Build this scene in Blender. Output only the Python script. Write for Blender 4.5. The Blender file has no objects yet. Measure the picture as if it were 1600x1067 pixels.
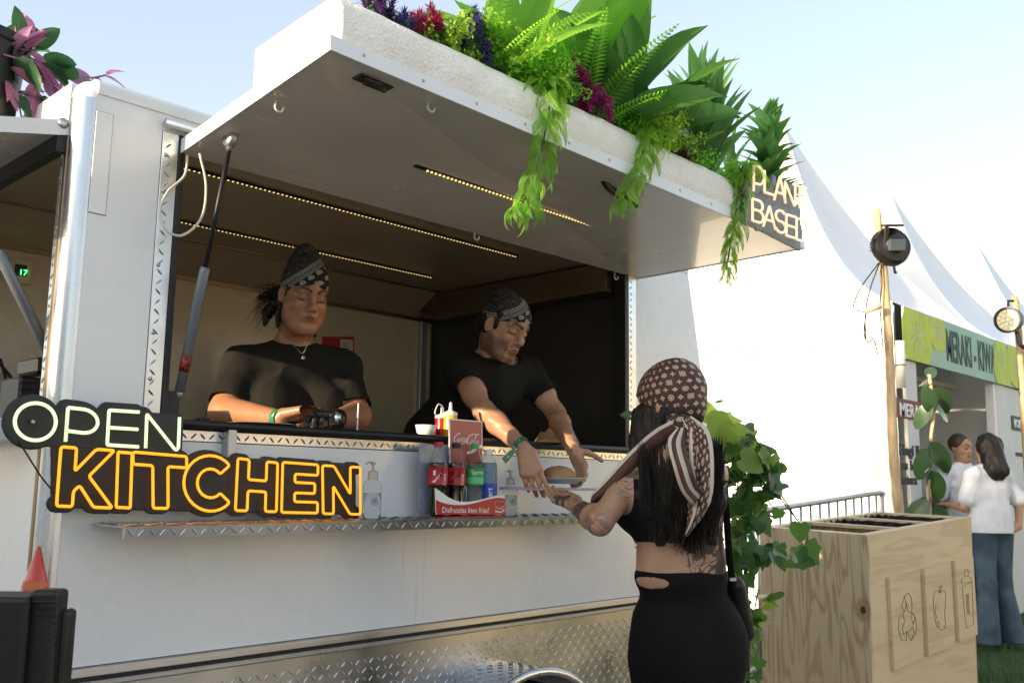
import bpy, bmesh, math, random
import numpy as np
from math import sin, cos, pi, radians, sqrt, atan2
from mathutils import Vector, Matrix, Quaternion
random.seed(7); rng = np.random.default_rng(11)
sc = bpy.context.scene; col = sc.collection

# ------------------------------------------------------------ camera, light, exposure
YAW, PIT, ROL, FPX, CZ = radians(43.554), radians(8.475), radians(.879), 1475., 1.25
_fw = Vector((cos(YAW)*cos(PIT), sin(YAW)*cos(PIT), sin(PIT))); _r = Vector((sin(YAW), -cos(YAW), 0)); _u = _r.cross(_fw)
_r, _u = _r*cos(ROL)+_u*sin(ROL), _u*cos(ROL)-_r*sin(ROL)
cam = bpy.data.objects.new('camera', bpy.data.cameras.new('camera')); col.objects.link(cam)
cam.matrix_world = Matrix(((_r.x, _u.x, -_fw.x, 0), (_r.y, _u.y, -_fw.y, 0), (_r.z, _u.z, -_fw.z, CZ), (0, 0, 0, 1)))
cam.data.sensor_width = 36; cam.data.lens = FPX*36/1600; cam.data.clip_end = 2000; cam.data.clip_start = .05
cam.data.dof.use_dof = True; cam.data.dof.focus_distance = 2.9; cam.data.dof.aperture_fstop = 8
sc.camera = cam
O = Vector((0, 0, CZ))
def ray(x, y): return _fw + _r*((x-800)/FPX) - _u*((y-533.5)/FPX)
def PX(x, y, v): d = ray(x, y); return O + d*(v/d.x)          # point seen at a pixel on the plane X = v
def PY(x, y, v): d = ray(x, y); return O + d*(v/d.y)
def PZ(x, y, v): d = ray(x, y); return O + d*((v-CZ)/d.z)
def PD(x, y, v): return O + ray(x, y)*v                       # at a depth

SUN_AZ, SUN_EL = radians(172), radians(12.5)                   # direction towards the sun (from +X, counter-clockwise)
world = bpy.data.worlds.new('World'); sc.world = world; world.use_nodes = True
wn = world.node_tree.nodes; wl = world.node_tree.links
sky = wn.new('ShaderNodeTexSky'); sky.sky_type = 'NISHITA'; sky.sun_disc = False
sky.sun_elevation = SUN_EL; sky.sun_rotation = pi/2 - SUN_AZ
sky.altitude = 50; sky.air_density = 1.0; sky.dust_density = 1.6; sky.ozone_density = 1.0
veil = wn.new('ShaderNodeVectorMath'); veil.operation = 'ADD'; veil.inputs[1].default_value = (1.12, 1.00, .92)   # thin high haze whitening the sky
wl.new(sky.outputs[0], veil.inputs[0]); wl.new(veil.outputs[0], wn['Background'].inputs[0]); wn['Background'].inputs[1].default_value = .15
sun = bpy.data.objects.new('sun', bpy.data.lights.new('sun', 'SUN')); col.objects.link(sun)
sun.data.energy = 5.0; sun.data.angle = radians(.5); sun.data.color = (1, .78, .52)
sun.rotation_euler = Vector((cos(SUN_AZ)*cos(SUN_EL), sin(SUN_AZ)*cos(SUN_EL), sin(SUN_EL))).to_track_quat('Z', 'Y').to_euler()
sc.view_settings.view_transform = 'Standard'; sc.view_settings.look = 'None'
sc.view_settings.gamma = 1; sc.view_settings.use_curve_mapping = False
sc.view_settings.exposure = 1.06

# ------------------------------------------------------------ node helpers
class S:
    """a value socket with arithmetic"""
    def __init__(s, nt, k): s.nt, s.k = nt, k
    def m(s, op, *a):
        n = s.nt.nodes.new('ShaderNodeMath'); n.operation = op
        for i, v in enumerate((s,)+a):
            if isinstance(v, S): s.nt.links.new(v.k, n.inputs[i])
            else: n.inputs[i].default_value = v
        return S(s.nt, n.outputs[0])
    def __add__(s, o): return s.m('ADD', o)
    __radd__ = __add__
    def __sub__(s, o): return s.m('SUBTRACT', o)
    def __rsub__(s, o): return (s*-1)+o
    def __mul__(s, o): return s.m('MULTIPLY', o)
    __rmul__ = __mul__
    def __truediv__(s, o): return s.m('DIVIDE', o)
    def lt(s, o): return s.m('LESS_THAN', o)
    def gt(s, o): return s.m('GREATER_THAN', o)
    def min(s, o): return s.m('MINIMUM', o)
    def max(s, o): return s.m('MAXIMUM', o)
    def abs(s): return s.m('ABSOLUTE')
    def sin(s): return s.m('SINE')
    def cos(s): return s.m('COSINE')
    def fract(s): return s.m('FRACT')
    def floor(s): return s.m('FLOOR')
    def sqrt(s): return s.m('SQRT')
    def atan2(s, o): return s.m('ARCTAN2', o)
    def mod(s, o): return s.m('FLOORED_MODULO', o)
    def clamp(s): return s.max(0.).min(1.)
def hyp(a, b): return (a*a+b*b).sqrt()
class NT:
    def __init__(s, m):
        m.use_nodes = True; s.nt = m.node_tree; s.b = s.nt.nodes['Principled BSDF']; s.n = s.nt.nodes; s.out = s.nt.nodes['Material Output']
        s.tc = s.n.new('ShaderNodeTexCoord')
    def xyz(s, which='Object', scale=None, warp=0, wscale=5):
        v = s.tc.outputs[which]
        if warp:
            ns = s.n.new('ShaderNodeTexNoise'); ns.inputs['Scale'].default_value = wscale; s.nt.links.new(v, ns.inputs[0])
            a = s.n.new('ShaderNodeVectorMath'); a.operation = 'MULTIPLY_ADD'
            s.nt.links.new(ns.outputs['Color'], a.inputs[0]); a.inputs[1].default_value = (warp,)*3; s.nt.links.new(v, a.inputs[2]); v = a.outputs[0]
        sp = s.n.new('ShaderNodeSeparateXYZ'); s.nt.links.new(v, sp.inputs[0])
        return [S(s.nt, o) for o in sp.outputs]
    def vec(s, x, y, z=0.):
        c = s.n.new('ShaderNodeCombineXYZ')
        for i, v in enumerate((x, y, z)):
            if isinstance(v, S): s.nt.links.new(v.k, c.inputs[i])
            else: c.inputs[i].default_value = v
        return c.outputs[0]
    def noise(s, scale, detail=3, rough=.55, vec=None, stretch=None, dist=0):
        n = s.n.new('ShaderNodeTexNoise'); n.inputs['Scale'].default_value = scale; n.inputs['Detail'].default_value = detail
        n.inputs['Roughness'].default_value = rough; n.inputs['Distortion'].default_value = dist
        v = vec if vec is not None else s.tc.outputs['Object']
        if stretch:
            mp = s.n.new('ShaderNodeMapping'); mp.inputs['Scale'].default_value = stretch; s.nt.links.new(v, mp.inputs[0]); v = mp.outputs[0]
        s.nt.links.new(v, n.inputs[0]); return S(s.nt, n.outputs[0])
    def voronoi(s, scale, feature='F1', vec=None):
        n = s.n.new('ShaderNodeTexVoronoi'); n.inputs['Scale'].default_value = scale; n.feature = feature
        s.nt.links.new(vec if vec is not None else s.tc.outputs['Object'], n.inputs[0]); return S(s.nt, n.outputs[0])
    def ramp(s, fac, lo, hi):  # smoothstep lo..hi
        n = s.n.new('ShaderNodeMapRange'); n.interpolation_type = 'SMOOTHSTEP'; s.nt.links.new(fac.k, n.inputs[0])
        n.inputs[1].default_value = lo; n.inputs[2].default_value = hi; return S(s.nt, n.outputs[0])
    def mix(s, fac, a, b):
        n = s.n.new('ShaderNodeMix'); n.data_type = 'RGBA'
        if isinstance(fac, S): s.nt.links.new(fac.k, n.inputs[0])
        else: n.inputs[0].default_value = fac
        for i, v in ((6, a), (7, b)):
            if isinstance(v, tuple): n.inputs[i].default_value = (v+(1,))[:4]
            else: s.nt.links.new(v, n.inputs[i])
        return n.outputs[2]
    def attr(s, name='Col'):
        n = s.n.new('ShaderNodeAttribute'); n.attribute_name = name; return n.outputs['Color']
    def col(s, c):
        if isinstance(c, tuple): s.b.inputs['Base Color'].default_value = (c+(1,))[:4]
        else: s.nt.links.new(c, s.b.inputs['Base Color'])
    def put(s, name, v):
        if isinstance(v, S): s.nt.links.new(v.k, s.b.inputs[name])
        else: s.b.inputs[name].default_value = v
    def bump(s, h, strength=.3, dist=.002):
        n = s.n.new('ShaderNodeBump'); n.inputs['Strength'].default_value = strength; n.inputs['Distance'].default_value = dist
        s.nt.links.new(h.k, n.inputs['Height']); s.nt.links.new(n.outputs[0], s.b.inputs['Normal'])
def newmat(name): m = bpy.data.materials.new(name); return m, NT(m)
def dk(c, f): return tuple(x*f for x in c)
def mat(name, c, rough=.5, metal=0., var=.12, vs=6, bump=0., bs=60, coat=0., stretch=None, emit=None, es=0., trans=0., ior=1.45, sss=0, sheen=0, bd=.002, rvar=.0):
    m, t = newmat(name)
    n = t.noise(vs, 4, stretch=stretch)
    t.col(t.mix(t.ramp(n, .3, .7), dk(c, 1-var), tuple(min(1, x*(1+var*.6)) for x in c)))
    t.put('Roughness', (n-.5)*rvar+rough if rvar else rough); t.put('Metallic', metal); t.put('IOR', ior)
    if coat: t.put('Coat Weight', coat); t.put('Coat Roughness', .05)
    if emit: t.b.inputs['Emission Color'].default_value = emit+(1,); t.put('Emission Strength', es)
    if trans: t.put('Transmission Weight', trans)
    if sss: t.put('Subsurface Weight', sss); t.b.inputs['Subsurface Radius'].default_value = (.4, .15, .08); t.put('Subsurface Scale', .02)
    if sheen: t.put('Sheen Weight', sheen); t.put('Sheen Roughness', .5)
    if bump: t.bump(t.noise(bs, 4, stretch=stretch), bump, bd)
    return m
def leafmat(name, c, back=None, rough=.4, tr=.45, veins=0):
    m, t = newmat(name); back = back or tuple(x*1.3 for x in c)
    info = t.n.new('ShaderNodeObjectInfo'); rnd = S(t.nt, info.outputs['Random'])
    n = t.noise(14, 3)
    c0 = t.mix(t.ramp(n*.6+rnd*.4, .25, .75), dk(c, .7), tuple(x*1.3 for x in c))
    if veins:
        x, y, z = t.xyz('UV'); w = ((y*2-1).abs()*-6+x*veins*6).fract(); v = (w-.5).abs().lt(.09)+(y-.5).abs().lt(.04)
        c0 = t.mix(v.clamp()*.6, c0, tuple(min(1, q*1.9) for q in c))
    t.col(c0); t.put('Roughness', rough)
    tl = t.n.new('ShaderNodeBsdfTranslucent'); t.nt.links.new(t.mix(.0, tuple(min(1, q*2.1) for q in back), (0, 0, 0)), tl.inputs[0])
    mx = t.n.new('ShaderNodeMixShader'); mx.inputs[0].default_value = tr
    t.nt.links.new(t.b.outputs[0], mx.inputs[1]); t.nt.links.new(tl.outputs[0], mx.inputs[2]); t.nt.links.new(mx.outputs[0], t.out.inputs[0])
    return m

# ------------------------------------------------------------ object helpers
WO = {}
def thing(name, label, cat, loc, group=None):
    o = bpy.data.objects.new(name, None); col.objects.link(o); o.location = loc; o.empty_display_size = .05
    o['label'] = label; o['category'] = cat
    if group: o['group'] = group
    WO[o.name] = Vector(loc); return o
def tag(o, label, cat, group=None):
    o['label'] = label; o['category'] = cat
    if group: o['group'] = group
    return o
def tomesh(b, smooth=False):
    if isinstance(b, bpy.types.Mesh): me = b
    else:
        me = bpy.data.meshes.new('m'); b.to_mesh(me); b.free()
    if smooth:
        me.polygons.foreach_set('use_smooth', [True]*len(me.polygons))
    return me
def obj(name, b, m, parent=None, smooth=False, local=False, label=None, kind=None, angle=None):
    me = tomesh(b, smooth); me.name = name
    if m is not None:
        me.materials.clear(); me.materials.append(m)
    o = bpy.data.objects.new(name, me); col.objects.link(o)
    if parent is not None:
        o.parent = parent
        if not local: o.location = -WO.get(parent.name, Vector())
        WO[o.name] = Vector((0, 0, 0)) if not local else Vector((0, 0, 0))
    if angle is not None:
        me.polygons.foreach_set('use_smooth', [True]*len(me.polygons)); me.set_sharp_from_angle(angle=radians(angle))
    if label: o['label'] = label
    if kind: o['kind'] = kind
    return o
def inst(name, me, parent, M4, m=None, label=None, local=False):
    """a part that shares mesh data; M4 is its world matrix"""
    o = bpy.data.objects.new(name, me); col.objects.link(o); o.parent = parent
    T = Matrix.Identity(4) if local else Matrix.Translation(-WO.get(parent.name, Vector()))
    o.matrix_local = T @ M4; WO[o.name] = Vector()
    if label: o['label'] = label
    return o
def copy_tree(o, parent=None):
    c = o.copy(); col.objects.link(c)
    if parent: c.parent = parent
    for ch in list(o.children): copy_tree(ch, c)
    return c
def B(): return bmesh.new()
def box(bm, lo, hi, bev=0, M=None, seg=1):
    lo, hi = Vector(lo), Vector(hi)
    vs = [bm.verts.new((x, y, z)) for x in (lo.x, hi.x) for y in (lo.y, hi.y) for z in (lo.z, hi.z)]
    fs = [bm.faces.new([vs[i] for i in f]) for f in ((0, 1, 3, 2), (4, 6, 7, 5), (0, 4, 5, 1), (2, 3, 7, 6), (0, 2, 6, 4), (1, 5, 7, 3))]
    if bev:
        es = list({e for f in fs for e in f.edges})
        r = bmesh.ops.bevel(bm, geom=es, offset=bev, segments=seg, profile=.5, affect='EDGES'); vs = list(set(r['verts']) | {v for v in vs if v.is_valid})
    if M is not None: bmesh.ops.transform(bm, matrix=M, verts=vs)
    return vs
def hexa(bm, p):
    """box from 8 corner points: bottom ring (4) then top ring (4)"""
    vs = [bm.verts.new(q) for q in p]
    for f in ((3, 2, 1, 0), (4, 5, 6, 7), (0, 1, 5, 4), (1, 2, 6, 5), (2, 3, 7, 6), (3, 0, 4, 7)): bm.faces.new([vs[i] for i in f])
    return vs
def prism(bm, pts, d, n=None):
    """polygon pts (3D, planar) extruded by vector d"""
    d = Vector(d); a = [bm.verts.new(p) for p in pts]; b = [bm.verts.new(Vector(p)+d) for p in pts]
    bm.faces.new(a[::-1]); bm.faces.new(b); k = len(pts)
    for i in range(k): bm.faces.new((a[i], a[(i+1) % k], b[(i+1) % k], b[i]))
    return a+b
def tube(bm, pts, r, n=8, closed=False, cap=True, sq=1.):
    pts = [Vector(p) for p in pts]; k = len(pts); rs = r if isinstance(r, (list, tuple)) else [r]*k
    tang = []
    for i in range(k):
        a = pts[(i-1) % k] if (closed or i) else pts[0]; b = pts[(i+1) % k] if (closed or i < k-1) else pts[-1]
        t = (b-a); tang.append(t.normalized() if t.length > 1e-9 else Vector((0, 0, 1)))
    up = Vector((0, 0, 1)) if abs(tang[0].z) < .9 else Vector((1, 0, 0)); nrm = (up-tang[0]*up.dot(tang[0])).normalized()
    rings = []
    for i in range(k):
        nrm = (nrm-tang[i]*nrm.dot(tang[i]));
        nrm = nrm.normalized() if nrm.length > 1e-6 else tang[i].orthogonal().normalized()
        bi = tang[i].cross(nrm)
        rings.append([bm.verts.new(pts[i]+(nrm*cos(2*pi*j/n)*sq+bi*sin(2*pi*j/n))*rs[i]) for j in range(n)])
    for i in range(k if closed else k-1):
        a, b = rings[i], rings[(i+1) % k]
        for j in range(n): bm.faces.new((a[j], a[(j+1) % n], b[(j+1) % n], b[j]))
    if cap and not closed: bm.faces.new(rings[0][::-1]); bm.faces.new(rings[-1])
    return [v for q in rings for v in q]
def lathe(bm, prof, c=(0, 0, 0), n=20, M=None):
    """profile [(r, z)] turned about z through c"""
    c = Vector(c); rings = []; new = []
    for r, z in prof:
        if r < 1e-5: v = bm.verts.new(c+Vector((0, 0, z))); rings.append([v]*n); new.append(v)
        else:
            q = [bm.verts.new(c+Vector((r*cos(2*pi*j/n), r*sin(2*pi*j/n), z))) for j in range(n)]; rings.append(q); new += q
    for a, b in zip(rings, rings[1:]):
        for j in range(n):
            f = [a[j], a[(j+1) % n], b[(j+1) % n], b[j]]; u = []
            for v in f:
                if v not in u: u.append(v)
            if len(u) > 2: bm.faces.new(u)
    if M is not None: bmesh.ops.transform(bm, matrix=M, verts=new)
    return new
def grid_mesh(P, name='sheet', uv=True, thick=0):
    """P: array (n, m, 3) -> mesh sheet with UVs, optional thickness"""
    n, m, _ = P.shape; P = P.reshape(-1, 3)
    idx = np.arange(n*m).reshape(n, m); q = np.stack([idx[:-1, :-1], idx[1:, :-1], idx[1:, 1:], idx[:-1, 1:]], -1).reshape(-1, 4)
    me = bpy.data.meshes.new(name); me.from_pydata(P.tolist(), [], q.tolist())
    if uv:
        l = me.uv_layers.new(name='UVMap'); li = q.reshape(-1); U = np.stack([(li//m)/(n-1), (li % m)/(m-1)], -1); l.data.foreach_set('uv', U.astype('f').ravel())
    if thick:
        bm = bmesh.new(); bm.from_mesh(me); bmesh.ops.solidify(bm, geom=bm.faces[:], thickness=thick); bm.to_mesh(me); bm.free()
    return me
def bez(ps, n=16):
    """Catmull-Rom through points"""
    ps = [Vector(p) for p in ps]; q = [ps[0]*2-ps[1]]+ps+[ps[-1]*2-ps[-2]]; out = []
    for i in range(1, len(q)-2):
        a, b, c, d = q[i-1:i+3]
        for k in range(n):
            t = k/n; out.append(.5*((2*b)+(c-a)*t+(2*a-5*b+4*c-d)*t*t+(3*b-a-3*c+d)*t**3))
    out.append(ps[-1]); return out
def text_mesh(s, size=1., ext=.001, bold=0., shear=0., align='LEFT', sp=1.):
    cu = bpy.data.curves.new('t', 'FONT'); cu.body = s; cu.size = size; cu.extrude = ext; cu.offset = bold; cu.shear = shear; cu.align_x = align; cu.space_character = sp
    cu.resolution_u = 3
    o = bpy.data.objects.new('t', cu); col.objects.link(o); dg = bpy.context.evaluated_depsgraph_get()
    me = bpy.data.meshes.new_from_object(o.evaluated_get(dg)); bpy.data.objects.remove(o); bpy.data.curves.remove(cu); me.materials.clear(); return me
def frame(o, x, n):
    """matrix: local x along x, local z along n"""
    x = Vector(x).normalized(); n = Vector(n); n = (n-x*n.dot(x)).normalized(); y = n.cross(x)
    M = Matrix((x, y, n)).transposed().to_4x4(); M.translation = Vector(o); return M
def xf(me, M): me.transform(M); return me
def merge(ms):
    bm = bmesh.new()
    for m in ms: bm.from_mesh(m)
    return bm
FRONT = Vector((0, -1, 0)); RX = Vector((1, 0, 0)); UP = Vector((0, 0, 1))
# ------------------------------------------------------------ materials
MA = {}
def wallpaint(name, base, rough, streak):
    m, t = newmat(name)
    n = t.noise(2.2, 5); s = t.noise(1, 5, .7, stretch=(19, 19, .8), dist=.3); g = t.noise(60, 3)
    c = t.mix(t.ramp(n, .3, .75)*.35, base, dk(base, .88)); c = t.mix(t.ramp(s, .60, .82)*t.ramp(t.noise(1.7, 3), .45, .65)*streak, c, (.30, .27, .21))
    t.col(c); t.put('Roughness', t.ramp(n, .2, .8)*.12+rough); t.put('Coat Weight', .35); t.put('Coat Roughness', .12)
    t.bump(n*1.0+g*.05, .12, .004); return m
MA['white'] = wallpaint('white_gloss_paint', (.77, .79, .79), .22, .55)
MA['white2'] = wallpaint('white_gloss_paint_rail', (.74, .76, .76), .3, .12)
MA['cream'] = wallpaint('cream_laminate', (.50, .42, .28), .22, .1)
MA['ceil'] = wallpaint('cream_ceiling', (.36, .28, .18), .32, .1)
def alu(name, c=(.66, .68, .70), rough=.28, stretch=(1, 1, 40), bump=.05):
    m, t = newmat(name); n = t.noise(3, 4, stretch=stretch); w = t.noise(9, 4)
    t.col(t.mix(t.ramp(n, .3, .7), dk(c, .85), c)); t.put('Metallic', 1.); t.put('Roughness', (n-.5)*.2+(w-.5)*.25+rough); t.bump(n, bump, .002); return m
MA['alu'] = alu('brushed_aluminium', stretch=(30, 30, .6)); MA['aluh'] = alu('brushed_aluminium_rail', stretch=(.6, 30, 30), rough=.38)
MA['tread'] = alu('aluminium_tread_plate', (.62, .64, .65), .30, (1, 1, 1), .015)
MA['treadd'] = alu('grimy_tread_plate', (.26, .20, .13), .42, (1, 1, 1), .1)
MA['steel'] = alu('galvanised_steel', (.5, .52, .53), .45, (1, 1, 1), .1)
MA['black'] = mat('black_rubber', (.012, .012, .013), .5, var=.3, vs=30)
MA['blackpl'] = mat('black_plastic', (.007, .0075, .008), .45, var=.2, vs=20, bump=.1, bs=300)
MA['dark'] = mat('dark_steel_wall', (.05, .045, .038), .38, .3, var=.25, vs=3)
MA['led'] = mat('warm_led', (1, .8, .5), emit=(1, .66, .22), es=.6)
MA['whitepl'] = mat('white_plastic', (.75, .74, .70), .35)
MA['cable'] = mat('grey_cable_sheath', (.55, .53, .46), .45)

# ------------------------------------------------------------ ground
def ground():
    n = 90; xs = np.concatenate([np.linspace(-400, -12, 14), np.linspace(-10, 30, 60), np.linspace(34, 600, 16)]); n = len(xs)
    X, Y = np.meshgrid(xs, xs, indexing='ij'); Zz = .012*np.sin(X*1.3+Y*.7)+.010*np.sin(X*.6-Y*1.9)-.02
    m, t = newmat('artificial_turf'); n1 = t.noise(2.5, 4); n2 = t.noise(140, 3); n3 = t.noise(.3, 4)
    c = t.mix(n2, (.018, .045, .014), (.06, .12, .03)); c = t.mix(t.ramp(n1, .5, .8)*.5, c, (.08, .08, .035)); x, y, z = t.xyz('Object'); edge = t.ramp(x+(t.noise(1.2, 4)-.5)*.8+y*-.15, 4.1, 4.35); sand = t.mix(t.ramp(t.noise(6, 5), .3, .7), (.25, .23, .20), (.36, .335, .30))
    c = t.mix(edge, sand, c); t.col(c); t.put('Roughness', .85); t.bump(n2+n1*.4, .8, .02)
    o = obj('ground', grid_mesh(np.stack([X, Y, Zz], -1), uv=False), m); o['kind'] = 'structure'
    bm = B()
    for i in range(26000):
        a = rng.uniform(0, 1, 2)
        if i < 19000: x, y = 6.3+a[0]*5, 1.0+a[1]*3.4
        else: x, y = 4.5+a[0]*2.5, .6+a[1]*1.6
        h = rng.uniform(.02, .045); th = rng.uniform(0, 6.28); w = .004; l = rng.normal(0, .012, 2)
        v = [bm.verts.new((x-w*cos(th), y-w*sin(th), -.03)), bm.verts.new((x+w*cos(th), y+w*sin(th), -.03)), bm.verts.new((x+l[0], y+l[1], h))]; bm.faces.new(v)
    g = obj('turf_blades', bm, leafmat('turf_blade', (.035, .085, .02), tr=.2)); g['kind'] = 'stuff'
    tag(g, 'short green artificial turf blades covering the ground by the bin', 'grass')
ground()

# ------------------------------------------------------------ trailer
WY, XL, XR = 2.35, .925, 3.83; OX0, OX1, OZ0, OZ1 = 1.155, 3.17, 1.40, 2.12; BY = 3.68; EX = .885; ZT = 2.255
TR = thing('food_trailer', 'white food trailer with its serving hatch propped open and tread plate skirt', 'food trailer', (2.3, 3.0, 0))
def part(name, bm, m, parent=TR, **k): return obj(name, bm, m, parent, **k)
def bpart(name, lo, hi, m, parent=TR, bev=0.002, **k): bm = B(); box(bm, lo, hi, bev); return obj(name, bm, m, parent, **k)
def slope_x(z): return 3.643+(2.221-z)*.223 if z > 1.2 else 3.643+1.021*.223
# front panels
bm = B(); o4 = [(XL, .80), (slope_x(1.2), .80), (slope_x(1.2), 1.2), (slope_x(2.213), 2.213), (XL, 2.213)]; i4 = [(1.102, 1.343), (3.236, 1.343), (3.236, 2.168), (1.102, 2.168)]
vo = [bm.verts.new((x, WY, z)) for x, z in o4]; vi = [bm.verts.new((x, WY, z)) for x, z in i4]; vb = [bm.verts.new((x, WY+.03, z)) for x, z in i4]; ob = [bm.verts.new((x, WY+.03, z)) for x, z in o4]
for f in ((vo[0], vo[1], vi[1], vi[0]), (vo[1], vo[2], vi[1]), (vo[2], vo[3], vi[2], vi[1]), (vo[3], vo[4], vi[3], vi[2]), (vo[4], vo[0], vi[0], vi[3])): bm.faces.new(f)
for k in range(4): bm.faces.new((vi[k], vi[(k+1) % 4], vb[(k+1) % 4], vb[k]))
for k in range(5): bm.faces.new((vo[k], vo[(k+1) % 5], ob[(k+1) % 5], ob[k]))
part('front_panel', bm, MA['white'])
# nose wall behind the sloped edge and back wall outside
bm = B(); prism(bm, [(slope_x(1.2)+.002, WY+.005, .5), (slope_x(1.2)+.002, WY+.005, 1.2), (slope_x(2.25)+.002, WY+.005, 2.25), (slope_x(2.25)-.03, WY+.005, 2.25), (slope_x(1.2)-.03, WY+.005, 1.2), (slope_x(1.2)-.03, WY+.005, .5)], (0, BY-WY, 0)); part('front_nose_wall', bm, MA['white'])
bpart('outer_rear_wall', (EX, BY, .5), (slope_x(1.2), BY+.03, 2.25), MA['white'])
bpart('roof', (EX+.03, WY+.03, 2.225), (slope_x(2.25), BY+.03, 2.25), MA['white2'])
# roof rail with rounded profile
bm = B(); pr = [(WY-.004, 2.213), (WY-.008, 2.235), (WY+.004, 2.252), (WY+.03, 2.26), (WY+.06, 2.26), (WY+.06, 2.213)]
prism(bm, [(XL, y, z) for y, z in pr], (slope_x(2.24)-XL, 0, 0)); part('roof_rail', bm, MA['white2'], angle=50)
# rounded corner post
bm = B(); R0 = .044; q = []
for k in range(11):
    a = pi/2*k/10; q.append((XL-.001-R0*sin(a), WY+R0-R0*cos(a)-.001, 0))
inn = [(x+(XL-x)*.12+.003, y+.004, 0) for x, y, z in q][::-1]
prism(bm, [Vector(p)+Vector((0, 0, .5)) for p in q+inn], (0, 0, 1.70)); part('corner_post', bm, MA['alu'], angle=40)
bm = B(); rings = []
for j in range(7):
    e = pi/2*j/6; ring = []
    for k in range(9):
        a = pi/2*k/8; ring.append((XL-(R0+.002)*sin(a)*cos(e)+(.0)*1, WY+R0-(R0+.002)*cos(a)*cos(e), 2.2+.055*sin(e)))
    rings.append(ring)
me = grid_mesh(np.array(rings), uv=False); part('corner_cap', me, MA['white2'], smooth=True)
bpart('piano_hinge', (EX-.006, WY+.046, .6), (EX+.004, WY+.066, 2.12), MA['treadd'])
# access flap top left and panel right of window
def flap(x0, x1, z0, z1):
    f = bpart('access_flap', (x0, WY-.0035, z0), (x1, WY+.001, z1), MA['white'], bev=.001)
    bm = B(); e = .0016
    for lo, hi in (((x0-e, z0-e), (x1+e, z0)), ((x0-e, z1), (x1+e, z1+e)), ((x0-e, z0), (x0, z1)), ((x1, z0), (x1+e, z1))): box(bm, (lo[0], WY-.0012, lo[1]), (hi[0], WY+.001, hi[1]))
    obj('flap_seam', bm, MA['treadd'], f)
a, b = PY(148, 172, WY), PY(165, 337, WY); flap(a.x+.004, a.x+.047, b.z, a.z+.0)
a, b = PY(1035, 571, WY), PY(1092, 640, WY); flap(a.x, b.x, 1.22, a.z)
# lower trim, skirt
bpart('lower_trim', (XL-.01, WY-.012, .776), (slope_x(1), WY+.03, .798), MA['aluh'])
bpart('rubber_strip', (XL-.01, WY-.009, .766), (slope_x(1), WY+.03, .7755), MA['black'])
bpart('lower_trim', (XL-.01, WY-.010, .752), (slope_x(1), WY+.03, .7655), MA['steel'])
def treads(bm, o, ex, ey, w, h, pitch=.026, L=.0115, W=.0027, H=.0024):
    o, ex, ey = Vector(o), Vector(ex).normalized(), Vector(ey).normalized(); n = ex.cross(ey)
    for i in range(int(w/pitch)):
        for j in range(int(h/pitch)):
            c = o+ex*(i+.5)*pitch+ey*(j+.5)*pitch; s = 1 if (i+j) % 2 else -1
            d = (ex*.72+ey*.7*s).normalized(); t = n.cross(d)
            v = [bm.verts.new(p) for p in (c-d*L, c-d*L*.5-t*W, c+d*L*.5-t*W, c+d*L, c+d*L*.5+t*W, c-d*L*.5+t*W, c-d*L*.5+n*H, c+d*L*.5+n*H)]
            for f in ((0, 1, 6), (1, 2, 7, 6), (2, 3, 7), (3, 4, 7), (4, 5, 6, 7), (5, 0, 6)): bm.faces.new([v[k] for k in f])
sk = bpart('skirt_panel', (XL-.008, WY, .34), (slope_x(1), WY+.02, .751), MA['tread'])
bm = B(); treads(bm, (XL, WY-.0002, .36), RX, UP, 2.86, .388); k = obj('tread_relief', bm, MA['tread'], sk, kind='stuff')
# wheel arch
wc = PY(845, 1067, 2.25); top = PY(842, 1040, 2.2).z; RW = .34; cz = top-RW; wx = wc.x-.14
bm = B(); ro, ri = [], []
for k in range(25):
    a = pi*k/24; ro.append(Vector((wx-RW*cos(a)*1.12, 2.13, cz+RW*sin(a)))); ri.append(Vector((wx-(RW-.03)*cos(a)*1.12, 2.13, cz+(RW-.03)*sin(a))))
def band(bm, A, Bp, y0, y1):
    for a0, a1, b0, b1 in zip(A, A[1:], Bp, Bp[1:]):
        P = [Vector((p.x, y, p.z)) for y in (y0, y1) for p in (b0, b1, a1, a0)]; hexa(bm, P)
band(bm, ro, [p+(Vector((wx, 0, cz))-Vector((p.x, 0, p.z))).normalized()*.006 for p in ro], 2.15, WY-.001)
fd = part('wheel_arch', bm, MA['tread'])
bm = B(); tube(bm, [Vector((p.x, 2.146, p.z-.004)) for p in ro], .015, 8); obj('arch_lip', bm, MA['alu'], fd, smooth=True)
bm = B()
for k in range(24):
    a0, a1 = pi*k/24, pi*(k+1)/24; p0 = Vector((wx-RW*cos(a0)*1.12, 2.165, cz+RW*sin(a0)+.0002)); p1 = Vector((wx-RW*cos(a1)*1.12, 2.165, cz+RW*sin(a1)+.0002))
    treads(bm, p0, (p1-p0), (0, 1, 0), (p1-p0).length+.006, .18, pitch=.024)
obj('tread_relief', bm, MA['tread'], fd, kind='stuff')
bm = B(); lathe(bm, [(0, -.09), (.18, -.09), (.2, -.08), (.29, -.085), (.30, -.06), (.30, .06), (.28, .09), (.2, .09), (0, .09)], (0, 0, 0), 32, Matrix.Translation((wx, 2.26, .30)) @ Matrix.Rotation(pi/2, 4, 'X'))
part('wheel', bm, MA['black'], angle=40)
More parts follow.
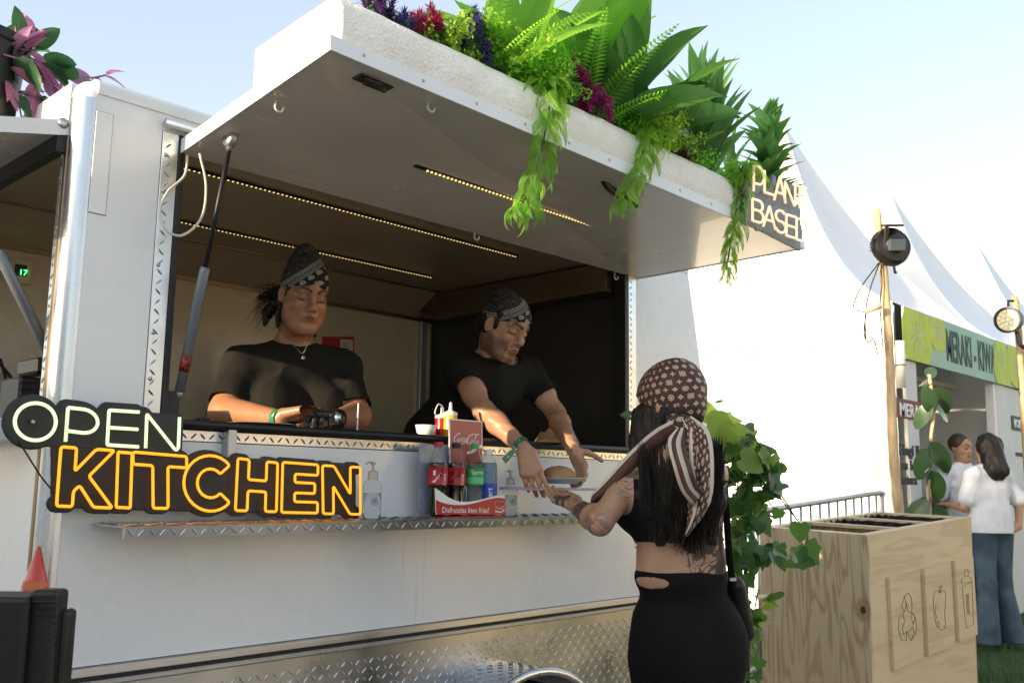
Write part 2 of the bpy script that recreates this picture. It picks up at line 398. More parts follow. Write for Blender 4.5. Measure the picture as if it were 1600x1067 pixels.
# window surround
def strip(lo, hi, name='tread_trim'):
    t = bpart(name, lo, hi, MA['tread'], bev=.001); bm = B(); lo, hi = Vector(lo), Vector(hi)
    treads(bm, (lo.x+.003, lo.y-.0001, lo.z), RX, UP, max(.027, hi.x-lo.x-.006), hi.z-lo.z, .0265); obj('tread_relief', bm, MA['tread'], t, kind='stuff'); return t
strip((1.103, WY-.004, 1.345), (1.148, WY+.03, 2.166)); strip((3.178, WY-.004, 1.345), (3.232, WY+.03, 2.166)); strip((1.15, WY-.004, 1.345), (3.176, WY+.03, 1.374))
bpart('rubber_gasket', (1.149, WY-.008, 1.376), (1.166, WY+.05, 2.165), MA['black']); bpart('rubber_gasket', (3.150, WY-.008, 1.376), (3.177, WY+.05, 2.165), MA['black'])
bm = B(); tube(bm, [(1.10, WY-.018, 2.183), (3.25, WY-.018, 2.183)], .013, 12); part('hatch_hinge_rail', bm, MA['aluh'], smooth=True)
bm = B(); tube(bm, [(1.16, WY-.03, 1.388), (3.15, WY-.03, 1.388)], .011, 10); part('black_bar', bm, MA['blackpl'], smooth=True)
bpart('sill', (1.166, WY-.012, 1.376), (3.15, WY+.12, 1.392), MA['black'])
for x in (1.135, 1.135, 3.2): pass
bm = B()
for z in (1.41, 1.50, 1.62, 1.8, 2.0, 2.1):
    for x in (1.115,): lathe(bm, [(0, .004), (.005, .003), (.006, 0)], (0, 0, 0), 8, Matrix.Translation((x, WY-.004, z)) @ Matrix.Rotation(pi/2, 4, 'X'))
part('rivets', bm, MA['steel'], smooth=True)
# support bracket below bar, small bracket clamps
a = PY(362, 690, WY-.03)
bpart('bracket', (a.x-.013, WY-.035, 1.25), (a.x+.013, WY-.004, 1.385), MA['steel'])
# serving shelf
sa, sb = PY(195, 821, 2.17), PY(908, 815, 2.17); SZ = 1.137
sh = bpart('serving_shelf', (sa.x, 2.172, SZ-.006), (sb.x+.28, WY-.002, SZ), MA['alu'], bev=.001)
bm = B(); prism(bm, [(sa.x, 2.17, SZ-.030), (sa.x, 2.166, SZ-.003), (sa.x, 2.172, SZ), (sa.x, 2.178, SZ), (sa.x, 2.178, SZ-.030)], (sb.x+.28-sa.x, 0, 0)); obj('shelf_lip', bm, MA['tread'], sh, angle=30)
bm = B(); treads(bm, (sa.x, 2.1675, SZ-.029), RX, UP, sb.x+.28-sa.x, .028, .0265, L=.013, W=.0026); treads(bm, (sa.x, 2.18, SZ+.0001), RX, (0, 1, 0), sb.x+.28-sa.x, .16, .0265, L=.013)
obj('tread_relief', bm, MA['tread'], sh, kind='stuff')
# interior
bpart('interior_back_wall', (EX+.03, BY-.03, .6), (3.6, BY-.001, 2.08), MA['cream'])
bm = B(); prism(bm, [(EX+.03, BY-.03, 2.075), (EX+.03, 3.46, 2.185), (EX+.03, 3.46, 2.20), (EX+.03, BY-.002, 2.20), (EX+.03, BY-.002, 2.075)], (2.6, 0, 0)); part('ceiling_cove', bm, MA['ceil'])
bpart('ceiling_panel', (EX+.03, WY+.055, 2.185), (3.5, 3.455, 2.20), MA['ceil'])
bm = B(); box(bm, (EX+.03, 3.45, 2.178), (3.5, 3.463, 2.187)); box(bm, (EX+.03, BY-.04, 2.06), (3.5, BY-.028, 2.078)); part('ceiling_trim', bm, MA['treadd'])
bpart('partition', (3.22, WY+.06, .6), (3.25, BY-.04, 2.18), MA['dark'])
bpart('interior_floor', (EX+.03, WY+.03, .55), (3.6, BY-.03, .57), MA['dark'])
bpart('counter_top', (EX+.05, WY+.122, 1.36), (3.2, WY+.34, 1.388), MA['steel'])
bm = B(); prism(bm, [(3.10, WY+.06, 2.175), (3.10, BY-.05, 2.175), (3.10, BY-.05, 2.12), (3.10, BY-.20, 2.045), (3.10, WY+.06, 2.055)], (.11, 0, 0)); hd = part('hood', bm, MA['treadd'])
bm = B(); treads(bm, (3.0995, BY-.2, 2.065), (0, -1, 0), UP, 1.05, .10, .026); obj('tread_relief', bm, MA['treadd'], hd, kind='stuff')
bpart('corner_trim', (3.14, BY-.055, .7), (3.18, BY-.031, 2.06), MA['steel'])
def ledstrip(x0, x1, y, z, par=TR):
    s = bpart('led_strip', (x0, y-.007, z-.007), (x1, y+.007, z), MA['blackpl'], par, bev=.001)
    bm = B(); x = x0+.01
    while x < x1: box(bm, (x-.0025, y-.0025, z-.0095), (x+.0025, y+.0025, z-.0072)); x += .0165
    obj('led_diodes', bm, MA['led'], s, kind='stuff'); return s
ledstrip(1.25, 2.79, 2.63, 2.184); ledstrip(1.28, 2.83, 3.21, 2.184)
# end face: opening Y 2.43-3.55, z 1.4-2.1
bpart('end_panel', (EX-.002, WY+.068, .5), (EX+.028, BY, 1.385), MA['white'])
bpart('end_panel', (EX-.002, WY+.068, 2.12), (EX+.028, BY, 2.25), MA['white'])
bpart('end_panel', (EX-.002, 3.56, 1.387), (EX+.028, BY, 2.118), MA['white'])
t = bpart('tread_trim', (EX-.004, WY+.068, 1.387), (EX+.028, WY+.090, 2.118), MA['tread']); bm = B(); treads(bm, (EX-.0042, WY+.0885, 1.39), (0, -1, 0), UP, .027, .72); obj('tread_relief', bm, MA['tread'], t, kind='stuff')
bpart('counter_ledge', (EX-.16, WY+.10, 1.33), (EX-.004, BY-.1, 1.385), MA['white2'])
# main hatch
HL, HR = PY(282, 240, WY), PY(998, 435, WY); OLf, ORf = PX(517, 78, HL.x), PX(1256, 388, HR.x)
h = .036; nrm = (OLf-HL).cross(HR-HL).normalized(); nrm = nrm if nrm.z > 0 else -nrm
hat = part('hatch', B(), MA['white'])
bm = B(); e = RX*.004; o = (OLf-HL).normalized()*.004
hexa(bm, [HL+e+o*0, HR-e, ORf-e-o, OLf+e-o]+[p+nrm*(h-.004) for p in (HL+e, HR-e, ORf-e-o, OLf+e-o)])
m_, t = newmat('hatch_underside_laminate'); n = t.noise(2.2, 5); s = t.noise(1, 5, .7, stretch=(1.2, 30, 30)); s2 = t.noise(4, 3)
sc_ = t.ramp(s, .58, .66)*t.ramp(s2, .45, .6)
t.col(t.mix((sc_*1.3).clamp(), t.mix(t.ramp(n, .3, .7), (.60, .57, .49), (.68, .65, .57)), (.85, .72, .5))); t.put('Roughness', t.ramp(n, .2, .8)*.12+.18); t.put('Coat Weight', .4); t.bump(n+s*.06, .15, .004)
bm.to_mesh(hat.data); bm.free(); hat.data.materials.clear(); hat.data.materials.append(m_)
def rail(name, a, b, inward, w=.018):
    bm = B(); inward = Vector(inward); lo = -nrm*.002; hexa(bm, [a+lo-inward*.003, b+lo-inward*.003, b+lo+inward*w, a+lo+inward*w]+[p+nrm*(h+.001) for p in (a-inward*.003, b-inward*.003, b+inward*w, a+inward*w)]); return obj(name, bm, MA['aluh'], hat)
dirO = (OLf-HL).normalized()
# L-shaped profile: visible fascia faces
def fascia(a, b, out):
    bm = B(); out = Vector(out)
    hexa(bm, [a-nrm*.003, b-nrm*.003, b-nrm*.003+out*.004, a-nrm*.003+out*.004]+[p+nrm*h for p in (a, b, b+out*.004, a+out*.004)]); f = obj('hatch_rail', bm, MA['white2'], hat)
fascia(OLf+RX*-.004, ORf+RX*.004, dirO); fascia(HL, OLf-dirO*.001, -RX); fascia(HR, ORf-dirO*.001, RX)
bm = B()
for k in range(12):
    p = OLf.lerp(ORf, (k+.5)/12)+nrm*.018+dirO*.004; lathe(bm, [(0, .003), (.004, .002), (.005, 0)], (0, 0, 0), 8, Matrix.Translation(p) @ Matrix.Rotation(pi/2, 4, 'X'))
obj('rivets', bm, MA['steel'], hat, smooth=True)
def under(px, py):   # point on the hatch underside
    d = ray(px, py); t = (HL-O).dot(nrm)/d.dot(nrm); return O+d*t
a, b = under(648, 258), under(997, 375)
s = B(); d = (b-a).normalized(); sd = d.cross(nrm)*.007; hexa(s, [a-sd-nrm*.004, b-sd-nrm*.004, b+sd-nrm*.004, a+sd-nrm*.004, a-sd-nrm*.0005, b-sd-nrm*.0005, b+sd-nrm*.0005, a+sd-nrm*.0005]); st = obj('led_strip', s, MA['blackpl'], hat)
bm = B(); L = (b-a).length; x = .05
while x < L: 
    c = a+d*x-nrm*.0055; box(bm, c-Vector((.0028,)*3), c+Vector((.0028,)*3)); x += .0165
k = obj('led_diodes', bm, MA['led'], hat, kind='stuff')
for px, py in ((430, 156), (668, 156), (741, 362), (960, 426)):
    p = under(px, py); bm = B(); tube(bm, [p+Vector((0, 0, -.0)), p+Vector((.002, 0, -.014))]+[p+Vector((.012-.012*cos(a), 0, -.016-.012*sin(a))) for a in np.linspace(0, pi*1.1, 8)], .0028, 6); obj('hook', bm, MA['whitepl'], hat, smooth=True)
for px, py, sx in ((583, 128, .05), (1213, 388, .045)):
    p = under(px, py); bm = B(); box(bm, p+Vector((-sx, -.018, -.006)), p+Vector((sx, .018, -.0005)), .002); box(bm, p+Vector((-sx*.6, -.01, -.016)), p+Vector((sx*.7, .006, -.006)), .003); tube(bm, [p+Vector((-sx*.8, -.02, -.012)), p+Vector((sx*.2, -.02, -.012))], .005, 6)
    lathe(bm, [(0, -.02), (.006, -.018), (.008, -.006), (0, -.006)], p+Vector((sx*.6, -.004, 0)), 8); obj('latch', bm, MA['dark'], hat)
bm = B(); p0, p1 = under(940, 268), under(985, 303)+Vector((.02, 0, 0)); ps = [p0, p0-nrm*.03+(p1-p0)*.08, p0-nrm*.04+(p1-p0)*.3, p1-nrm*.035, p1]; tube(bm, bez(ps, 5), .009, 8, sq=1.6); obj('handle', bm, MA['blackpl'], hat, smooth=True)
# stickers left on hatch underside
for (a_, b_) in (((742, 150), (735, 205)),): pass
# gas strut
def strut(a, b, split, par=TR, r1=.0062, r2=.0135):
    a, b = Vector(a), Vector(b); m = a.lerp(b, split); bm = B(); tube(bm, [a, m], r1, 10); s = obj('gas_strut', bm, MA['blackpl'], par, smooth=True)
    bm = B(); tube(bm, [m-(b-a).normalized()*.01, m, b-(b-a).normalized()*.02], [r2*.9, r2, r2], 12); obj('strut_cylinder', bm, MA['strutg'], s, smooth=True)
    bm = B(); tube(bm, [a-(b-a).normalized()*.012, a+(b-a).normalized()*.02], .009, 8); obj('strut_end', bm, MA['steel'], s, smooth=True); bm = B(); tube(bm, [b-(b-a).normalized()*.03, b], .008, 8)
    obj('strut_end', bm, MA['steel'], s, smooth=True); bm = B(); lathe(bm, [(0, -.012), (.022, -.012), (.024, -.008), (.024, .008), (0, .012)], (0, 0, 0), 10, Matrix.Translation(a+Vector((0, 0, .012))) @ Matrix.Rotation(pi/2, 4, 'Y')); obj('strut_bracket', bm, MA['steel'], s, smooth=True)
    return s, m
MA['strutg'] = mat('grey_painted_tube', (.16, .19, .22), .35, .3)
pa = under(360, 213)-nrm*.02; pb = PX(260, 622, pa.x); pb = Vector((1.19, 2.335, PY(260, 622, 2.335).z))
s, m2 = strut(pa, pb, .50)
d = (pb-pa).normalized(); c = pa.lerp(pb, .86); bm = B(); tube(bm, [c-d*.022, c+d*.022], .0139, 12); obj('red_sticker', bm, mat('red_black_sticker', (.25, .02, .02), .4, var=.9, vs=90), s, smooth=True)
# loose cable from the hatch
q = [(312, 240, .02), (322, 290, .03), (315, 340, .06), (285, 368, .07), (258, 358, .06), (250, 330, .04), (262, 300, .02), (288, 275, .01), (293, 243, 0)]
bm = B(); tube(bm, bez([PY(x, y, WY-.03-d_) for x, y, d_ in q], 6), .0036, 7); part('cable', bm, MA['cable'], smooth=True)
# small speaker at left inside the window
sp = bpart('wall_speaker', PY(253, 658, 2.39), PY(282, 612, 2.39)+Vector((0, .03, 0)), MA['blackpl'])
# end hatch
EHz = 2.105; e0 = Vector((EX-.005, WY+.05, EHz)); pfar = ray(0, 205); 
tip = O+pfar*((e0.y-O.y)/pfar.y); tip = Vector((EX-.60, WY+.05, EHz+(tip.z-EHz)*(.60/(EX-tip.x)))); bk = Vector((0, 1.18, 0))
bm = B(); hexa(bm, [e0+bk*0, e0+bk, tip+bk, tip]+[p+UP*.032 for p in (e0, e0+bk, tip+bk, tip)]); eh = obj('end_hatch', bm, m_, TR)
bm = B(); box(bm, (0, -.004, -.004), (1, 0, .036)); dx = (tip-e0); M = Matrix(((dx.x, 0, 0, e0.x), (0, 1, 0, e0.y), (dx.z, 0, 1, e0.z), (0, 0, 0, 1))); bm.transform(M); obj('hatch_rail', bm, MA['white2'], eh)
bm = B(); box(bm, (EX-.03, WY+.05, 2.055), (EX-.004, WY+1.2, 2.1)); obj('rubber_gasket', bm, MA['black'], eh)
bm = B(); tube(bm, [(EX-.02, WY+.044, 2.128), (EX-.02, WY+1.2, 2.128)], .014, 10); obj('hatch_hinge_rail', bm, MA['aluh'], eh, smooth=True)
pa = PY(-40, 318, 2.47); pb = PY(80, 560, 2.47); s, m2 = strut(pa, pb, .32, TR)
# things on the back wall seen through the end window
a, b = PY(13, 403, BY-.04), PY(46, 446, BY-.04)
p = bpart('control_box', a.lerp(a, 1)+Vector((0, -.015, -(a.z-b.z))), (b.x, BY-.031, a.z), MA['cream'])
bpart('display_window', PY(24, 415, BY-.058)+Vector((0, .0, -.035)), PY(43, 415, BY-.058)+Vector((0, .004, .0)), MA['blackpl'], p)
MA['green_led'] = mat('green_led_digits', (0, .6, .1), emit=(.05, 1, .2), es=2.5)
q = PY(29, 429, BY-.062); t = xf(text_mesh('17', .03, .0005), frame(q, RX, FRONT)); obj('display_digits', t, MA['green_led'], p)
bm = B()
for o_ in (0, .025): tube(bm, bez([PY(0, 560+o_*300, BY-.07), PY(10, 600, BY-.07)+RX*o_, PY(5, 650, BY-.07)+RX*o_, PY(-6, 690, BY-.07)], 6), .006, 7)
part('cable', bm, MA['black'], smooth=True)
# ------------------------------------------------------------ foam slab on the hatch
def foam():
    m, t = newmat('expanded_foam'); v = t.voronoi(120); n = t.noise(8, 5); n2 = t.noise(30, 4)
    t.col(t.mix(t.ramp(n, .35, .7), (.78, .75, .68), (.88, .87, .84))); t.put('Roughness', .8); t.bump(v*.8+n2*.9, .7, .005)
    x0, x1 = 1.19, 3.20; bm = B()
    def sec(x, k):
        f = .0 if k else .0
        w = .0022*sin(x*23)+.0015*sin(x*61+1); zb = OLf.z+h-.002+(ORf.z-OLf.z)*((x-OLf.x)/(ORf.x-OLf.x)); yo = OLf.y+(ORf.y-OLf.y)*((x-OLf.x)/(ORf.x-OLf.x))
        back = yo+.40+.02*sin(x*9)
        P = [(yo+.012, zb), (yo+.006, zb+.03), (yo+.010+w*.3, zb+.088), (yo+.028+w, zb+.118), (yo+.06, zb+.124+w*.3), (yo+.2, zb+.115+w), (back, zb+.10+w), (back, zb-.0)]
        return [Vector((x, y, z)) for y, z in P]
    xs = np.linspace(x0, x1, 70); S_ = [sec(x, 0) for x in xs]; R_ = [[bm.verts.new(p) for p in s] for s in S_]
    for a, b in zip(R_, R_[1:]):
        for i in range(8): bm.faces.new((a[i], b[i], b[(i+1) % 8], a[(i+1) % 8]))
    bm.faces.new(R_[0]); bm.faces.new(R_[-1][::-1]); bmesh.ops.recalc_face_normals(bm, faces=bm.faces[:])
    o = obj('foam_slab', bm, m, angle=50); tag(o, 'long white foam slab lying along the outer edge of the open hatch', 'foam slab')
    return sec
FS = foam()
def foam_top(px, back=.05):
    """point on the slab's top in the column of pixel px"""
    for x in np.linspace(1.19, 3.2, 400):
        s = FS(x, 0)[3]; d = s-O; u = 800+FPX*d.dot(_r)/d.dot(_fw)
        if u >= px: return Vector((x, s.y+back, s.z-.01))
    return Vector((3.2, 1.7, 2.27))
# ------------------------------------------------------------ leaf shapes
def leaf_mesh(L, W, bend=.4, fold=.25, tip=1.0, wave=0, n=9, base=.35, twist=0, lobes=0):
    P = np.zeros((n, 5, 3)); x = y = z = 0.; a = 0.
    for i in range(n):
        t = i/(n-1); w = W*.5*(sin(pi*t**base*.999)**(tip) if 0 < t < 1 else .02)
        w *= 1+lobes*sin(t*pi*3)**2
        if i: a = -bend*t*2; x += cos(a)*L/(n-1); z += sin(a)*L/(n-1)
        for j in range(5):
            s = (j-2)/2; tw = twist*t
            yy = w*s; zz = abs(yy)*fold+wave*W*sin(t*14+s*3)*abs(s)
            P[i, j] = (x-zz*sin(a), yy*cos(tw)-zz*sin(tw), z+zz*cos(a)+yy*sin(tw))
    me = grid_mesh(P, 'leaf'); me.polygons.foreach_set('use_smooth', [True]*len(me.polygons)); return me
def fern_mesh(L, W, bend=.5, n=26, narrow=.35, droop=0, lens=0.0):
    """one frond: rachis with paired leaflets"""
    bm = B(); pts = []; a = 0; x = z = 0.
    for i in range(n+1):
        t = i/n; a = -bend*t*2; x += cos(a)*L/n; z += sin(a)*L/n; pts.append(Vector((x, 0, z)))
    tube(bm, pts[::2], [.0022*(1-.7*k/len(pts[::2])) for k in range(len(pts[::2]))], 4)
    for i in range(2, n+1):
        t = i/n; w = W*.5*sin(pi*min(1, t*.93+.05)**.55)**.8; d = (pts[i]-pts[i-1]).normalized()
        for s in (-1, 1):
            o = pts[i]; l = Vector((0, s, 0))*w+d*w*.35; hw = d*L/n*narrow; u = Vector((-d.z, 0, d.x))*w*(.12-droop)
            v = [bm.verts.new(p) for p in (o, o+l*.45-hw+u, o+l+u*-.5, o+l*.5+hw+u)]; bm.faces.new(v)
    me = bpy.data.meshes.new('frond'); bm.to_mesh(me); bm.free(); return me
def aim(o, d, roll=0, s=1.):
    """matrix at o with local x along d, local z roughly up"""
    d = Vector(d).normalized(); up = UP if abs(d.z) < .98 else Vector((0, 1, 0)); z = (up-d*up.dot(d)).normalized(); y = z.cross(d)
    M = Matrix((d, y, z)).transposed().to_4x4() @ Matrix.Rotation(roll, 4, 'X') @ Matrix.Scale(s, 4); M.translation = Vector(o); return M
def setm(me, m):
    me.materials.clear(); me.materials.append(m); return me
LM = dict(big=leafmat('broad_leaf', (.03, .085, .03), (.09, .22, .035), .3, .35, veins=2.2), mid=leafmat('bright_leaf', (.06, .16, .03), (.17, .36, .04), .35, .45, veins=2.5),
          fern=leafmat('fern_leaf', (.055, .16, .025), (.24, .48, .04), .5, .55), hang=leafmat('hanging_fern_leaf', (.085, .19, .035), (.30, .48, .05), .5, .55), bush=leafmat('small_bush_leaf', (.08, .20, .025), (.34, .55, .05), .4, .55),
          spear=leafmat('spear_leaf', (.045, .12, .045), (.14, .30, .06), .3, .4), stem=mat('green_stem', (.05, .09, .03), .6), brown=mat('brown_stem', (.10, .07, .04), .7))
ME = dict(big=setm(leaf_mesh(.34, .12, .35, .25, .8, .02, 11, .8), LM['big']), mid=setm(leaf_mesh(.30, .10, .3, .3, .8, .02, 10, .7), LM['mid']), spear=setm(leaf_mesh(.26, .048, .15, .5, .8, .01, 9, .62, twist=.4), LM['spear']),
          tri=setm(leaf_mesh(.13, .045, .5, .4, .9, 0.0, 7, .6), LM['spear']),
          fern=setm(fern_mesh(.36, .085, .3, 30, .42), LM['fern']), hang=setm(fern_mesh(.14, .042, .9, 18, .52, .1), LM['hang']), hang2=setm(fern_mesh(.10, .036, .6, 14, .52, .1), LM['hang']))
def base_empty(name, label, p, cat='plant', group='artificial plants along the top of the hatch'): return thing(name, label, cat, p, group)
def rosette(name, label, px, me, n, d_up, spread, s=(.8, 1.1), back=.05, h0=0., hspan=.0, lean=(0, 0), stem=True):
    p = foam_top(px, back); T = base_empty(name, label, p)
    for i in range(n):
        a = i*2.4+rng.uniform(-.3, .3); f = (i+.5)/n; el = d_up+(1-f)*-spread+rng.normal(0, .08)
        d = Vector((cos(a)*cos(el)+lean[0], sin(a)*cos(el)+lean[1], sin(el))); o = p+Vector((cos(a)*.01, sin(a)*.01, h0+hspan*f))
        inst('leaf' if me is not ME['fern'] else 'frond', me, T, aim(o, d, rng.uniform(-.5, .5), rng.uniform(*s)))
    if stem: bm = B(); tube(bm, [p-UP*.02, p+UP*(h0+hspan*.95+.02)], .007, 6); obj('stem', bm, LM['stem'], T)
    return T
def hanging(label, px, target, n, width=.05, seed=0):
    """target = list of pixels down the trailing stem"""
    r_ = np.random.default_rng(seed); p = foam_top(px, .03); T = base_empty('hanging_fern', label, p, 'fern', 'ferns hanging over the edge of the hatch')
    yo = p.y-.055; path = [p+UP*.03, p+Vector((0, -.05, .035))]+[PY(x, y, yo-.012*k*0-.01) for k, (x, y) in enumerate(target)]
    P = bez(path, 10); bm = B(); tube(bm, P[::3], .003, 5); obj('stem', bm, LM['stem'], T)
    N = len(P)
    for i in range(n):
        f = (i/n)**.9; k = min(N-2, int(f*(N-1))); o = P[k].lerp(P[k+1], r_.uniform()); dn = (P[k+1]-P[k]).normalized()
        a = r_.uniform(0, 2*pi); side = Vector((cos(a), sin(a)*.8-.25, .15)); w = width*(1-.55*f)
        d = side*.95+dn*(.45+f*.4)+Vector((0, 0, -.1)); inst('frond', ME['hang'] if r_.uniform() < .6 else ME['hang2'], T, aim(o+side*w*.25, d, r_.uniform(-.8, .8), (.42+.45*r_.uniform())*(1-.3*f)))
    return T
def bush(name, label, px, size, m, n=900, lsz=.011, back=.05, up=.0, stemm='stem', group='artificial plants along the top of the hatch', p=None, M3=(1, 1, 1), cat='plant'):
    p = p or foam_top(px, back); T = thing(name, label, cat, p, group); bm = B(); sb = B()
    for i in range(26):
        a, e = rng.uniform(0, 2*pi), rng.uniform(.15, 1.4); d = Vector((cos(a)*cos(e)*M3[0], sin(a)*cos(e)*M3[1], sin(e)*M3[2]))*size*rng.uniform(.7, 1.05)
        q = [p+UP*up, p+UP*up+d*.5+UP*.01, p+UP*up+d]; tube(sb, q, .0014, 4)
        for k in range(n//26):
            f = rng.uniform(.3, 1.05); o = p+UP*up+d*f+Vector(rng.normal(0, .011, 3)); L = Vector(rng.normal(0, 1, 3)).normalized()*lsz*rng.uniform(.7, 1.4); W = L.cross(Vector(rng.normal(0, 1, 3))).normalized()*lsz*.42
            bm.faces.new([bm.verts.new(v) for v in (o, o+L*.5+W, o+L, o+L*.5-W)])
    obj('foliage', bm, m, T, kind='stuff'); obj('twigs', sb, LM[stemm], T, kind='stuff'); return T
def flowers(label, px, c, n=9, size=.09, back=.05, hh=.10, name='flower_bunch'):
    p = foam_top(px, back); T = base_empty(name, label, p, 'flowers'); key = 'petal_%d' % int(c[0]*999+c[2]*99)
    if key not in MA: MA[key] = leafmat('heather_petal', c, tuple(x*1.6 for x in c), .6, .3)
    if key+'m' not in MA:
        bm = B()
        for i in range(110):
            d = Vector(rng.normal(0, 1, 3)).normalized(); d.z = abs(d.z)*1.2-.2; o = Vector((0, 0, rng.uniform(-.028, .012)))+d*.005; L = d*rng.uniform(.014, .026); W = d.cross(Vector((.3, .5, .8))).normalized()*.0026
            bm.faces.new([bm.verts.new(v) for v in (o-W, o+L, o+W)])
        me = bpy.data.meshes.new('bloom'); bm.to_mesh(me); bm.free(); MA[key+'m'] = setm(me, MA[key])
    sb = B(); lb = B()
    for i in range(n):
        a = i*2.4; r_ = size*sqrt((i+.5)/n); q = p+Vector((cos(a)*r_, sin(a)*r_*.7, hh*rng.uniform(.5, 1.1)*(1.1-.5*(i/n)))); tube(sb, [p+(q-p)*.1, q], .0016, 4)
        inst('bloom', MA[key+'m'], T, Matrix.Translation(q) @ Matrix.Rotation(rng.uniform(0, 6), 4, 'Z') @ Matrix.Rotation(rng.uniform(-.5, .5), 4, 'X') @ Matrix.Scale(rng.uniform(.8, 1.25), 4))
        for k in range(40):
            f = rng.uniform(.2, 1); o = p+(q-p)*f+Vector(rng.normal(0, .008, 3)); L = Vector(rng.normal(0, 1, 3)).normalized()*.018; W = L.cross(UP).normalized()*.0025
            lb.faces.new([lb.verts.new(v) for v in (o, o+L*.5+W, o+L, o+L*.5-W)])
    obj('twigs', sb, LM['stem'], T, kind='stuff'); obj('foliage', lb, LM['spear'], T, kind='stuff'); return T
PUR, MAG, BLU = (.06, .02, .10), (.26, .015, .13), (.055, .04, .17)
flowers('dusky purple flower bunch at the left end of the hatch planting', 605, PUR, 9, .05, hh=.08); flowers('blue violet flower bunch beside the left end of the hatch planting', 640, BLU, 8, .05, hh=.06)
flowers('wine red flower bunch left of the dark blue one', 682, (.20, .01, .05), 14, .055, hh=.10)
bush('leafy_bush', 'green small leaved bush between the red and blue flowers', 712, .13, LM['bush'], 1500, .014)
flowers('dark blue spiky flower bunch above the foam slab', 750, BLU, 22, .06, hh=.15)
bush('leafy_bush', 'bright yellow green bush right of the blue flowers', 792, .19, LM['bush'], 3400, .014, up=.02); bush('leafy_bush', 'low green bush at the top of the first hanging fern', 842, .16, LM['fern'], 2600, .013, back=.03)
rosette('broad_leaf_plant', 'broad leaf plant reaching out of frame above the first hanging fern', 838, ME['mid'], 13, 1.3, .9, (1.0, 1.5), back=.12, h0=.06, lean=(.08, 0))
rosette('upright_fern', 'upright fern standing behind the yellow green bush', 800, ME['fern'], 12, 1.25, .7, (.8, 1.1), back=.13)
flowers('large magenta flower bunch in the middle of the planting', 903, MAG, 24, .085, hh=.17); flowers('small magenta flower bunch close to the foam slab', 935, MAG, 16, .06, hh=.08, back=.02)
rosette('upright_fern', 'bright upright fern behind the magenta flowers', 955, ME['fern'], 16, 1.3, .9, (.95, 1.25), back=.12)
rosette('broad_leaf_plant', 'pale broad leaf plant reaching out of frame behind the magenta flowers', 945, ME['mid'], 9, 1.38, .5, (1.4, 1.8), back=.16, h0=.06)
rosette('broad_leaf_plant', 'tall dark broad leaf plant in the middle of the hatch', 1003, ME['big'], 15, 1.4, .95, (.85, 1.25), back=.08, h0=.05, hspan=.1, lean=(.03, 0))
bush('leafy_bush', 'green bush from which the second hanging fern trails', 1035, .15, LM['bush'], 2400, .014, back=.03)
rosette('broad_leaf_plant', 'dark plant with wide arching leaves right of the tall one', 1050, ME['big'], 9, 1.0, .9, (.8, 1.15), back=.08, h0=.10, lean=(.2, -.05))
rosette('upright_fern', 'green fern between the two dark broad leaf plants', 1075, ME['fern'], 10, 1.25, .8, (.55, .8), back=.1)
flowers('purple flower bunch tucked below the arching leaves', 1085, MAG, 12, .06, hh=.09)
bush('leafy_bush', 'dark green bush filling the gap behind the second hanging fern', 1010, .14, LM['fern'], 2000, .014, back=.1); bush('leafy_bush', 'green bush below the upright spear leaf plant', 1098, .12, LM['fern'], 1600, .013, back=.08)
def spear(label, px, H, me, n, s, rad=.05, back=.06, e0=.75):
    p = foam_top(px, back); T = base_empty('spear_leaf_plant', label, p); bm = B(); tube(bm, [p-UP*.01, p+UP*H*.75], [.012, .005], 6); obj('stem', bm, LM['stem'], T)
    for i in range(n):
        f = i/n; a = i*2.4; el = e0+(1.42-e0)*f+rng.normal(0, .1); d = Vector((cos(a)*cos(el), sin(a)*cos(el), sin(el))); inst('leaf', me, T, aim(p+UP*H*.75*f, d, rng.uniform(-.6, .6), rng.uniform(*s)*(1-.2*f)))
ME['spearw'] = setm(leaf_mesh(.26, .066, .15, .4, .8, .01, 9, .62, twist=.3), LM['spear']); ME['triw'] = setm(leaf_mesh(.14, .06, .4, .35, .9, 0.0, 7, .55), LM['spear'])
spear('upright spear leaf plant between two hanging ferns', 1125, .34, ME['spearw'], 40, (1.0, 1.35), e0=1.0); spear('dense spiky spear leaf plant at the right end of the hatch', 1234, .46, ME['triw'], 80, (1.0, 1.4), back=.15, e0=.85)
spear('small spear leaf plant behind the dense spiky one', 1200, .34, ME['spearw'], 8, (.7, .9), back=.14, e0=1.0)
bush('leafy_bush', 'small green bush left of the dense spiky plant', 1168, .11, LM['fern'], 1600, .013); flowers('dull violet flower bunch above the lettered sign', 1190, PUR, 14, .06, hh=.07); flowers('violet flower bunch at the far right end of the planting', 1270, PUR, 14, .05, hh=.06, back=.03)
hanging('long hanging fern nearest the blue flowers, with a yellow green tip', 850, [(858, 170), (850, 215), (838, 265), (818, 315), (800, 333)], 190, .085, 1)
hanging('second hanging fern, trailing past the black handle', 1010, [(1015, 215), (1000, 250), (985, 290), (962, 328)], 130, .06, 2)
hanging('third hanging fern beside the lettered sign', 1152, [(1160, 260), (1152, 320), (1142, 380), (1133, 432)], 150, .055, 3)

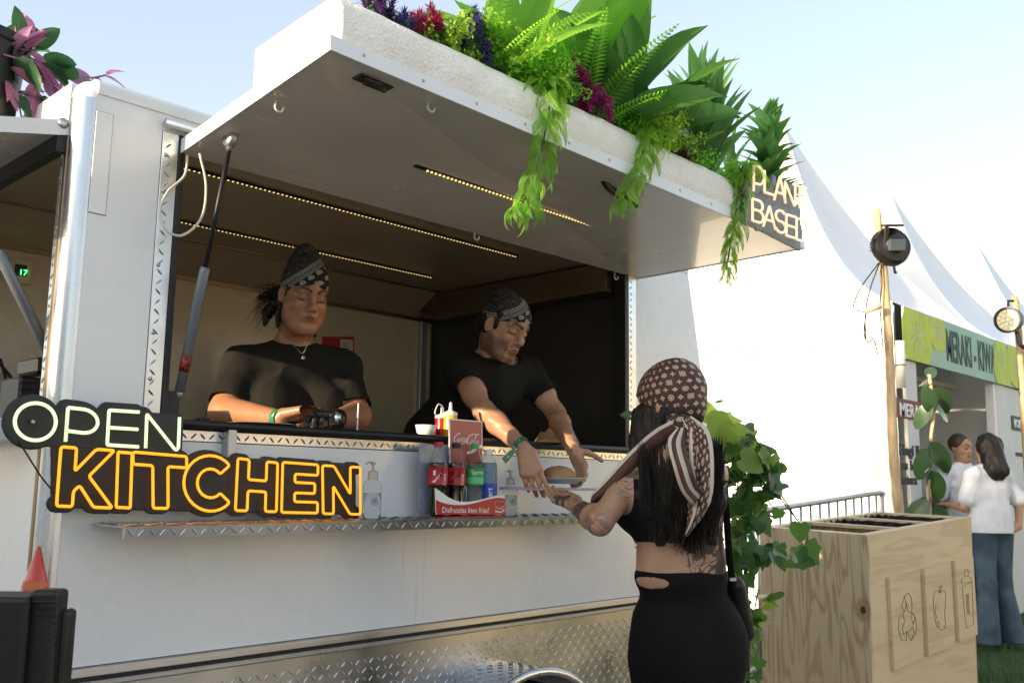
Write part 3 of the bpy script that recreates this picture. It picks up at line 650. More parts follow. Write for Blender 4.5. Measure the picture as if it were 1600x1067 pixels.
# ------------------------------------------------------------ pot with trailing purple plant on the end hatch
pc = PY(14, 150, 2.75); zb = e0.z+(tip.z-e0.z)*((EX-pc.x)/(EX-tip.x))+.033
PT = thing('plant_pot', 'black plant pot with pink and green trailing leaves on the left hatch', 'potted plant', (pc.x, pc.y, zb)); zt = PY(14, 78, 2.75).z
bm = B(); lathe(bm, [(0, 0), (.105, 0), (.115, .02), (.135, zt-zb-.03), (.145, zt-zb-.025), (.145, zt-zb), (.13, zt-zb), (.12, zt-zb-.04), (0, zt-zb-.04)], (pc.x-.105, pc.y, zb), 36); obj('pot', bm, MA['blackpl'], PT, angle=40)
MA['pink'] = leafmat('pink_purple_leaf', (.30, .11, .20), (.45, .22, .36), .35, .35, veins=2); MA['pgreen'] = leafmat('dark_green_leaf', (.02, .07, .03), (.06, .16, .05), .3, .3, veins=2)
pk = setm(leaf_mesh(.085, .03, .3, .3, .9, .02, 8, .75), MA['pink']); pg = setm(leaf_mesh(.095, .045, .4, .25, .8, .02, 8, .7), MA['pgreen'])
R2 = np.random.default_rng(5)
for path in ([(20, 85), (45, 90), (80, 105), (110, 112), (140, 122), (165, 118)], [(20, 85), (50, 80), (65, 60), (55, 52)], [(25, 90), (45, 110), (60, 145), (78, 165), (105, 168), (115, 165)], [(10, 90), (10, 120), (20, 145), (38, 148)], [(15, 85), (28, 75), (28, 60)], [(5, 85), (40, 95), (65, 100), (75, 125)]):
    yy = 2.62+R2.uniform(0, .05); P = bez([PY(x, y, yy) for x, y in path], 6); bm = B(); tube(bm, P[::2], .003, 5); obj('stem', bm, MA['pink'], PT, smooth=True)
    for k in range(3, len(P)-1, 2):
        d = (P[k+1]-P[k]).normalized()+Vector(R2.normal(0, .6, 3)); inst('leaf', pk if R2.uniform() < .6 else pg, PT, aim(P[k], d, R2.uniform(-1, 1), R2.uniform(.8, 1.35)))
    inst('leaf', pk, PT, aim(P[-1], P[-1]-P[-2]+Vector((0, 0, .003)), .6, .9))
# ------------------------------------------------------------ neon signs
MA['board'] = mat('black_sign_board', (.014, .016, .018), .45, var=.2, vs=15, bump=.05)
def neonmat(name, c, es): return mat(name, tuple(min(1, x) for x in c), .4, emit=c, es=es, var=0)
MA['neon_g'] = neonmat('pale_green_neon', (.72, .86, .50), .50); MA['neon_y'] = neonmat('amber_neon', (1., .36, .012), .62); MA['neon_w'] = neonmat('warm_white_neon', (.95, .68, .42), .42)
def arc(cx, cy, rx, ry, a0, a1, n=10): return [(cx+rx*cos(radians(a0+(a1-a0)*k/n)), cy+ry*sin(radians(a0+(a1-a0)*k/n))) for k in range(n+1)]
def roundpoly(pts, r=.03, closed=True):
    out = []; k = len(pts)
    for i, p in enumerate(pts):
        if not closed and i in (0, k-1): out.append(Vector(p)); continue
        a, b, c = Vector(pts[i-1]), Vector(p), Vector(pts[(i+1) % k]); u = (a-b); v = (c-b)
        if u.normalized().dot(v.normalized()) < -.93: out.append(b); continue
        q = min(r, u.length*.45, v.length*.45); s, e = b+u.normalized()*q, b+v.normalized()*q
        for t in (0, .25, .5, .75, 1): out.append(s*(1-t)**2+b*2*t*(1-t)+e*t*t)
    return out
# outline letters in a unit box (x 0..w, y 0..1); strokes: list of (points, closed)
s_ = .26
OUT = {
 'K': (.98, [([(0, 1), (.27, 1), (.27, .60), (.62, 1), (.95, 1), (.52, .53), (.98, 0), (.64, 0), (.37, .36), (.27, .26), (.27, 0), (0, 0)], True)]),
 'I': (.25, [([(0, 1), (.25, 1), (.25, 0), (0, 0)], True)]),
 'T': (.92, [([(0, 1), (.92, 1), (.92, .78), (.59, .78), (.59, 0), (.33, 0), (.33, .78), (0, .78)], True)]),
 'C': (.92, [(arc(.48, .5, .48, .5, 42, 318, 22)+[(.86, .2)][:0]+arc(.48, .5, .24, .26, 318, 42, 16), True)]),
 'H': (.86, [([(0, 1), (.24, 1), (.24, .61), (.62, .61), (.62, 1), (.86, 1), (.86, 0), (.62, 0), (.62, .39), (.24, .39), (.24, 0), (0, 0)], True)]),
 'E': (.72, [([(0, 1), (.72, 1), (.72, .78), (.25, .78), (.25, .61), (.66, .61), (.66, .40), (.25, .40), (.25, .22), (.72, .22), (.72, 0), (0, 0)], True)]),
 'N': (.88, [([(0, 1), (.26, 1), (.64, .42), (.64, 1), (.88, 1), (.88, 0), (.63, 0), (.24, .58), (.24, 0), (0, 0)], True)])}
LIN = {
 'O': (.96, [(arc(.48, .5, .48, .5, 0, 354, 34), True)]), 'P': (.70, [([(0, 0), (0, 1), (.34, 1)]+arc(.34, .66, .36, .34, 80, -80, 12)+[(.34, .32), (.0, .32)], False)]),
 'E': (.62, [([(.62, 1), (0, 1), (0, 0), (.62, 0)], False), ([(0, .50), (.60, .50)], False)]), 'N': (.70, [([(0, 0), (0, 1), (.62, .02), (.66, 0), (.70, .06), (.70, 1)], False)]),
 'L': (.52, [([(0, 1), (0, 0), (.52, 0)], False)]), 'A': (.74, [([(0, 0), (.37, 1), (.74, 0)], False), ([(.14, .34), (.60, .34)], False)]),
 'T': (.68, [([(0, 1), (.68, 1)], False), ([(.34, 1), (.34, 0)], False)]), 'B': (.64, [([(.0, .53), (.36, .53)]+arc(.36, .765, .24, .235, -80, 80, 8)+[(.36, 1), (0, 1), (0, 0), (.36, 0)]+arc(.36, .265, .28, .265, -80, 80, 8)+[(.36, .53)], False)]),
 'S': (.60, [(arc(.30, .745, .28, .255, 35, 250, 12)+arc(.30, .255, .30, .255, 80, -155, 12), False)]), 'D': (.72, [([(0, 0), (0, 1), (.30, 1)]+arc(.30, .5, .42, .5, 80, -80, 14)+[(.30, 0)], True)])}
def place_letter(ch, table, corners, plane, rad, m, parent, lift=.012, rr=.05, name='neon_letter'):
    """corners: pixel bottom-left, bottom-right, top-right, top-left of the letter box; plane(px,py) -> point, returns outline points"""
    w, strokes = table[ch]; bl, br, tr, tl = [plane(*c) for c in corners]; bm = B(); allp = []
    for pts, closed in strokes:
        P = roundpoly([Vector((x/w, y, 0)) for x, y in pts], rr, closed); Q = [(bl*(1-p.x)+br*p.x)*(1-p.y)+(tl*(1-p.x)+tr*p.x)*p.y for p in P]
        tube(bm, [q+FRONT*lift for q in Q], rad, 8, closed); allp += Q
    obj(name, bm, m, parent, smooth=True); return [a.lerp(b, k/8) for a, b in zip(allp, allp[1:]) for k in range(8) if (a-b).length < .12]
def blob_board(pts, r, parent, y, name='backing_board', th=.008, cell=.004):
    """board outline = every point within r of pts (grid march), extruded"""
    A = np.array([(p.x, p.z) for p in pts]); lo = A.min(0)-r-.01; hi = A.max(0)+r+.01
    nx, nz = ((hi-lo)/cell).astype(int)+1; gx, gz = np.meshgrid(lo[0]+np.arange(nx)*cell, lo[1]+np.arange(nz)*cell, indexing='ij')
    d = np.full(gx.shape, 9.)
    for a in A[::2]: d = np.minimum(d, (gx-a[0])**2+(gz-a[1])**2)
    return d, gx, gz, r
NP = 2.262
pl = lambda x, y: PY(x, y, NP)
NS = thing('neon_sign', 'black board sign with open kitchen in pale green and amber neon letters', 'neon sign', (1.2, NP, 1.14), None)
PO = []
for ch, c in (('O', [(20, 688), (84, 688), (84, 630), (20, 630)]), ('P', [(99, 690), (148, 697), (150, 642), (103, 637)]), ('E', [(164, 695), (213, 698), (214, 644), (167, 641)]), ('N', [(224, 700), (275, 703), (277, 652), (226, 647)])):
    PO += place_letter(ch, LIN, c, pl, .0042, MA['neon_g'], NS)
PK = []
for ch, c in (('K', [(85, 790), (172, 793), (178, 704), (92, 698)]), ('I', [(178, 792), (200, 793), (203, 708), (181, 706)]), ('T', [(205, 793), (288, 794), (288, 713), (204, 706)]), ('C', [(283, 797), (362, 799), (362, 713), (284, 710)]),
              ('H', [(364, 797), (428, 799), (430, 723), (368, 716)]), ('E', [(436, 800), (492, 801), (493, 726), (438, 722)]), ('N', [(501, 802), (559, 803), (559, 730), (500, 727)])):
    PK += place_letter(ch, OUT, c, pl, .0036, MA['neon_y'], NS)
def board(pts, r, parent, y0, name, m, cell=.0035, th=.007, extra=()):
    A = np.array([(p.x, p.z) for p in pts]); lo = A.min(0)-r-.012; hi = A.max(0)+r+.012
    nx, nz = ((hi-lo)/cell).astype(int)+1; gx, gz = np.meshgrid(lo[0]+np.arange(nx)*cell, lo[1]+np.arange(nz)*cell, indexing='ij')
    d = np.full(gx.shape, 9.)
    for a in A: d = np.minimum(d, (gx-a[0])**2+(gz-a[1])**2)
    d = np.sqrt(d)-r
    for x0, z0, x1, z1 in extra: d = np.minimum(d, np.maximum(np.maximum(x0-gx, gx-x1), np.maximum(z0-gz, gz-z1)))
    # field in 3D for surface nets (thin slab)
    ys = np.arange(-2, 4)*th*.5; F = np.maximum(d[:, None, :], (np.abs(ys-th*.25)-th*.5)[None, :, None]*1.0)
    V, Q = surface_nets(F.astype('f'), (lo[0], y0-th*.0, lo[1]), (cell, th*.5, cell)); me = bpy.data.meshes.new(name); me.from_pydata(V.tolist(), [], Q.tolist()); return obj(name, me, m, parent)
def surface_nets(F, org, h):
    """zero surface of the sampled field F (negative inside) as quads"""
    nx, ny, nz = F.shape; S0 = F < 0
    c = S0[:-1, :-1, :-1].astype(np.int8)
    cnt = sum(S0[i:nx-1+i, j:ny-1+j, k:nz-1+k].astype(np.int8) for i in (0, 1) for j in (0, 1) for k in (0, 1))
    act = (cnt > 0) & (cnt < 8); ii = np.argwhere(act); idx = -np.ones(act.shape, np.int32); idx[act] = np.arange(len(ii))
    acc = np.zeros((len(ii), 3)); num = np.zeros(len(ii)); a, b, cc = ii.T
    cv = {(i, j, k): F[a+i, b+j, cc+k] for i in (0, 1) for j in (0, 1) for k in (0, 1)}
    for ax in range(3):
        o = [x for x in range(3) if x != ax]
        for u in (0, 1):
            for v in (0, 1):
                p0 = [0, 0, 0]; p0[o[0]] = u; p0[o[1]] = v; p1 = list(p0); p1[ax] = 1; f0, f1 = cv[tuple(p0)], cv[tuple(p1)]
                m = (f0 < 0) != (f1 < 0); t = np.where(m, f0/np.where(m, f0-f1, 1), 0); pt = np.tile(np.array(p0, float), (len(ii), 1)); pt[:, ax] += t
                acc += pt*m[:, None]; num += m
    V = (ii+acc/num[:, None])*np.array(h)+np.array(org); Q = []
    for ax in range(3):
        sl0 = [slice(None)]*3; sl1 = [slice(None)]*3; sl0[ax] = slice(0, -1); sl1[ax] = slice(1, None); e = S0[tuple(sl0)] != S0[tuple(sl1)]
        pos = np.argwhere(e); o = [x for x in range(3) if x != ax]
        ok = (pos[:, o[0]] > 0) & (pos[:, o[1]] > 0) & (pos[:, o[0]] < F.shape[o[0]]-1) & (pos[:, o[1]] < F.shape[o[1]]-1); pos = pos[ok]
        if not len(pos): continue
        def g(du, dv):
            q = pos.copy(); q[:, o[0]] -= du; q[:, o[1]] -= dv; return idx[q[:, 0], q[:, 1], q[:, 2]]
        q = np.stack([g(0, 0), g(1, 0), g(1, 1), g(0, 1)], -1); ins = S0[pos[:, 0], pos[:, 1], pos[:, 2]]
        flip = ins if ax != 1 else ~ins
        q[~flip] = q[~flip][:, ::-1]; Q.append(q)
    Q = np.concatenate(Q); return V, Q[(Q >= 0).all(1)]
board(PO+[pl(x, y0+(y1-y0)*k/8) for x in range(52, 272, 5) for y0, y1 in ((646+(x-52)*.06, 682+(x-52)*.07),) for k in range(9)]+[pl(52, 660), pl(40, 660), pl(64, 660), pl(52, 645), pl(52, 675), pl(120, 650), pl(120, 670), pl(190, 680), pl(250, 680), pl(240, 695), pl(150, 685), pl(90, 668), pl(157, 660), pl(190, 655), pl(218, 660), pl(218, 690), pl(190, 665)], .021, NS, NP, 'backing_board', MA['board'])
fill = [pl(x, y0+(y1-y0)*k/14) for x in range(92, 556, 4) for y0, y1 in (((704, 784) if x < 200 else (716+(x-200)*.045, 787+(x-200)*.025)),) for k in range(15)]
board(PK+fill, .0155, NS, NP+.0005, 'backing_board', MA['board'])
bm = B(); lathe(bm, [(0, .004), (.004, .003), (.005, 0)], (0, 0, 0), 10, Matrix.Translation(pl(50, 659)+FRONT*.004) @ Matrix.Rotation(pi/2, 4, 'X')); obj('screw', bm, MA['steel'], NS)
bm = B(); tube(bm, bez([pl(30, 690), pl(50, 718)+FRONT*-.01, pl(70, 745)+FRONT*-.02, pl(85, 770)], 5), .0022, 6); obj('cable', bm, MA['black'], NS)
# plant based sign on the hatch's right end
def plp(x, y): d = ray(x, y); return O+d*((1.572)/d.y)
PB = thing('lettered_sign', 'dark grey sign with plant based in warm white neon letters at hatch corner', 'sign', (3.1, 1.58, 2.14)); PP = []
rows = [('P', 1172, 1188, 262, 302), ('L', 1189, 1206, 270, 304), ('A', 1204, 1222, 277, 316), ('N', 1221, 1237, 287, 320), ('T', 1234, 1254, 292, 326),
        ('B', 1170, 1187, 314, 348), ('A', 1187, 1206, 323, 357), ('S', 1206, 1222, 330, 364), ('E', 1223, 1238, 338, 371), ('D', 1239, 1255, 344, 377)]
for ch, x0, x1, y0, y1 in rows:
    sl = .30*(x1-x0); PP += place_letter(ch, LIN, [(x0, y1-sl*.4), (x1, y1+sl*.6), (x1, y0+sl*.6), (x0, y0-sl*.4)], plp, .0046, MA['neon_w'], PB, lift=.014, rr=.04)
fill = [plp(1172+i*4, 282+i*2.1+j*5.2) for i in range(21) for j in range(13)]
board(PP+fill, .014, PB, 1.572, 'backing_board', mat('grey_acrylic', (.12, .14, .15), .25, var=.2), th=.01, cell=.005)
# ------------------------------------------------------------ things on the shelf
def printmat(name, c, rough=.4, **k): return mat(name, c, rough, var=.04, vs=3, **k)
MA['cocared'] = printmat('red_print', (.42, .018, .02)); MA['cocapink'] = printmat('sun_faded_red_card', (.40, .10, .08)); MA['ink'] = printmat('white_print', (.8, .8, .8)); MA['blackink'] = printmat('black_print', (.01, .01, .01))
MA['acry'] = mat('blue_grey_acrylic', (.30, .36, .44), .25, var=.3, vs=12)
m, t = newmat('clear_plastic'); t.col((.95, .97, .97)); t.put('Roughness', .06); t.put('Transmission Weight', 1.); t.put('IOR', 1.12); MA['glass'] = m
m, t = newmat('clear_liquid'); t.col((.9, .95, .96)); t.put('Roughness', .05); t.put('Transmission Weight', .9); t.put('IOR', 1.2); MA['liquid'] = m
MA['cola'] = mat('dark_cola', (.012, .005, .003), .08, coat=.5); MA['green'] = printmat('green_print', (.02, .33, .07)); MA['blue'] = printmat('blue_print', (.02, .07, .40))
MA['water'] = mat('water_bottle_tint', (.35, .5, .65), .08, trans=.6, ior=1.15)
def seen(px, y): p = PY(px, 790, y); return Vector((p.x, y, SZ+.0005))
RK = thing('drinks_rack', 'soft drink display rack with red header card and curved red front panel', 'display rack', seen(722, 2.22)+UP*0)
CR = lambda y: (lambda x, yy: PY(650+x/5.93, 650+yy/5.93, y))
c_ = CR(2.285); bm = B(); pts = roundpoly([c_(30, 910), c_(30, 258), c_(600, 285), c_(600, 910)], .015); prism(bm, [Vector(p) for p in pts], (0, .004, 0)); obj('back_panel', bm, MA['acry'], RK)
c_ = CR(2.272); bm = B(); prism(bm, [c_(308, 22), c_(614, 48), c_(618, 460), c_(312, 455)], (0, .004, 0)); hc = obj('header_card', bm, MA['ink'], RK)
bm = B(); prism(bm, [c_(318, 34)+FRONT*.001, c_(606, 57)+FRONT*.001, c_(610, 452)+FRONT*.001, c_(321, 448)+FRONT*.001], (0, .001, 0)); obj('header_print', bm, MA['cocapink'], hc)
bm = B(); q = [c_(470, 330), c_(520, 310), c_(570, 275), c_(612, 262), c_(612, 290), c_(570, 305), c_(520, 345), c_(470, 352)]; prism(bm, [p+FRONT*.002 for p in q], (0, .001, 0)); obj('header_wave', bm, MA['ink'], hc)
# flowing script logotype drawn as pen strokes (crop pixel units)
SCR = [[(398, 168, 3), (404, 158, 4), (394, 158, 5), (372, 172, 7), (352, 200, 9), (346, 222, 8), (354, 232, 5), (368, 226, 3), (384, 208, 2)],
       [(398, 205, 4), (388, 210, 6), (383, 226, 7), (390, 233, 5), (400, 226, 5), (405, 212, 4), (398, 205, 3), (412, 212, 2), (424, 204, 3)],
       [(436, 206, 4), (428, 204, 5), (417, 216, 7), (414, 230, 7), (422, 238, 4), (436, 228, 2)],
       [(462, 208, 4), (450, 206, 5), (440, 218, 7), (438, 234, 6), (447, 240, 4), (458, 226, 4), (464, 208, 5), (458, 236, 6), (464, 242, 3), (476, 232, 2)],
       [(512, 186, 3), (520, 172, 4), (510, 170, 5), (490, 184, 8), (474, 212, 10), (468, 240, 9), (476, 256, 6), (492, 250, 3), (506, 232, 2)],
       [(515, 222, 4), (506, 226, 6), (500, 242, 7), (506, 251, 5), (516, 244, 5), (521, 230, 4), (515, 222, 3), (528, 228, 2)],
       [(530, 248, 3), (542, 212, 5), (556, 180, 6), (562, 168, 4), (554, 172, 4), (542, 205, 6), (533, 240, 6), (538, 256, 4), (548, 248, 2)],
       [(572, 228, 4), (562, 228, 5), (552, 240, 6), (550, 254, 6), (558, 260, 4), (568, 246, 4), (574, 230, 5), (570, 254, 6), (577, 260, 3), (586, 252, 2)],
       [(512, 170, 4), (535, 165, 6), (555, 172, 6), (572, 170, 5), (588, 160, 3)], [(372, 240, 2), (395, 250, 5), (430, 256, 4), (452, 250, 2)]]
def script(f, parent, y, sc_=1., m='ink', name='script_lettering', wk=1.):
    bm = B(); k = 1/5.93*2.95/FPX
    for st in SCR:
        P = bez([(a, b, 0) for a, b, w in st], 5); W = np.interp(np.arange(len(P)), np.arange(len(st))*5, [w for _, _, w in st])
        pts = [f(p.x, p.y)+FRONT*y for p in P]; rs = [w*.55*k*sc_*wk for w in W]; vs = tube(bm, pts, rs, 6)
    for v in bm.verts: v.co.y = v.co.y*.15+(pts[0].y)*.85
    return obj(name, bm, MA[m], parent, kind='stuff')
script(c_, hc, .0025)
fy = 2.205; c_ = CR(fy); top = [(180, 665), (230, 700), (300, 750), (380, 785), (440, 792), (520, 788), (620, 768), (720, 742), (822, 722)]; mid = [(184, 775), (230, 795), (300, 815), (380, 822), (460, 820), (560, 800), (660, 772), (760, 755), (825, 765)]
bm = B(); T_, M_ = bez([c_(x, y) for x, y in top], 4), bez([c_(x, y) for x, y in mid], 4)
prism(bm, [c_(190, 912)]+T_[:1]+T_[1:]+[c_(832, 910)], (0, .004, 0)); fp = obj('front_panel', bm, MA['ink'], RK)
bm = B(); prism(bm, [c_(190, 912)+FRONT*.001]+[p+FRONT*.001 for p in M_]+[c_(832, 910)+FRONT*.001], (0, .001, 0)); obj('front_print', bm, MA['cocared'], fp)
a, b = c_(236, 893), c_(672, 895); t = text_mesh('Disfrutalas bien frías!', 1, .002); w = max(v.co.x for v in t.vertices); s = (b-a).length/w; xf(t, Matrix.Scale(s, 4)); xf(t, frame(a+FRONT*.0015, b-a, FRONT)); obj('lettering', t, MA['ink'], fp, kind='stuff')
bm = B(); sq = [c_(728, 790), c_(812, 790), c_(818, 895), c_(732, 892)]; tube(bm, [p+FRONT*.0018 for p in sq], .0005, 4, True); obj('badge_frame', bm, MA['ink'], fp)
cb = lambda x, y: c_(740+(x-345)*.30, 830+(y-155)*.33); script(cb, fp, .0025, .36, wk=1.1)
bm = B(); prism(bm, [p+FRONT*.0012 for p in (c_(735, 870), c_(760, 880), c_(790, 880), c_(815, 862), c_(816, 874), c_(790, 890), c_(760, 890), c_(735, 882))], (0, .001, 0)); obj('badge_wave', bm, MA['ink'], fp)
bm = B(); a, b = seen(672, 2.27), seen(786, 2.205); box(bm, (a.x, 2.211, SZ), (PY(786, 790, 2.21).x, 2.284, SZ+.004)); obj('tray', bm, MA['cocared'], RK)
def bottle(name, label, px, y, H, R, fill, liq, cap, capm, labelm, lz=(.42, .66), shape='cola', group='drink bottles standing in the rack', zb=None):
    p = seen(px, y); p.z = (SZ+.0045) if zb is None else zb; T = thing(name, label, 'bottle', p, group); N = 22
    if shape == 'cola': pr = [(0, 0), (.5, 0), (.85, .02), (1, .07), (.97, .15), (.88, .26), (.86, .34), (.98, .41), (1, .44), (1, .66), (.96, .70), (.80, .78), (.56, .86), (.42, .92), (.40, .94)]
    else: pr = [(0, 0), (.7, 0), (.98, .02), (1, .06), (1, .72), (.93, .79), (.70, .86), (.48, .89), (.42, .91), (.40, .94)]
    P = [(r*R, z*H) for r, z in pr]; inner = [(max(0, r-.0008), max(z, .001)) for r, z in P]
    bm = B(); lathe(bm, P+inner[::-1], p, N); obj('bottle_body', bm, MA['glass'], T, smooth=True)
    if liq:
        bm = B(); zs = [q for q in pr if q[1] <= fill]; r_ = np.interp(fill, [q[1] for q in pr[1:]], [q[0] for q in pr[1:]]); lathe(bm, [(max(0, a*R-.0014), b*H+.0015) for a, b in zs]+[(r_*R-.0014, fill*H), (0, fill*H)], p, N); obj('liquid', bm, liq, T, smooth=True)
    bm = B(); lathe(bm, [(.40*R, .925*H), (.47*R, .927*H), (.47*R, .995*H), (.40*R, H), (0, H)], p, 16); obj('cap', bm, capm, T, angle=30)
    lb = None
    if labelm: bm = B(); lathe(bm, [(R*1.01, lz[0]*H), (R*1.012, lz[0]*H+.0005), (R*1.012, lz[1]*H), (R*1.005, lz[1]*H)], p, 28); lb = obj('label', bm, labelm, T, smooth=True)
    return T, p, lb
def wraptext(s, size, p, R, ang, z, parent, m, rot=False, name='lettering'):
    t = text_mesh(s, size, .0, 0.0, align='CENTER'); 
    if rot: xf(t, Matrix.Rotation(pi/2, 4, 'Z'))
    for v in t.vertices: a = ang+v.co.x/R; v.co = Vector((p.x+(R+.0006)*cos(a), p.y+(R+.0006)*sin(a), z+v.co.y))
    o = obj(name, t, m, parent, kind='stuff')
A0 = radians(-128)
for name, lab, px, y, capm, lm in (('cola_bottle', 'cola bottle with red cap, leftmost in the drinks rack', 683, 2.245, MA['cocared'], 0), ('cola_bottle', 'cola bottle with black cap beside the green labelled bottle', 711, 2.247, MA['blackpl'], 1)):
    T, p, lb = bottle(name, lab, px, y, .232, .0315, .72, MA['cola'], None, capm, MA['cocared'] if not lm else MA['cocared'])
    z0 = p.z+.232*.44
    # red label with sweeping white / black player figure and a small symbol column
    def patch(ptsuv, m, nm):
        bm = B(); vs = [bm.verts.new((p.x+(.0325)*cos(A0+u), p.y+.0325*sin(A0+u), z0+v)) for u, v in ptsuv]; bm.faces.new(vs); obj(nm, bm, m, lb)
    inkm = MA['ink'] if not lm else MA['blackink']
    patch([(-.75, .003), (-.4, .010), (.0, .024), (.25, .034), (.3, .026), (.0, .012), (-.4, .002)], inkm, 'label_sweep')
    patch([(.05, .022), (.3, .045), (.42, .046), (.38, .026), (.2, .016)], inkm if lm else MA['blackink'], 'label_figure')
    for v in (.036, .028): patch([(-.55, v-.003), (-.3, v-.003), (-.3, v+.004), (-.55, v+.004)], MA['ink'] if not lm else MA['blackink'], 'label_symbol')
    wraptext('Coca', .017, p, .0322, A0+.78, z0+.012, lb, MA['ink'], True)
T, p, lb = bottle('lemon_soda_bottle', 'clear soda bottle with green cap and green label', 740, 2.243, .232, .0315, .72, MA['liquid'], None, MA['green'], MA['green']); wraptext('Sprite', .020, p, .0322, A0+.3, p.z+.232*.57, lb, MA['ink'])
bm = B(); lathe(bm, [(.0323, .232*.44), (.0324, .232*.53)], p, 28); obj('label_band', bm, mat('light_green_print', (.12, .5, .2), .4), lb)
T, p, lb = bottle('water_bottle', 'blue tinted water bottle at the right end of the drinks rack', 762, 2.238, .215, .030, .8, MA['water'], None, MA['whitepl'], None, shape='w')
bm = B(); lathe(bm, [(.0303, .03), (.0304, .105), (.0303, .105)], p, 28); 
for f in list(bm.faces):
    a = atan2(f.calc_center_median().y-p.y, f.calc_center_median().x-p.x)
    if not (-2.9 < a < -1.0): bm.faces.remove(f)
lb = obj('label', bm, MA['blue'], T); wraptext('smart', .026, p, .0308, A0+.35, p.z+.06, lb, MA['ink'], True)
def pump(label, px, H, zb=SZ+.0005, y=2.235):
    p = seen(px, y); T = thing('pump_bottle', label, 'pump bottle', p, 'clear pump bottles on the shelf'); k = H/.17
    P = [(0, 0), (.024, 0), (.027, .004), (.027, .095), (.022, .108), (.012, .113), (.012, .118)]; P = [(r*k, z*k) for r, z in P]
    bm = B(); lathe(bm, P+[(max(0, r-.0008), max(z, .001)) for r, z in P][::-1], p, 20); obj('bottle_body', bm, MA['glass'], T, smooth=True)
    bm = B(); lathe(bm, [(0, .002), (.0248*k, .002), (.0253*k, .075*k), (0, .075*k)], p, 18); obj('liquid', bm, MA['liquid'], T, smooth=True)
    bm = B(); lathe(bm, [(0, .112*k), (.0155*k, .112*k), (.0155*k, .135*k), (.012*k, .137*k), (.005*k, .139*k), (.004*k, .155*k), (.008*k, .156*k), (.008*k, .163*k), (0, .165*k)], p, 16); tube(bm, [p+UP*.161*k, p+UP*.163*k+Vector((-.02*k, -.006, 0)), p+UP*.158*k+Vector((-.034*k, -.01, 0))], .0028*k, 6); obj('pump_head', bm, mat('frosted_clear_plastic', (.6, .58, .52), .25, trans=.5), T, angle=40)
    bm = B(); c = p+UP*.05*k
    for r_ in (.011, .008): tube(bm, [c+Vector((cos(A0+u*1.)*.0278*k, sin(A0+u)*.0278*k, w)) for u, w in [(.3+cos(a)*r_/.027, sin(a)*r_) for a in np.linspace(0, 6.28, 17)[:-1]]], .0005, 4, True)
    for q in range(4): tube(bm, [c+Vector((cos(A0+.3+s*.18)*.0278*k, sin(A0+.3+s*.18)*.0278*k, .004-q*.0025)) for s in (-1, 0, 1)], .0006, 4)
    obj('round_label', bm, MA['blackink'], T, kind='stuff')
pump('clear pump bottle standing between the neon sign and the drinks rack', 581, .172); pump('smaller clear pump bottle right of the drinks rack', 797, .158)
# things on the sill inside
def sq_bottle(label, px, y, H, c, ctop):
    b0 = PY(px, 681, y); p = Vector((b0.x, y, 1.3925)); T = thing('sauce_bottle', label, 'sauce bottle', p, 'squeeze sauce bottles on the window sill'); H = PY(px, ctop, y).z-p.z; k = H/.19; R_ = .024
    bm = B(); lathe(bm, [(0, 0), (R_, 0), (R_*1.02, .01), (R_, H*.62), (R_*.93, H*.66), (0, H*.66)], p, 20); obj('bottle_body', bm, c, T, smooth=True)
    bm = B(); lathe(bm, [(R_*1.03, H*.63), (R_*1.03, H*.70), (R_*.7, H*.73), (R_*.28, H*.77), (R_*.2, H*.96), (0, H)], p, 16); obj('nozzle_cap', bm, MA['whitepl'], T, angle=40)
    return T, p, H
T, p, H = sq_bottle('red ketchup squeeze bottle on the sill behind the yellow one', 690, 2.43, .16, mat('red_sauce', (.35, .01, .008), .25), 634)
bm = B(); tube(bm, bez([p+UP*H, p+Vector((-.02, 0, H+.004)), p+Vector((-.034, 0, H-.025)), p+Vector((-.024, 0, H*.7))], 6), .0022, 6); obj('cap_tether', bm, MA['whitepl'], T)
T, p, H = sq_bottle('yellow mustard squeeze bottle on the sill beside the white bowl', 703, 2.40, .17, mat('yellow_sauce', (.72, .42, .01), .25), 627)
bm = B(); q = PY(665, 681, 2.41); q = Vector((q.x, 2.41, 1.3925)); lathe(bm, [(0, 0), (.026, 0), (.036, PY(665, 664, 2.41).z-1.3925), (.034, PY(665, 664, 2.41).z-1.3925), (.025, .003), (0, .003)], q, 24); tag(obj('paper_bowl', bm, MA['whitepl'], smooth=True), 'white paper bowl on the sill left of the sauce bottles', 'bowl')
def flatthing(name, label, cat, corners, y0, m, th=.003):
    pass
MA['kraft'] = mat('kraft_cardboard', (.30, .18, .08), .8, bump=.2)
q = PY(870, 692, 2.44); T = thing('cardboard_tray', 'folded kraft cardboard tray on the counter behind his hands', 'tray', (q.x, 2.44, 1.392)); 
bm = B(); prism(bm, [PY(835, 692, 2.42), PY(845, 674, 2.47), PY(868, 680, 2.47), PY(898, 677, 2.46), PY(908, 696, 2.42)], (0, .004, .0)); obj('side', bm, MA['kraft'], T); bm = B(); prism(bm, [PY(840, 690, 2.45), PY(858, 668, 2.5), PY(876, 676, 2.5), PY(895, 690, 2.45)], (0, .003, 0)); obj('flap', bm, MA['kraft'], T)
q = PY(558, 672, 2.40); bm = B(); tube(bm, [(q.x, 2.40, 1.392), (q.x+.001, 2.40, PY(558, 630, 2.4).z)], .0028, 6); tag(obj('skewer', bm, MA['whitepl']), 'thin white skewer standing upright on the sill beside the gloved hand', 'skewer')
q = PY(410, 666, 2.42); bm = B(); lathe(bm, [(0, 0), (.07, 0), (.105, .012), (.11, .013), (.11, .015), (.07, .004), (0, .004)], (q.x, 2.44, 1.392), 30); tag(obj('metal_plate', bm, MA['steel'], smooth=True), 'flat metal plate on the sill in front of the woman in black', 'plate')
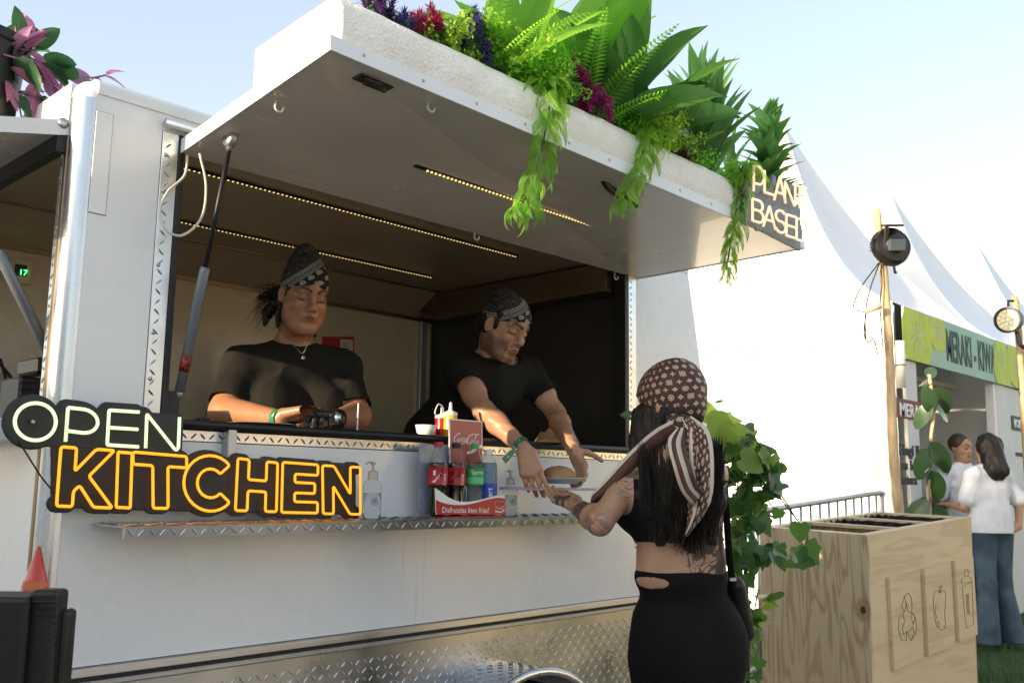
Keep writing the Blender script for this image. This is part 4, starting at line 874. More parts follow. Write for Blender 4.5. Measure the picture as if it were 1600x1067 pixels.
q = PY(500, 668, 2.42); bm = B(); box(bm, (q.x-.09, 2.38, 1.392), (q.x+.09, 2.48, 1.398), .002); tag(obj('cutting_board', bm, MA['steel']), 'thin steel board on the sill under the gloved hand', 'board')
q = PY(318, 655, 2.37); T = thing('clamp', 'small black clamp with thin lever on the bar at the left', 'clamp', (q.x, 2.37, 1.392)); bm = B(); box(bm, (q.x-.02, 2.36, 1.392), (q.x+.016, 2.385, 1.408), .003); obj('clamp_base', bm, MA['blackpl'], T); bm = B(); tube(bm, [(q.x, 2.37, 1.40), PY(323, 640, 2.37)], .002, 6); obj('lever', bm, MA['blackpl'], T)
# poster on back wall
yb = BY-.033; P_ = [PY(503, 526, yb), PY(553, 526, yb), PY(553, 568, yb), PY(503, 568, yb)]
T = thing('wall_notice', 'red notice with a white framed box on the back wall behind the woman', 'notice', P_[3]); bm = B(); prism(bm, [p+FRONT*.002 for p in P_[::-1]], (0, .0015, 0)); obj('sheet', bm, MA['cocared'], T)
Q_ = [PY(531, 530, yb), PY(551, 531, yb), PY(551, 557, yb), PY(531, 556, yb)]; bm = B(); prism(bm, [p+FRONT*.003 for p in roundpoly(Q_[::-1], .008)], (0, .001, 0)); obj('white_box', bm, mat('cream_print', (.6, .55, .42), .5), T)
bm = B()
for k in range(4): a = PY(535, 536+k*4, yb); box(bm, a+Vector((0, -.0042, -.002)), a+Vector((.035, -.003, .002)))
obj('lettering', bm, MA['cocared'], T, kind='stuff')
# cash machine / printer behind end window
q = PX(40, 645, 1.02); q.z = 1.386
T = thing('till_printer', 'dark ribbed appliance with lit chrome edge behind the left corner', 'appliance', (1.05, 2.65, 1.386))
a, b = PY(20, 640, 2.75), PY(68, 592, 2.75); bm = B(); box(bm, (a.x, 2.72, 1.39), (b.x+.03, 2.86, b.z), .006); obj('housing', bm, MA['blackpl'], T)
for k in range(6): bm = B(); z = 1.41+k*.018; box(bm, (a.x+.004, 2.714, z), (b.x-.03, 2.7195, z+.008)); obj('rib', bm, MA['black'], T)
bm = B(); box(bm, (b.x-.012, 2.708, 1.40), (b.x+.004, 2.7185, b.z-.004), .003); obj('chrome_edge', bm, MA['alu'], T)
bm = B(); a, b = PY(46, 584, 2.8), PY(78, 562, 2.8); box(bm, (a.x, 2.76, a.z), (b.x, 2.9, b.z), .006); obj('upper_tray', bm, MA['blackpl'], T)
# burger, plate, tray
pc = PY(872, 752, 2.16); PR = .088
T = thing('paper_plate', 'white oval paper plate with a burger on it held over the tray', 'plate', pc); bm = B(); lathe(bm, [(0, .0), (PR*.62, 0), (PR*.95, .018), (PR, .0195), (PR, .021), (PR*.94, .021), (PR*.6, .002), (0, .002)], pc+Vector((.012, 0, -.008)), 40); obj('plate', bm, MA['whitepl'], T, smooth=True)
m, t = newmat('seeded_bun'); v = t.voronoi(260); n = t.noise(12); t.col(t.mix(v.lt(.32), t.mix(t.ramp(n, .3, .7), (.26, .13, .05), (.42, .25, .11)), t.mix(t.noise(400).gt(.5), (.55, .42, .25), (.03, .02, .015)))); t.put('Roughness', .6); t.bump(v*-1., .6, .003)
bc = pc+Vector((.004, 0, -.003)); T = thing('burger', 'burger with seeded brown bun on the white plate', 'burger', bc); R_ = .061
bm = B(); lathe(bm, [(0, .010), (R_*.96, .012), (R_, .020), (R_*.93, .034), (R_*.74, .046), (R_*.4, .0545), (0, .0575)], bc, 32); obj('top_bun', bm, m, T, smooth=True)
bm = B(); lathe(bm, [(0, .003), (R_*.9, .003), (R_*.97, .008), (R_*.9, .0115), (0, .0115)], bc, 32); obj('filling', bm, mat('dark_filling', (.06, .03, .015), .6), T, smooth=True)
m, t = newmat('tray_rainbow_print'); x, y, z = t.xyz('Object'); x0 = PY(831, 766, 2.1).x
u = (x-x0)*(1/.14); c = (.42, .05, .12)
for lo, cc in ((.28, (.55, .12, .03)), (.42, (.55, .42, .03)), (.55, (.08, .35, .06)), (.70, (.05, .12, .4)), (.88, (.35, .38, .5))): c = t.mix(u.gt(lo), c, cc)
t.col(c); t.put('Roughness', .4)
a, b = PY(831, 767, 2.10), PY(935, 768, 2.10); bm = B(); box(bm, (a.x, 2.10, pc.z-.030), (b.x+.02, 2.25, pc.z-.0225), .0015)
T = thing('serving_tray', 'thin serving tray with rainbow striped edge held under the plate', 'tray', (a.x+.08, 2.17, pc.z-.03)); obj('tray_board', bm, mat('pale_blue_tray', (.38, .42, .58), .4), T); bm = B(); box(bm, (a.x+.002, 2.0985, pc.z-.026), (b.x+.018, 2.0998, pc.z-.0226)); obj('rainbow_edge', bm, m, T)
bm = B(); box(bm, (a.x+.003, 2.102, pc.z-.0222), (b.x+.017, 2.248, pc.z-.0212)); obj('printed_sheet', bm, m, T)
# ------------------------------------------------------------ distance-field bodies
def A3(v): return np.array((v[0], v[1], v[2]), float)
class Field:
    def __init__(s, lo, hi, h):
        s.lo, s.h = A3(lo), h; n = np.ceil((A3(hi)-s.lo)/h).astype(int)+1; s.n = n; s.F = np.full(n, .5, 'f'); s.ax = [(s.lo[i]+np.arange(n[i])*h).astype('f') for i in range(3)]
    def sl(s, lo, hi, pad):
        a = np.clip(np.floor((A3(lo)-pad-s.lo)/s.h).astype(int), 0, s.n); b = np.clip(np.ceil((A3(hi)+pad-s.lo)/s.h).astype(int)+1, 0, s.n)
        if (b <= a).any(): return None, None
        S_ = tuple(slice(x, y) for x, y in zip(a, b)); X = s.ax[0][S_[0]][:, None, None]; Y = s.ax[1][S_[1]][None, :, None]; Z = s.ax[2][S_[2]][None, None, :]; return S_, (X, Y, Z)
    def put(s, S_, d, k, op):
        f = s.F[S_]
        if op == '+':
            if k: hh = np.maximum(k-np.abs(f-d), 0)/k; f[...] = np.minimum(f, d)-hh*hh*k*.25
            else: f[...] = np.minimum(f, d)
        elif op == '-':
            d = -d
            if k: hh = np.maximum(k-np.abs(f-d), 0)/k; f[...] = np.maximum(f, d)+hh*hh*k*.25
            else: f[...] = np.maximum(f, d)
    def cone(s, a, b, ra, rb, k=.02, op='+', flat=None, fs=1.):
        """tapered capsule, optionally widened by fs along direction flat"""
        a, b = A3(a), A3(b); R = max(ra, rb)*max(1, fs); S_, P = s.sl(np.minimum(a, b)-R, np.maximum(a, b)+R, k+2*s.h)
        if S_ is None: return
        px, py, pz = (P[i]-a[i] for i in range(3)); d = b-a; L = max(1e-9, d@d); t = np.clip((px*d[0]+py*d[1]+pz*d[2])/L, 0, 1)
        qx, qy, qz = px-t*d[0], py-t*d[1], pz-t*d[2]
        if flat is not None:
            w = A3(flat); w = w/np.linalg.norm(w); c = (qx*w[0]+qy*w[1]+qz*w[2])*(1/fs-1); qx, qy, qz = qx+c*w[0], qy+c*w[1], qz+c*w[2]
        s.put(S_, np.sqrt(qx*qx+qy*qy+qz*qz)-(ra+(rb-ra)*t), k, op)
    def ell(s, c, r, R=None, k=.02, op='+'):
        c = A3(c); r = np.array(r, float); R = np.eye(3) if R is None else R; m = max(r); S_, P = s.sl(c-m, c+m, k+2*s.h)
        if S_ is None: return
        x, y, z = (P[i]-c[i] for i in range(3)); L = [x*R[0, i]+y*R[1, i]+z*R[2, i] for i in range(3)]
        k0 = np.sqrt(sum((L[i]/r[i])**2 for i in range(3))); k1 = np.sqrt(sum((L[i]/r[i]**2)**2 for i in range(3)))+1e-9; s.put(S_, k0*(k0-1)/k1, k, op)
    def cut(s, p, n, lo=None, hi=None, k=0):
        """remove everything on the side of p that n points to (within a box)"""
        p, n = A3(p), A3(n); n = n/np.linalg.norm(n); lo = s.lo if lo is None else lo; hi = s.lo+s.n*s.h if hi is None else hi; S_, P = s.sl(lo, hi, 0)
        if S_ is None: return
        d = (P[0]-p[0])*n[0]+(P[1]-p[1])*n[1]+(P[2]-p[2])*n[2]; s.F[S_] = np.maximum(s.F[S_], d)
    def cutarm(s, c, d, R, L=.3):
        c, d = A3(c), A3(d)/np.linalg.norm(A3(d)); e = c+d*L; S_, P = s.sl(np.minimum(c, e)-R, np.maximum(c, e)+R, 0)
        if S_ is None: return
        q = [P[i]-c[i] for i in range(3)]; t = q[0]*d[0]+q[1]*d[1]+q[2]*d[2]; tt = np.clip(t, 0, L); r = np.sqrt(sum((q[i]-tt*d[i])**2 for i in range(3)))-R; s.F[S_] = np.maximum(s.F[S_], -np.maximum(-t, r))
    def disp(s, fn):
        m = np.abs(s.F) < .03; i = np.argwhere(m); P = s.lo+i*s.h; s.F[m] += fn(P).astype('f')
    def mesh(s, name='body'):
        V, Q = surface_nets(s.F, s.lo, (s.h,)*3); me = bpy.data.meshes.new(name); me.vertices.add(len(V)); me.vertices.foreach_set('co', V.astype('f').ravel()); me.loops.add(len(Q)*4); me.loops.foreach_set('vertex_index', Q.astype('i').ravel()); me.polygons.add(len(Q)); me.polygons.foreach_set('loop_start', np.arange(len(Q), dtype='i')*4); me.polygons.foreach_set('loop_total', np.full(len(Q), 4, 'i')); me.update(calc_edges=True)
        me.polygons.foreach_set('use_smooth', [True]*len(Q)); return me, V
def setcol(me, C, name='Col'):
    a = me.color_attributes.new(name, 'FLOAT_COLOR', 'POINT'); a.data.foreach_set('color', np.concatenate([C, np.ones((len(C), 1))], 1).astype('f').ravel())
def hframe(az, pitch, roll=0):
    """columns right, forward, up of a head looking along azimuth az (deg), pitched up"""
    a, p = radians(az), radians(pitch); f = np.array([cos(a)*cos(p), sin(a)*cos(p), sin(p)]); r = np.array([sin(a), -cos(a), 0.]); u = np.cross(r, f); q = radians(roll); r, u = r*cos(q)+u*sin(q), u*cos(q)-r*sin(q); return np.stack([r, f, u], 1)
def head(F, c, H, s=1., man=False, jaw=1.):
    c = A3(c); g = lambda x, y, z: c+H@np.array((x, y, z))*s
    F.ell(g(0, -.012, .035), np.array((.074, .093, .088))*s, H, .0); F.ell(g(0, .030, -.035), np.array((.060*jaw, .058, .080))*s, H, .03*s)
    F.ell(g(0, .02, -.07), np.array((.055*jaw, .055, .04))*s, H, .02*s)
    F.cone(g(-.012, .070, -.098), g(.012, .070, -.098), .019*s*jaw, .019*s*jaw, .03*s)
    for q in (-1, 1):
        F.cone(g(q*.052, .03, -.03), g(q*.036, .055, -.095), .014*s, .012*s, .03*s); F.ell(g(q*.040, .066, -.022), np.array((.020, .016, .016))*s, H, .022*s)
        F.cone(g(q*.012, .086, .034), g(q*.046, .070, .034), .010*s, .009*s, .018*s)
    F.cone(g(0, .082, .03), g(0, .085, .06), .012*s, .014*s, .03*s)
    for q in (-1, 1): F.ell(g(q*.031, .098, .010), np.array((.018, .014, .012))*s, H, .012*s, '-')
    for q in (-1, 1): F.ell(g(q*.031, .0735, .009), np.array((.0175, .0145, .0125))*s, H, .004*s); F.cone(g(q*.018, .083, -.004), g(q*.044, .074, -.002), .0045*s, .0035*s, .006*s)
    F.cone(g(0, .088, .022), g(0, .108, -.020), .0075*s, .0105*s, .014*s); F.ell(g(0, .108, -.024), np.array((.0125, .011, .0095))*s, H, .008*s)
    for q in (-1, 1): F.ell(g(q*.014, .094, -.028), np.array((.0085, .010, .0075))*s, H, .006*s)
    for q in (-1, 1): F.ell(g(q*.007, .104, -.037), np.array((.0035, .005, .0035))*s, H, .002*s, '-')
    F.ell(g(0, .083, -.056), np.array((.026, .014, .018))*s, H, .02*s)
    for q in (-1, 1): F.cone(g(0, .0985, -.0525), g(q*.024, .0845, -.0555), .0055*s, .0030*s, .006*s)
    F.cone(g(-.014, .091, -.0645), g(.014, .091, -.0645), .0058*s, .0058*s, .007*s)
    F.cone(g(-.020, .100, -.0585), g(.020, .100, -.0585), .0022*s, .0022*s, .003*s, '-'); F.cone(g(-.02, .10, -.078), g(.02, .10, -.078), .006*s, .006*s, .012*s, '-')
    for q in (-1, 1):
        F.ell(g(q*.077, -.006, .0), np.array((.009, .019, .031))*s, hframeR(H, q*.35), .006*s); F.ell(g(q*.086, .000, .003), np.array((.006, .010, .018))*s, hframeR(H, q*.35), .006*s, '-')
def hframeR(H, a): c_, s__ = cos(a), sin(a); return H@np.array([[c_, -s__, 0], [s__, c_, 0], [0, 0, 1]])
def hand(F, w, fwd, pn, L=.18, curl=(.3, .35, .4, .5), thumb=(.6, .5), side=1, spread=.10, k=.006, thumbdir=None):
    """w wrist, fwd palm direction, pn palm normal (the side fingers curl to), side=+1 when thumb lies along pn x fwd"""
    w = A3(w); f = A3(fwd); f /= np.linalg.norm(f); n = A3(pn); n = n-f*(n@f); n /= np.linalg.norm(n); t = np.cross(n, f)*side; s = L/.18
    for q, a in ((-.028, .080), (-.010, .088), (.010, .090), (.028, .084)): F.cone(w+f*.005*s+t*q*.45*s, w+f*a*s+t*q*s, .015*s, .0125*s, .012)
    F.ell(w+f*.03*s+t*.022*s+n*.010*s, np.array((.030, .018, .016))*s, np.stack([f, t, n], 1), .012)
    lens = ((.028, .036, .022, .019, .0080), (.010, .040, .026, .021, .0085), (-.010, .036, .024, .020, .0083), (-.028, .028, .018, .017, .0072)); tips = []
    for i, (q, l1, l2, l3, r) in enumerate(lens):
        p = w+f*(.086-.004*abs(i-1))*s+t*q*s; a = 0; d0 = f+t*q/.028*spread; d0 /= np.linalg.norm(d0); c = curl[i]; last = p-d0*.02*s
        for j, l in enumerate((l1, l2, l3)):
            a += c*(1, 1.25, .8)[j]; d = d0*cos(a)+n*sin(a); e = p+d*l*s; F.cone(last if j == 0 else p, e, r*s*(1.08, .98, .9)[j], r*s*(1.0, .92, .78)[j], k*.6 if j else k); p = e
        tips.append(p)
    td = A3(thumbdir) if thumbdir is not None else f*.62+t*.75+n*thumb[0]*.6; td /= np.linalg.norm(td); p = w+f*.018*s+t*.022*s+n*.006*s; e = p+td*.045*s; F.cone(p, e, .0145*s, .0115*s, .01); d = td+f*thumb[1]*.5-t*thumb[1]*.3; d /= np.linalg.norm(d); e2 = e+d*.033*s; F.cone(e, e2, .011*s, .0095*s, .004); d = d+f*.25-t*.2*thumb[1]; d /= np.linalg.norm(d); F.cone(e2, e2+d*.026*s, .0098*s, .0078*s, .003); return tips
def folds(seed, amp=.004, sc_=1., grav=None):
    r_ = np.random.default_rng(seed); K = [(r_.normal(0, 1, 3)*np.array((1, 1, .55))*s*sc_, r_.uniform(0, 6.28), s) for s in (9, 14, 22, 34) for _ in range(2)]
    def fn(P):
        w = P+.03*np.sin(P[:, [1, 2, 0]]*9*sc_+seed)
        o = np.zeros(len(P))
        for k_, ph, s in K: o += (1-np.abs(np.sin((w@k_)*.5+ph)))**3*(14/s)
        return -(o/len(K)-.25)*amp*3
    return fn
def skinmat(name, base, rough=.42, tat=None):
    m, t = newmat(name); n = t.noise(16, 4); n2 = t.noise(230, 3); n3 = t.noise(5, 3)
    c = t.mix(t.ramp(n, .35, .7)*.28, t.attr(), dk(base, .62)); c = t.mix(t.ramp(n3, .5, .75)*.2, c, (base[0]*1.1, base[1]*.75, base[2]*.7))
    if tat:
        ta = t.n.new('ShaderNodeAttribute'); ta.attribute_name = 'Tat'; mask = S(t.nt, ta.outputs['Fac']); wv = t.noise(tat[0], 2, dist=1.5); ln = ((wv*tat[1]).fract()-.5).abs().lt(tat[2]); bl = t.noise(tat[0]*.7, 3, dist=.6).gt(tat[3]); c = t.mix((ln.max(bl)*mask*.88).clamp(), c, (.035, .035, .038))
    t.col(c); t.put('Roughness', (n-.5)*.2+rough); t.put('Subsurface Weight', .12); t.b.inputs['Subsurface Radius'].default_value = (.5, .2, .1); t.put('Subsurface Scale', .01); t.bump(n2+n*.6, .18, .0012); return m
def clothmat(name, c, rough=.9, sheen=.0, bump=.35, var=.15):
    m, t = newmat(name); n = t.noise(7, 4); w = t.noise(420, 2); f = t.noise(9, 4, dist=1.2)
    t.col(t.mix(t.ramp(n, .3, .7), dk(c, 1-var), tuple(x*(1+var) for x in c))); t.put('Roughness', rough); t.put('Sheen Weight', sheen); t.put('Specular IOR Level', .2); t.bump(w*.12+f*1.0, bump, .008); return m
SKW, SKM, SKC = (.36, .175, .092), (.45, .25, .15), (.42, .25, .16)
MA['tee'] = clothmat('black_cotton', (.014, .013, .011)); MA['hair'] = None
m, t = newmat('black_hair'); w = t.noise(5, 4, .7, stretch=(60, 60, 2.2)); t.col(t.mix(w, (.004, .0035, .003), (.016, .012, .009))); t.put('Roughness', .48); t.put('Specular IOR Level', .4); t.bump(w, .6, .004); MA['hair'] = m
def facecolors(V, c, H, s, base, lip, stubble=0., brow=1., shade=(.05, .03, .02)):
    C = np.tile(np.array(base), (len(V), 1)); L = (V-A3(c))@H/s; near = (np.abs(L) < .14).all(1); x, y, z = L.T; fr = near & (y > .03)
    def blend(mask, col_, a=1.): nonlocal C; w = (mask*a)[:, None]; C = C*(1-w)+np.array(col_)*w
    e = lambda d, w: np.clip(1-d/w, 0, 1)
    lipd = np.hypot(x/.026, (z+.058)/.0115); blend(fr*(y > .07)*np.clip((1-lipd)*4, 0, 1), lip, .8)
    blend(fr*(np.abs(x) < .021)*(y > .08)*e(np.abs(z+.0585), .0022), (.06, .02, .015), .9)
    for q in (-1, 1):
        bx = np.clip((x*q-.012)/.038, 0, 1); bz = .032+.010*np.sin(bx*pi*.8)-.004*bx; blend(fr*(x*q > .010)*(x*q < .053)*np.clip((.0066*brow*(1-.45*bx)-np.abs(z-bz))/.002, 0, 1), (.012, .007, .005), .95)
        ex = (x*q-.031)/.0185; ez = -.001-.0035*(1-ex**2); blend(fr*(np.abs(ex) < 1)*np.clip((.0030-np.abs(z-ez-.003))/.0012, 0, 1), (.008, .005, .004), 1.)
        blend(fr*e(np.hypot((x*q-.031)/.024, (z-.010)/.016), 1.)*.6, tuple(v*.6 for v in base), .7)
        blend(fr*e(np.hypot((x*q-.045)/.03, (z+.025)/.024), 1.), (base[0]*1.1, base[1]*.72, base[2]*.65), .35)
    if stubble: 
        d = np.maximum(e(np.hypot(x/.034, (z+.090)/.03), 1.), .8*e(np.abs(z+.045), .007)*(np.abs(x) < .03)); d = np.maximum(d, .55*(z < -.03)*(np.abs(x) > .03)*(y < .085)*np.clip((-.02-z)/.03, 0, 1)); d *= near*(lipd > 1); blend(np.clip(d*1.3, 0, 1), shade, stubble)
    return C
# --------- printed bandana: head-local position is stored as an attribute
def bandana_mat(name, seed):
    m, t = newmat(name); a = t.n.new('ShaderNodeAttribute'); a.attribute_name = 'hloc'; sp = t.n.new('ShaderNodeSeparateXYZ'); t.nt.links.new(a.outputs['Vector'], sp.inputs[0]); x, y, z = [S(t.nt, o) for o in sp.outputs]
    u = (z*.66-x*.75+y*.2); v = (z*.75+x*.66-y*.25)  # diagonal directions over the head
    cell = .034; gu = (u/cell+seed*.37); row = (v/cell).floor(); gu = gu+row*.5; fu = gu.fract()-.5; fv = (v/cell).fract()-.5
    drop = hyp(fu*1.15+fv*.35, fv*(1.5)+fu*fu*1.2); ring = drop.lt(.34)*drop.gt(.24)+drop.lt(.12); dots = drop.lt(.40)
    paisley = (ring+dots*((fu*40).sin()*(fv*40).sin()).gt(.25)).clamp()
    band = (v-.074).abs(); bl = (band-.012).abs().lt(.0011)+(band-.0075).abs().lt(.0008)+band.lt(.006)*((hyp((u*110).fract()-.5, (v*110).fract()-.5)-.3).abs().lt(.1))
    region = v.gt(.074); vec_ = t.vec(u, v, 0.); wv = t.noise(48, 3, vec=vec_, dist=1.5); scroll = ((wv*9).fract()-.5).abs().lt(.13)
    pat = (region*scroll*.30+(1-region)*paisley*band.gt(.016)+bl*.9).clamp()
    n = t.noise(400, 2); t.col(t.mix(pat*.9, (.005, .005, .005), (.46, .43, .38))); t.put('Roughness', .8); t.bump(n*.3+t.noise(14, 4, dist=1)*1., .3, .005); return m
def addhloc(me, V, c, H, s):
    L = (V-A3(c))@H/s; a = me.attributes.new('hloc', 'FLOAT_VECTOR', 'POINT'); a.data.foreach_set('vector', L.astype('f').ravel())
def headscarf(c, H, s, m, parent, bumps, brim=(.056, -.03), name='bandana', grow=.007, h=.0028, seed=1, extra=None):
    c = A3(c); g = lambda x, y, z: c+H@np.array((x, y, z))*s; F = Field(c-.2, c+.24, h); F.ell(g(0, -.012, .036), (np.array((.075, .094, .088))+grow)*s, H, 0); F.cone(g(0, .05, .065), g(0, .052, .05), .042*s, .05*s, .03)
    for b in bumps: F.cone(g(*b[0]), g(*b[1]), b[2]*s, b[3]*s, b[4])
    if extra: extra(F, g)
    slope = (brim[0]-brim[1])/.18; F.cut(g(0, .09, brim[0]), -(H@np.array((0, -slope, 1.))))
    F.disp(folds(seed, .0022, 2.2)); me, V = F.mesh(name); addhloc(me, V, c, H, s); return obj(name, me, m, parent)
MA['band1'] = bandana_mat('paisley_bandana_a', 1); MA['band2'] = bandana_mat('paisley_bandana_b', 2)
def wristband(parent, a, b, R, m, tail=None, label='wristband'):
    a, b = Vector(a), Vector(b); d = (b-a).normalized(); M = frame((a+b)/2, d.orthogonal(), d); bm = B(); w = (b-a).length/2; lathe(bm, [(R, -w), (R+.0012, -w), (R+.0012, w), (R, w), (R, -w)], (0, 0, 0), 24, M)
    if tail: prism(bm, [Vector(p) for p in tail], (.001, -.0015, 0))
    return obj(label, bm, m, parent)
m, t = newmat('green_wristband'); v = t.voronoi(70); t.col(t.mix(v.lt(.28)*v.gt(.14), (.01, .16, .07), (.55, .6, .5))); t.put('Roughness', .5); MA['wb'] = m

# ------------------------------------------------------------ woman in black tee inside
def staff_woman():
    az, pit = -104, -17; H = hframe(az, pit, 2); s = .98; eye = A3(PD(488, 466, 3.16)); c = eye-H@np.array((0, .085, .010))*s
    sR, sL = A3(PD(380, 574, 3.20)), A3(PD(532, 577, 3.37)); eR, eL = A3(PD(352, 642, 3.07)), A3(PD(556, 650, 3.25)); wR, wL = A3(PD(437, 654, 2.84)), A3(PD(520, 656, 2.92))
    T = thing('person', 'woman in black t-shirt and tall black bandana looking down behind the counter', 'person', (1.85, 2.85, .57)); base = A3(PD(458, 640, 3.38)); mid = (sR+sL)/2; fw = hframe(-106, 0)[:, 1]; rt = hframe(-106, 0)[:, 0]
    F = Field((1.30, 2.38, 1.26), (2.28, 3.10, 2.10), .0029); head(F, c, H, s, jaw=1.24)
    neck = mid+np.array((0, 0, .078))-fw*.02; F.cone(c+H@np.array((0, -.02, -.06)), neck, .054, .062, .03); pel = np.array((base[0], base[1], 1.22))-fw*.02
    def torso(F, g=0., k=.05):
        F.cone(sR, sL, .055+g, .055+g, k); F.cone(neck-np.array((0, 0, .035)), sR, .052+g, .047+g, k); F.cone(neck-np.array((0, 0, .035)), sL, .052+g, .047+g, k)
        F.ell(mid-np.array((0, 0, .13))-fw*.01, (.195+g, .12+g, .17+g), hframe(-106, 0), k); F.ell(np.array((pel[0], pel[1], 1.42)), (.185+g, .14+g, .22), hframe(-106, 0), k); F.ell(pel, (.20+g, .155+g, .16), hframe(-106, 0), k)
        for q in (-1, 1): F.ell(mid+rt*q*.085+fw*.095-np.array((0, 0, .15)), (.082+g, .075+g, .085+g), hframe(-106, 0), .045)
    torso(F)
    for a, e, w in ((sR, eR, wR), (sL, eL, wL)): F.cone(a, e, .058, .050, .03); F.cone(e, w, .050, .026, .02)
    f = A3(PD(466, 657, 2.83))-wR; f[2] = .01; hand(F, wR+f/np.linalg.norm(f)*.01+np.array((0, 0, .012)), f, (0, .0, -1), .17, (.12, .14, .16, .18), side=-1)
    f = np.array((-.75, -.5, .12)); hand(F, wL, f, (0, 0, -1), .17, (.5, .6, .6, .6), side=1)
    me, V = F.mesh('body'); C = facecolors(V, c, H, s, SKW, (.19, .055, .042)); setcol(me, C); body = obj('body', me, skinmat('brown_skin', SKW, .38), T)
    F = Field((1.28, 2.30, 1.18), (2.32, 3.15, 1.95), .0045); torso(F, .012, .06)
    cR, cL = sR+(eR-sR)*.86, sL+(eL-sL)*.86
    for a, e, cu in ((sR, eR, cR), (sL, eL, cL)): F.cone(a, a+(e-a)*.98, .064, .070, .03)
    F.disp(folds(3, .0075)); 
    for a, e, cu in ((sR, eR, cR), (sL, eL, cL)): F.cutarm(cu, e-a, .085); 
    for a, e in ((sR, eR), (sL, eL)): F.cone(a+(e-a)*.7, e+(e-a)*.3, .0585, .0585, 0, '-')
    nb = neck+np.array((0, 0, .035)); F.ell(nb+fw*.022, (.076, .066, .050), hframe(-106, 8), .004, '-'); me, V = F.mesh('t_shirt'); obj('t_shirt', me, MA['tee'], T)
    headscarf(c, H, s, MA['band1'], T, [((0, -.045, .085), (0, -.062, .150), .062, .036, .035), ((0, .0, .08), (0, -.05, .12), .06, .05, .03)], (.052, -.042), seed=4)
    # hair: low bun and loose tails behind the ears
    g = lambda x, y, z: c+H@np.array((x, y, z))*s; F = Field(c-.26, c+.16, .004); F.ell(g(0, -.04, -.0), (.070, .07, .06), H, .0); F.ell(g(0, -.118, -.015), (.045, .04, .045), H, .02)
    F.cone(g(.055, -.06, -.02), g(.085, -.10, -.085), .024, .014, .02); F.cone(g(.085, -.10, -.085), g(.10, -.085, -.145), .015, .004, .01); F.cone(g(.06, -.09, -.0), g(.115, -.13, -.035), .022, .006, .01); F.cone(g(-.06, -.03, -.06), g(-.068, .0, -.125), .016, .005, .01); F.cone(g(.06, -.03, -.03), g(.062, -.03, -.12), .016, .006, .01); F.cone(g(.066, .022, .03), g(.070, .02, -.0), .008, .004, .005)
    F.disp(lambda P: .003*np.sin(P[:, 0]*260+P[:, 2]*40)+.003*np.sin(P[:, 1]*210-P[:, 2]*60)); me, V = F.mesh('hair'); obj('hair', me, MA['hair'], T)
    bm = B()
    for k in range(90): 
        o = Vector(g(.07+rng.normal(0, .012), -.09+rng.normal(0, .02), -.03+rng.normal(0, .03))); tube(bm, [o, o+Vector(H@np.array((rng.uniform(.01, .05), rng.uniform(-.03, .0), rng.uniform(-.05, .0)))), o+Vector(H@np.array((rng.uniform(.02, .07), rng.uniform(-.05, .0), rng.uniform(-.10, -.01))))], [.0011, .0008, .0003], 3)
    obj('loose_strands', bm, MA['hair'], T, kind='stuff')
    MA['silver'] = alu('silver_chain', (.7, .68, .6), .2, (1, 1, 1), 0)
    nk = [PD(438, 503, 3.045), PD(443, 515, 3.03), PD(452, 530, 3.005), PD(464, 545, 2.985), PD(473, 552, 2.98), PD(480, 538, 2.995), PD(486, 522, 3.03)]; bm = B(); tube(bm, bez(nk, 8), .0011, 5); ch = obj('necklace', bm, MA['silver'], T)
    bm = B(); p = PD(474, 559, 2.972); lathe(bm, [(0, -.007), (.006, -.004), (.007, 0), (.005, .005), (0, .007)], p, 8); obj('pendant', bm, MA['silver'], ch)
    wristband(T, wR-(A3(wR)-eR)/.25*.012, wR+(A3(wR)-eR)/.25*.008, .0275, MA['wb'])
    F = Field(wL-.14, wL+.14, .0035); f = np.array((-.75, -.5, .12)); hand(F, wL, f, (0, 0, -1), .183, (.5, .6, .6, .6), side=1); F.cone(wL+(eL-wL)*.18, wL, .033, .030, .01); F.disp(folds(8, .004, 3)); me, V = F.mesh('glove'); obj('glove', me, mat('black_glove', (.012, .012, .012), .3, bump=.4, bs=60), T)
    bm = B(); p = PD(524, 660, 2.83); tube(bm, [p, PD(529, 648, 2.84), PD(521, 642, 2.85)], [.012, .010, .004], 8); tag(obj('foil_piece', bm, MA['alu'], smooth=True), 'small shiny metal piece in the gloved hand', 'foil')
    F = Field((pel[0]-.26, pel[1]-.24, .54), (pel[0]+.26, pel[1]+.24, 1.26), .012)
    F.ell(pel, (.21, .165, .17), hframe(-106, 0), .03)
    for q in (-1, 1): F.cone(pel+rt*q*.09-np.array((0, 0, .05)), np.array((pel[0], pel[1], .62))+rt*q*.1, .10, .06, .03)
    me, V = F.mesh('trousers'); obj('trousers', me, MA['tee'], T)
staff_woman()

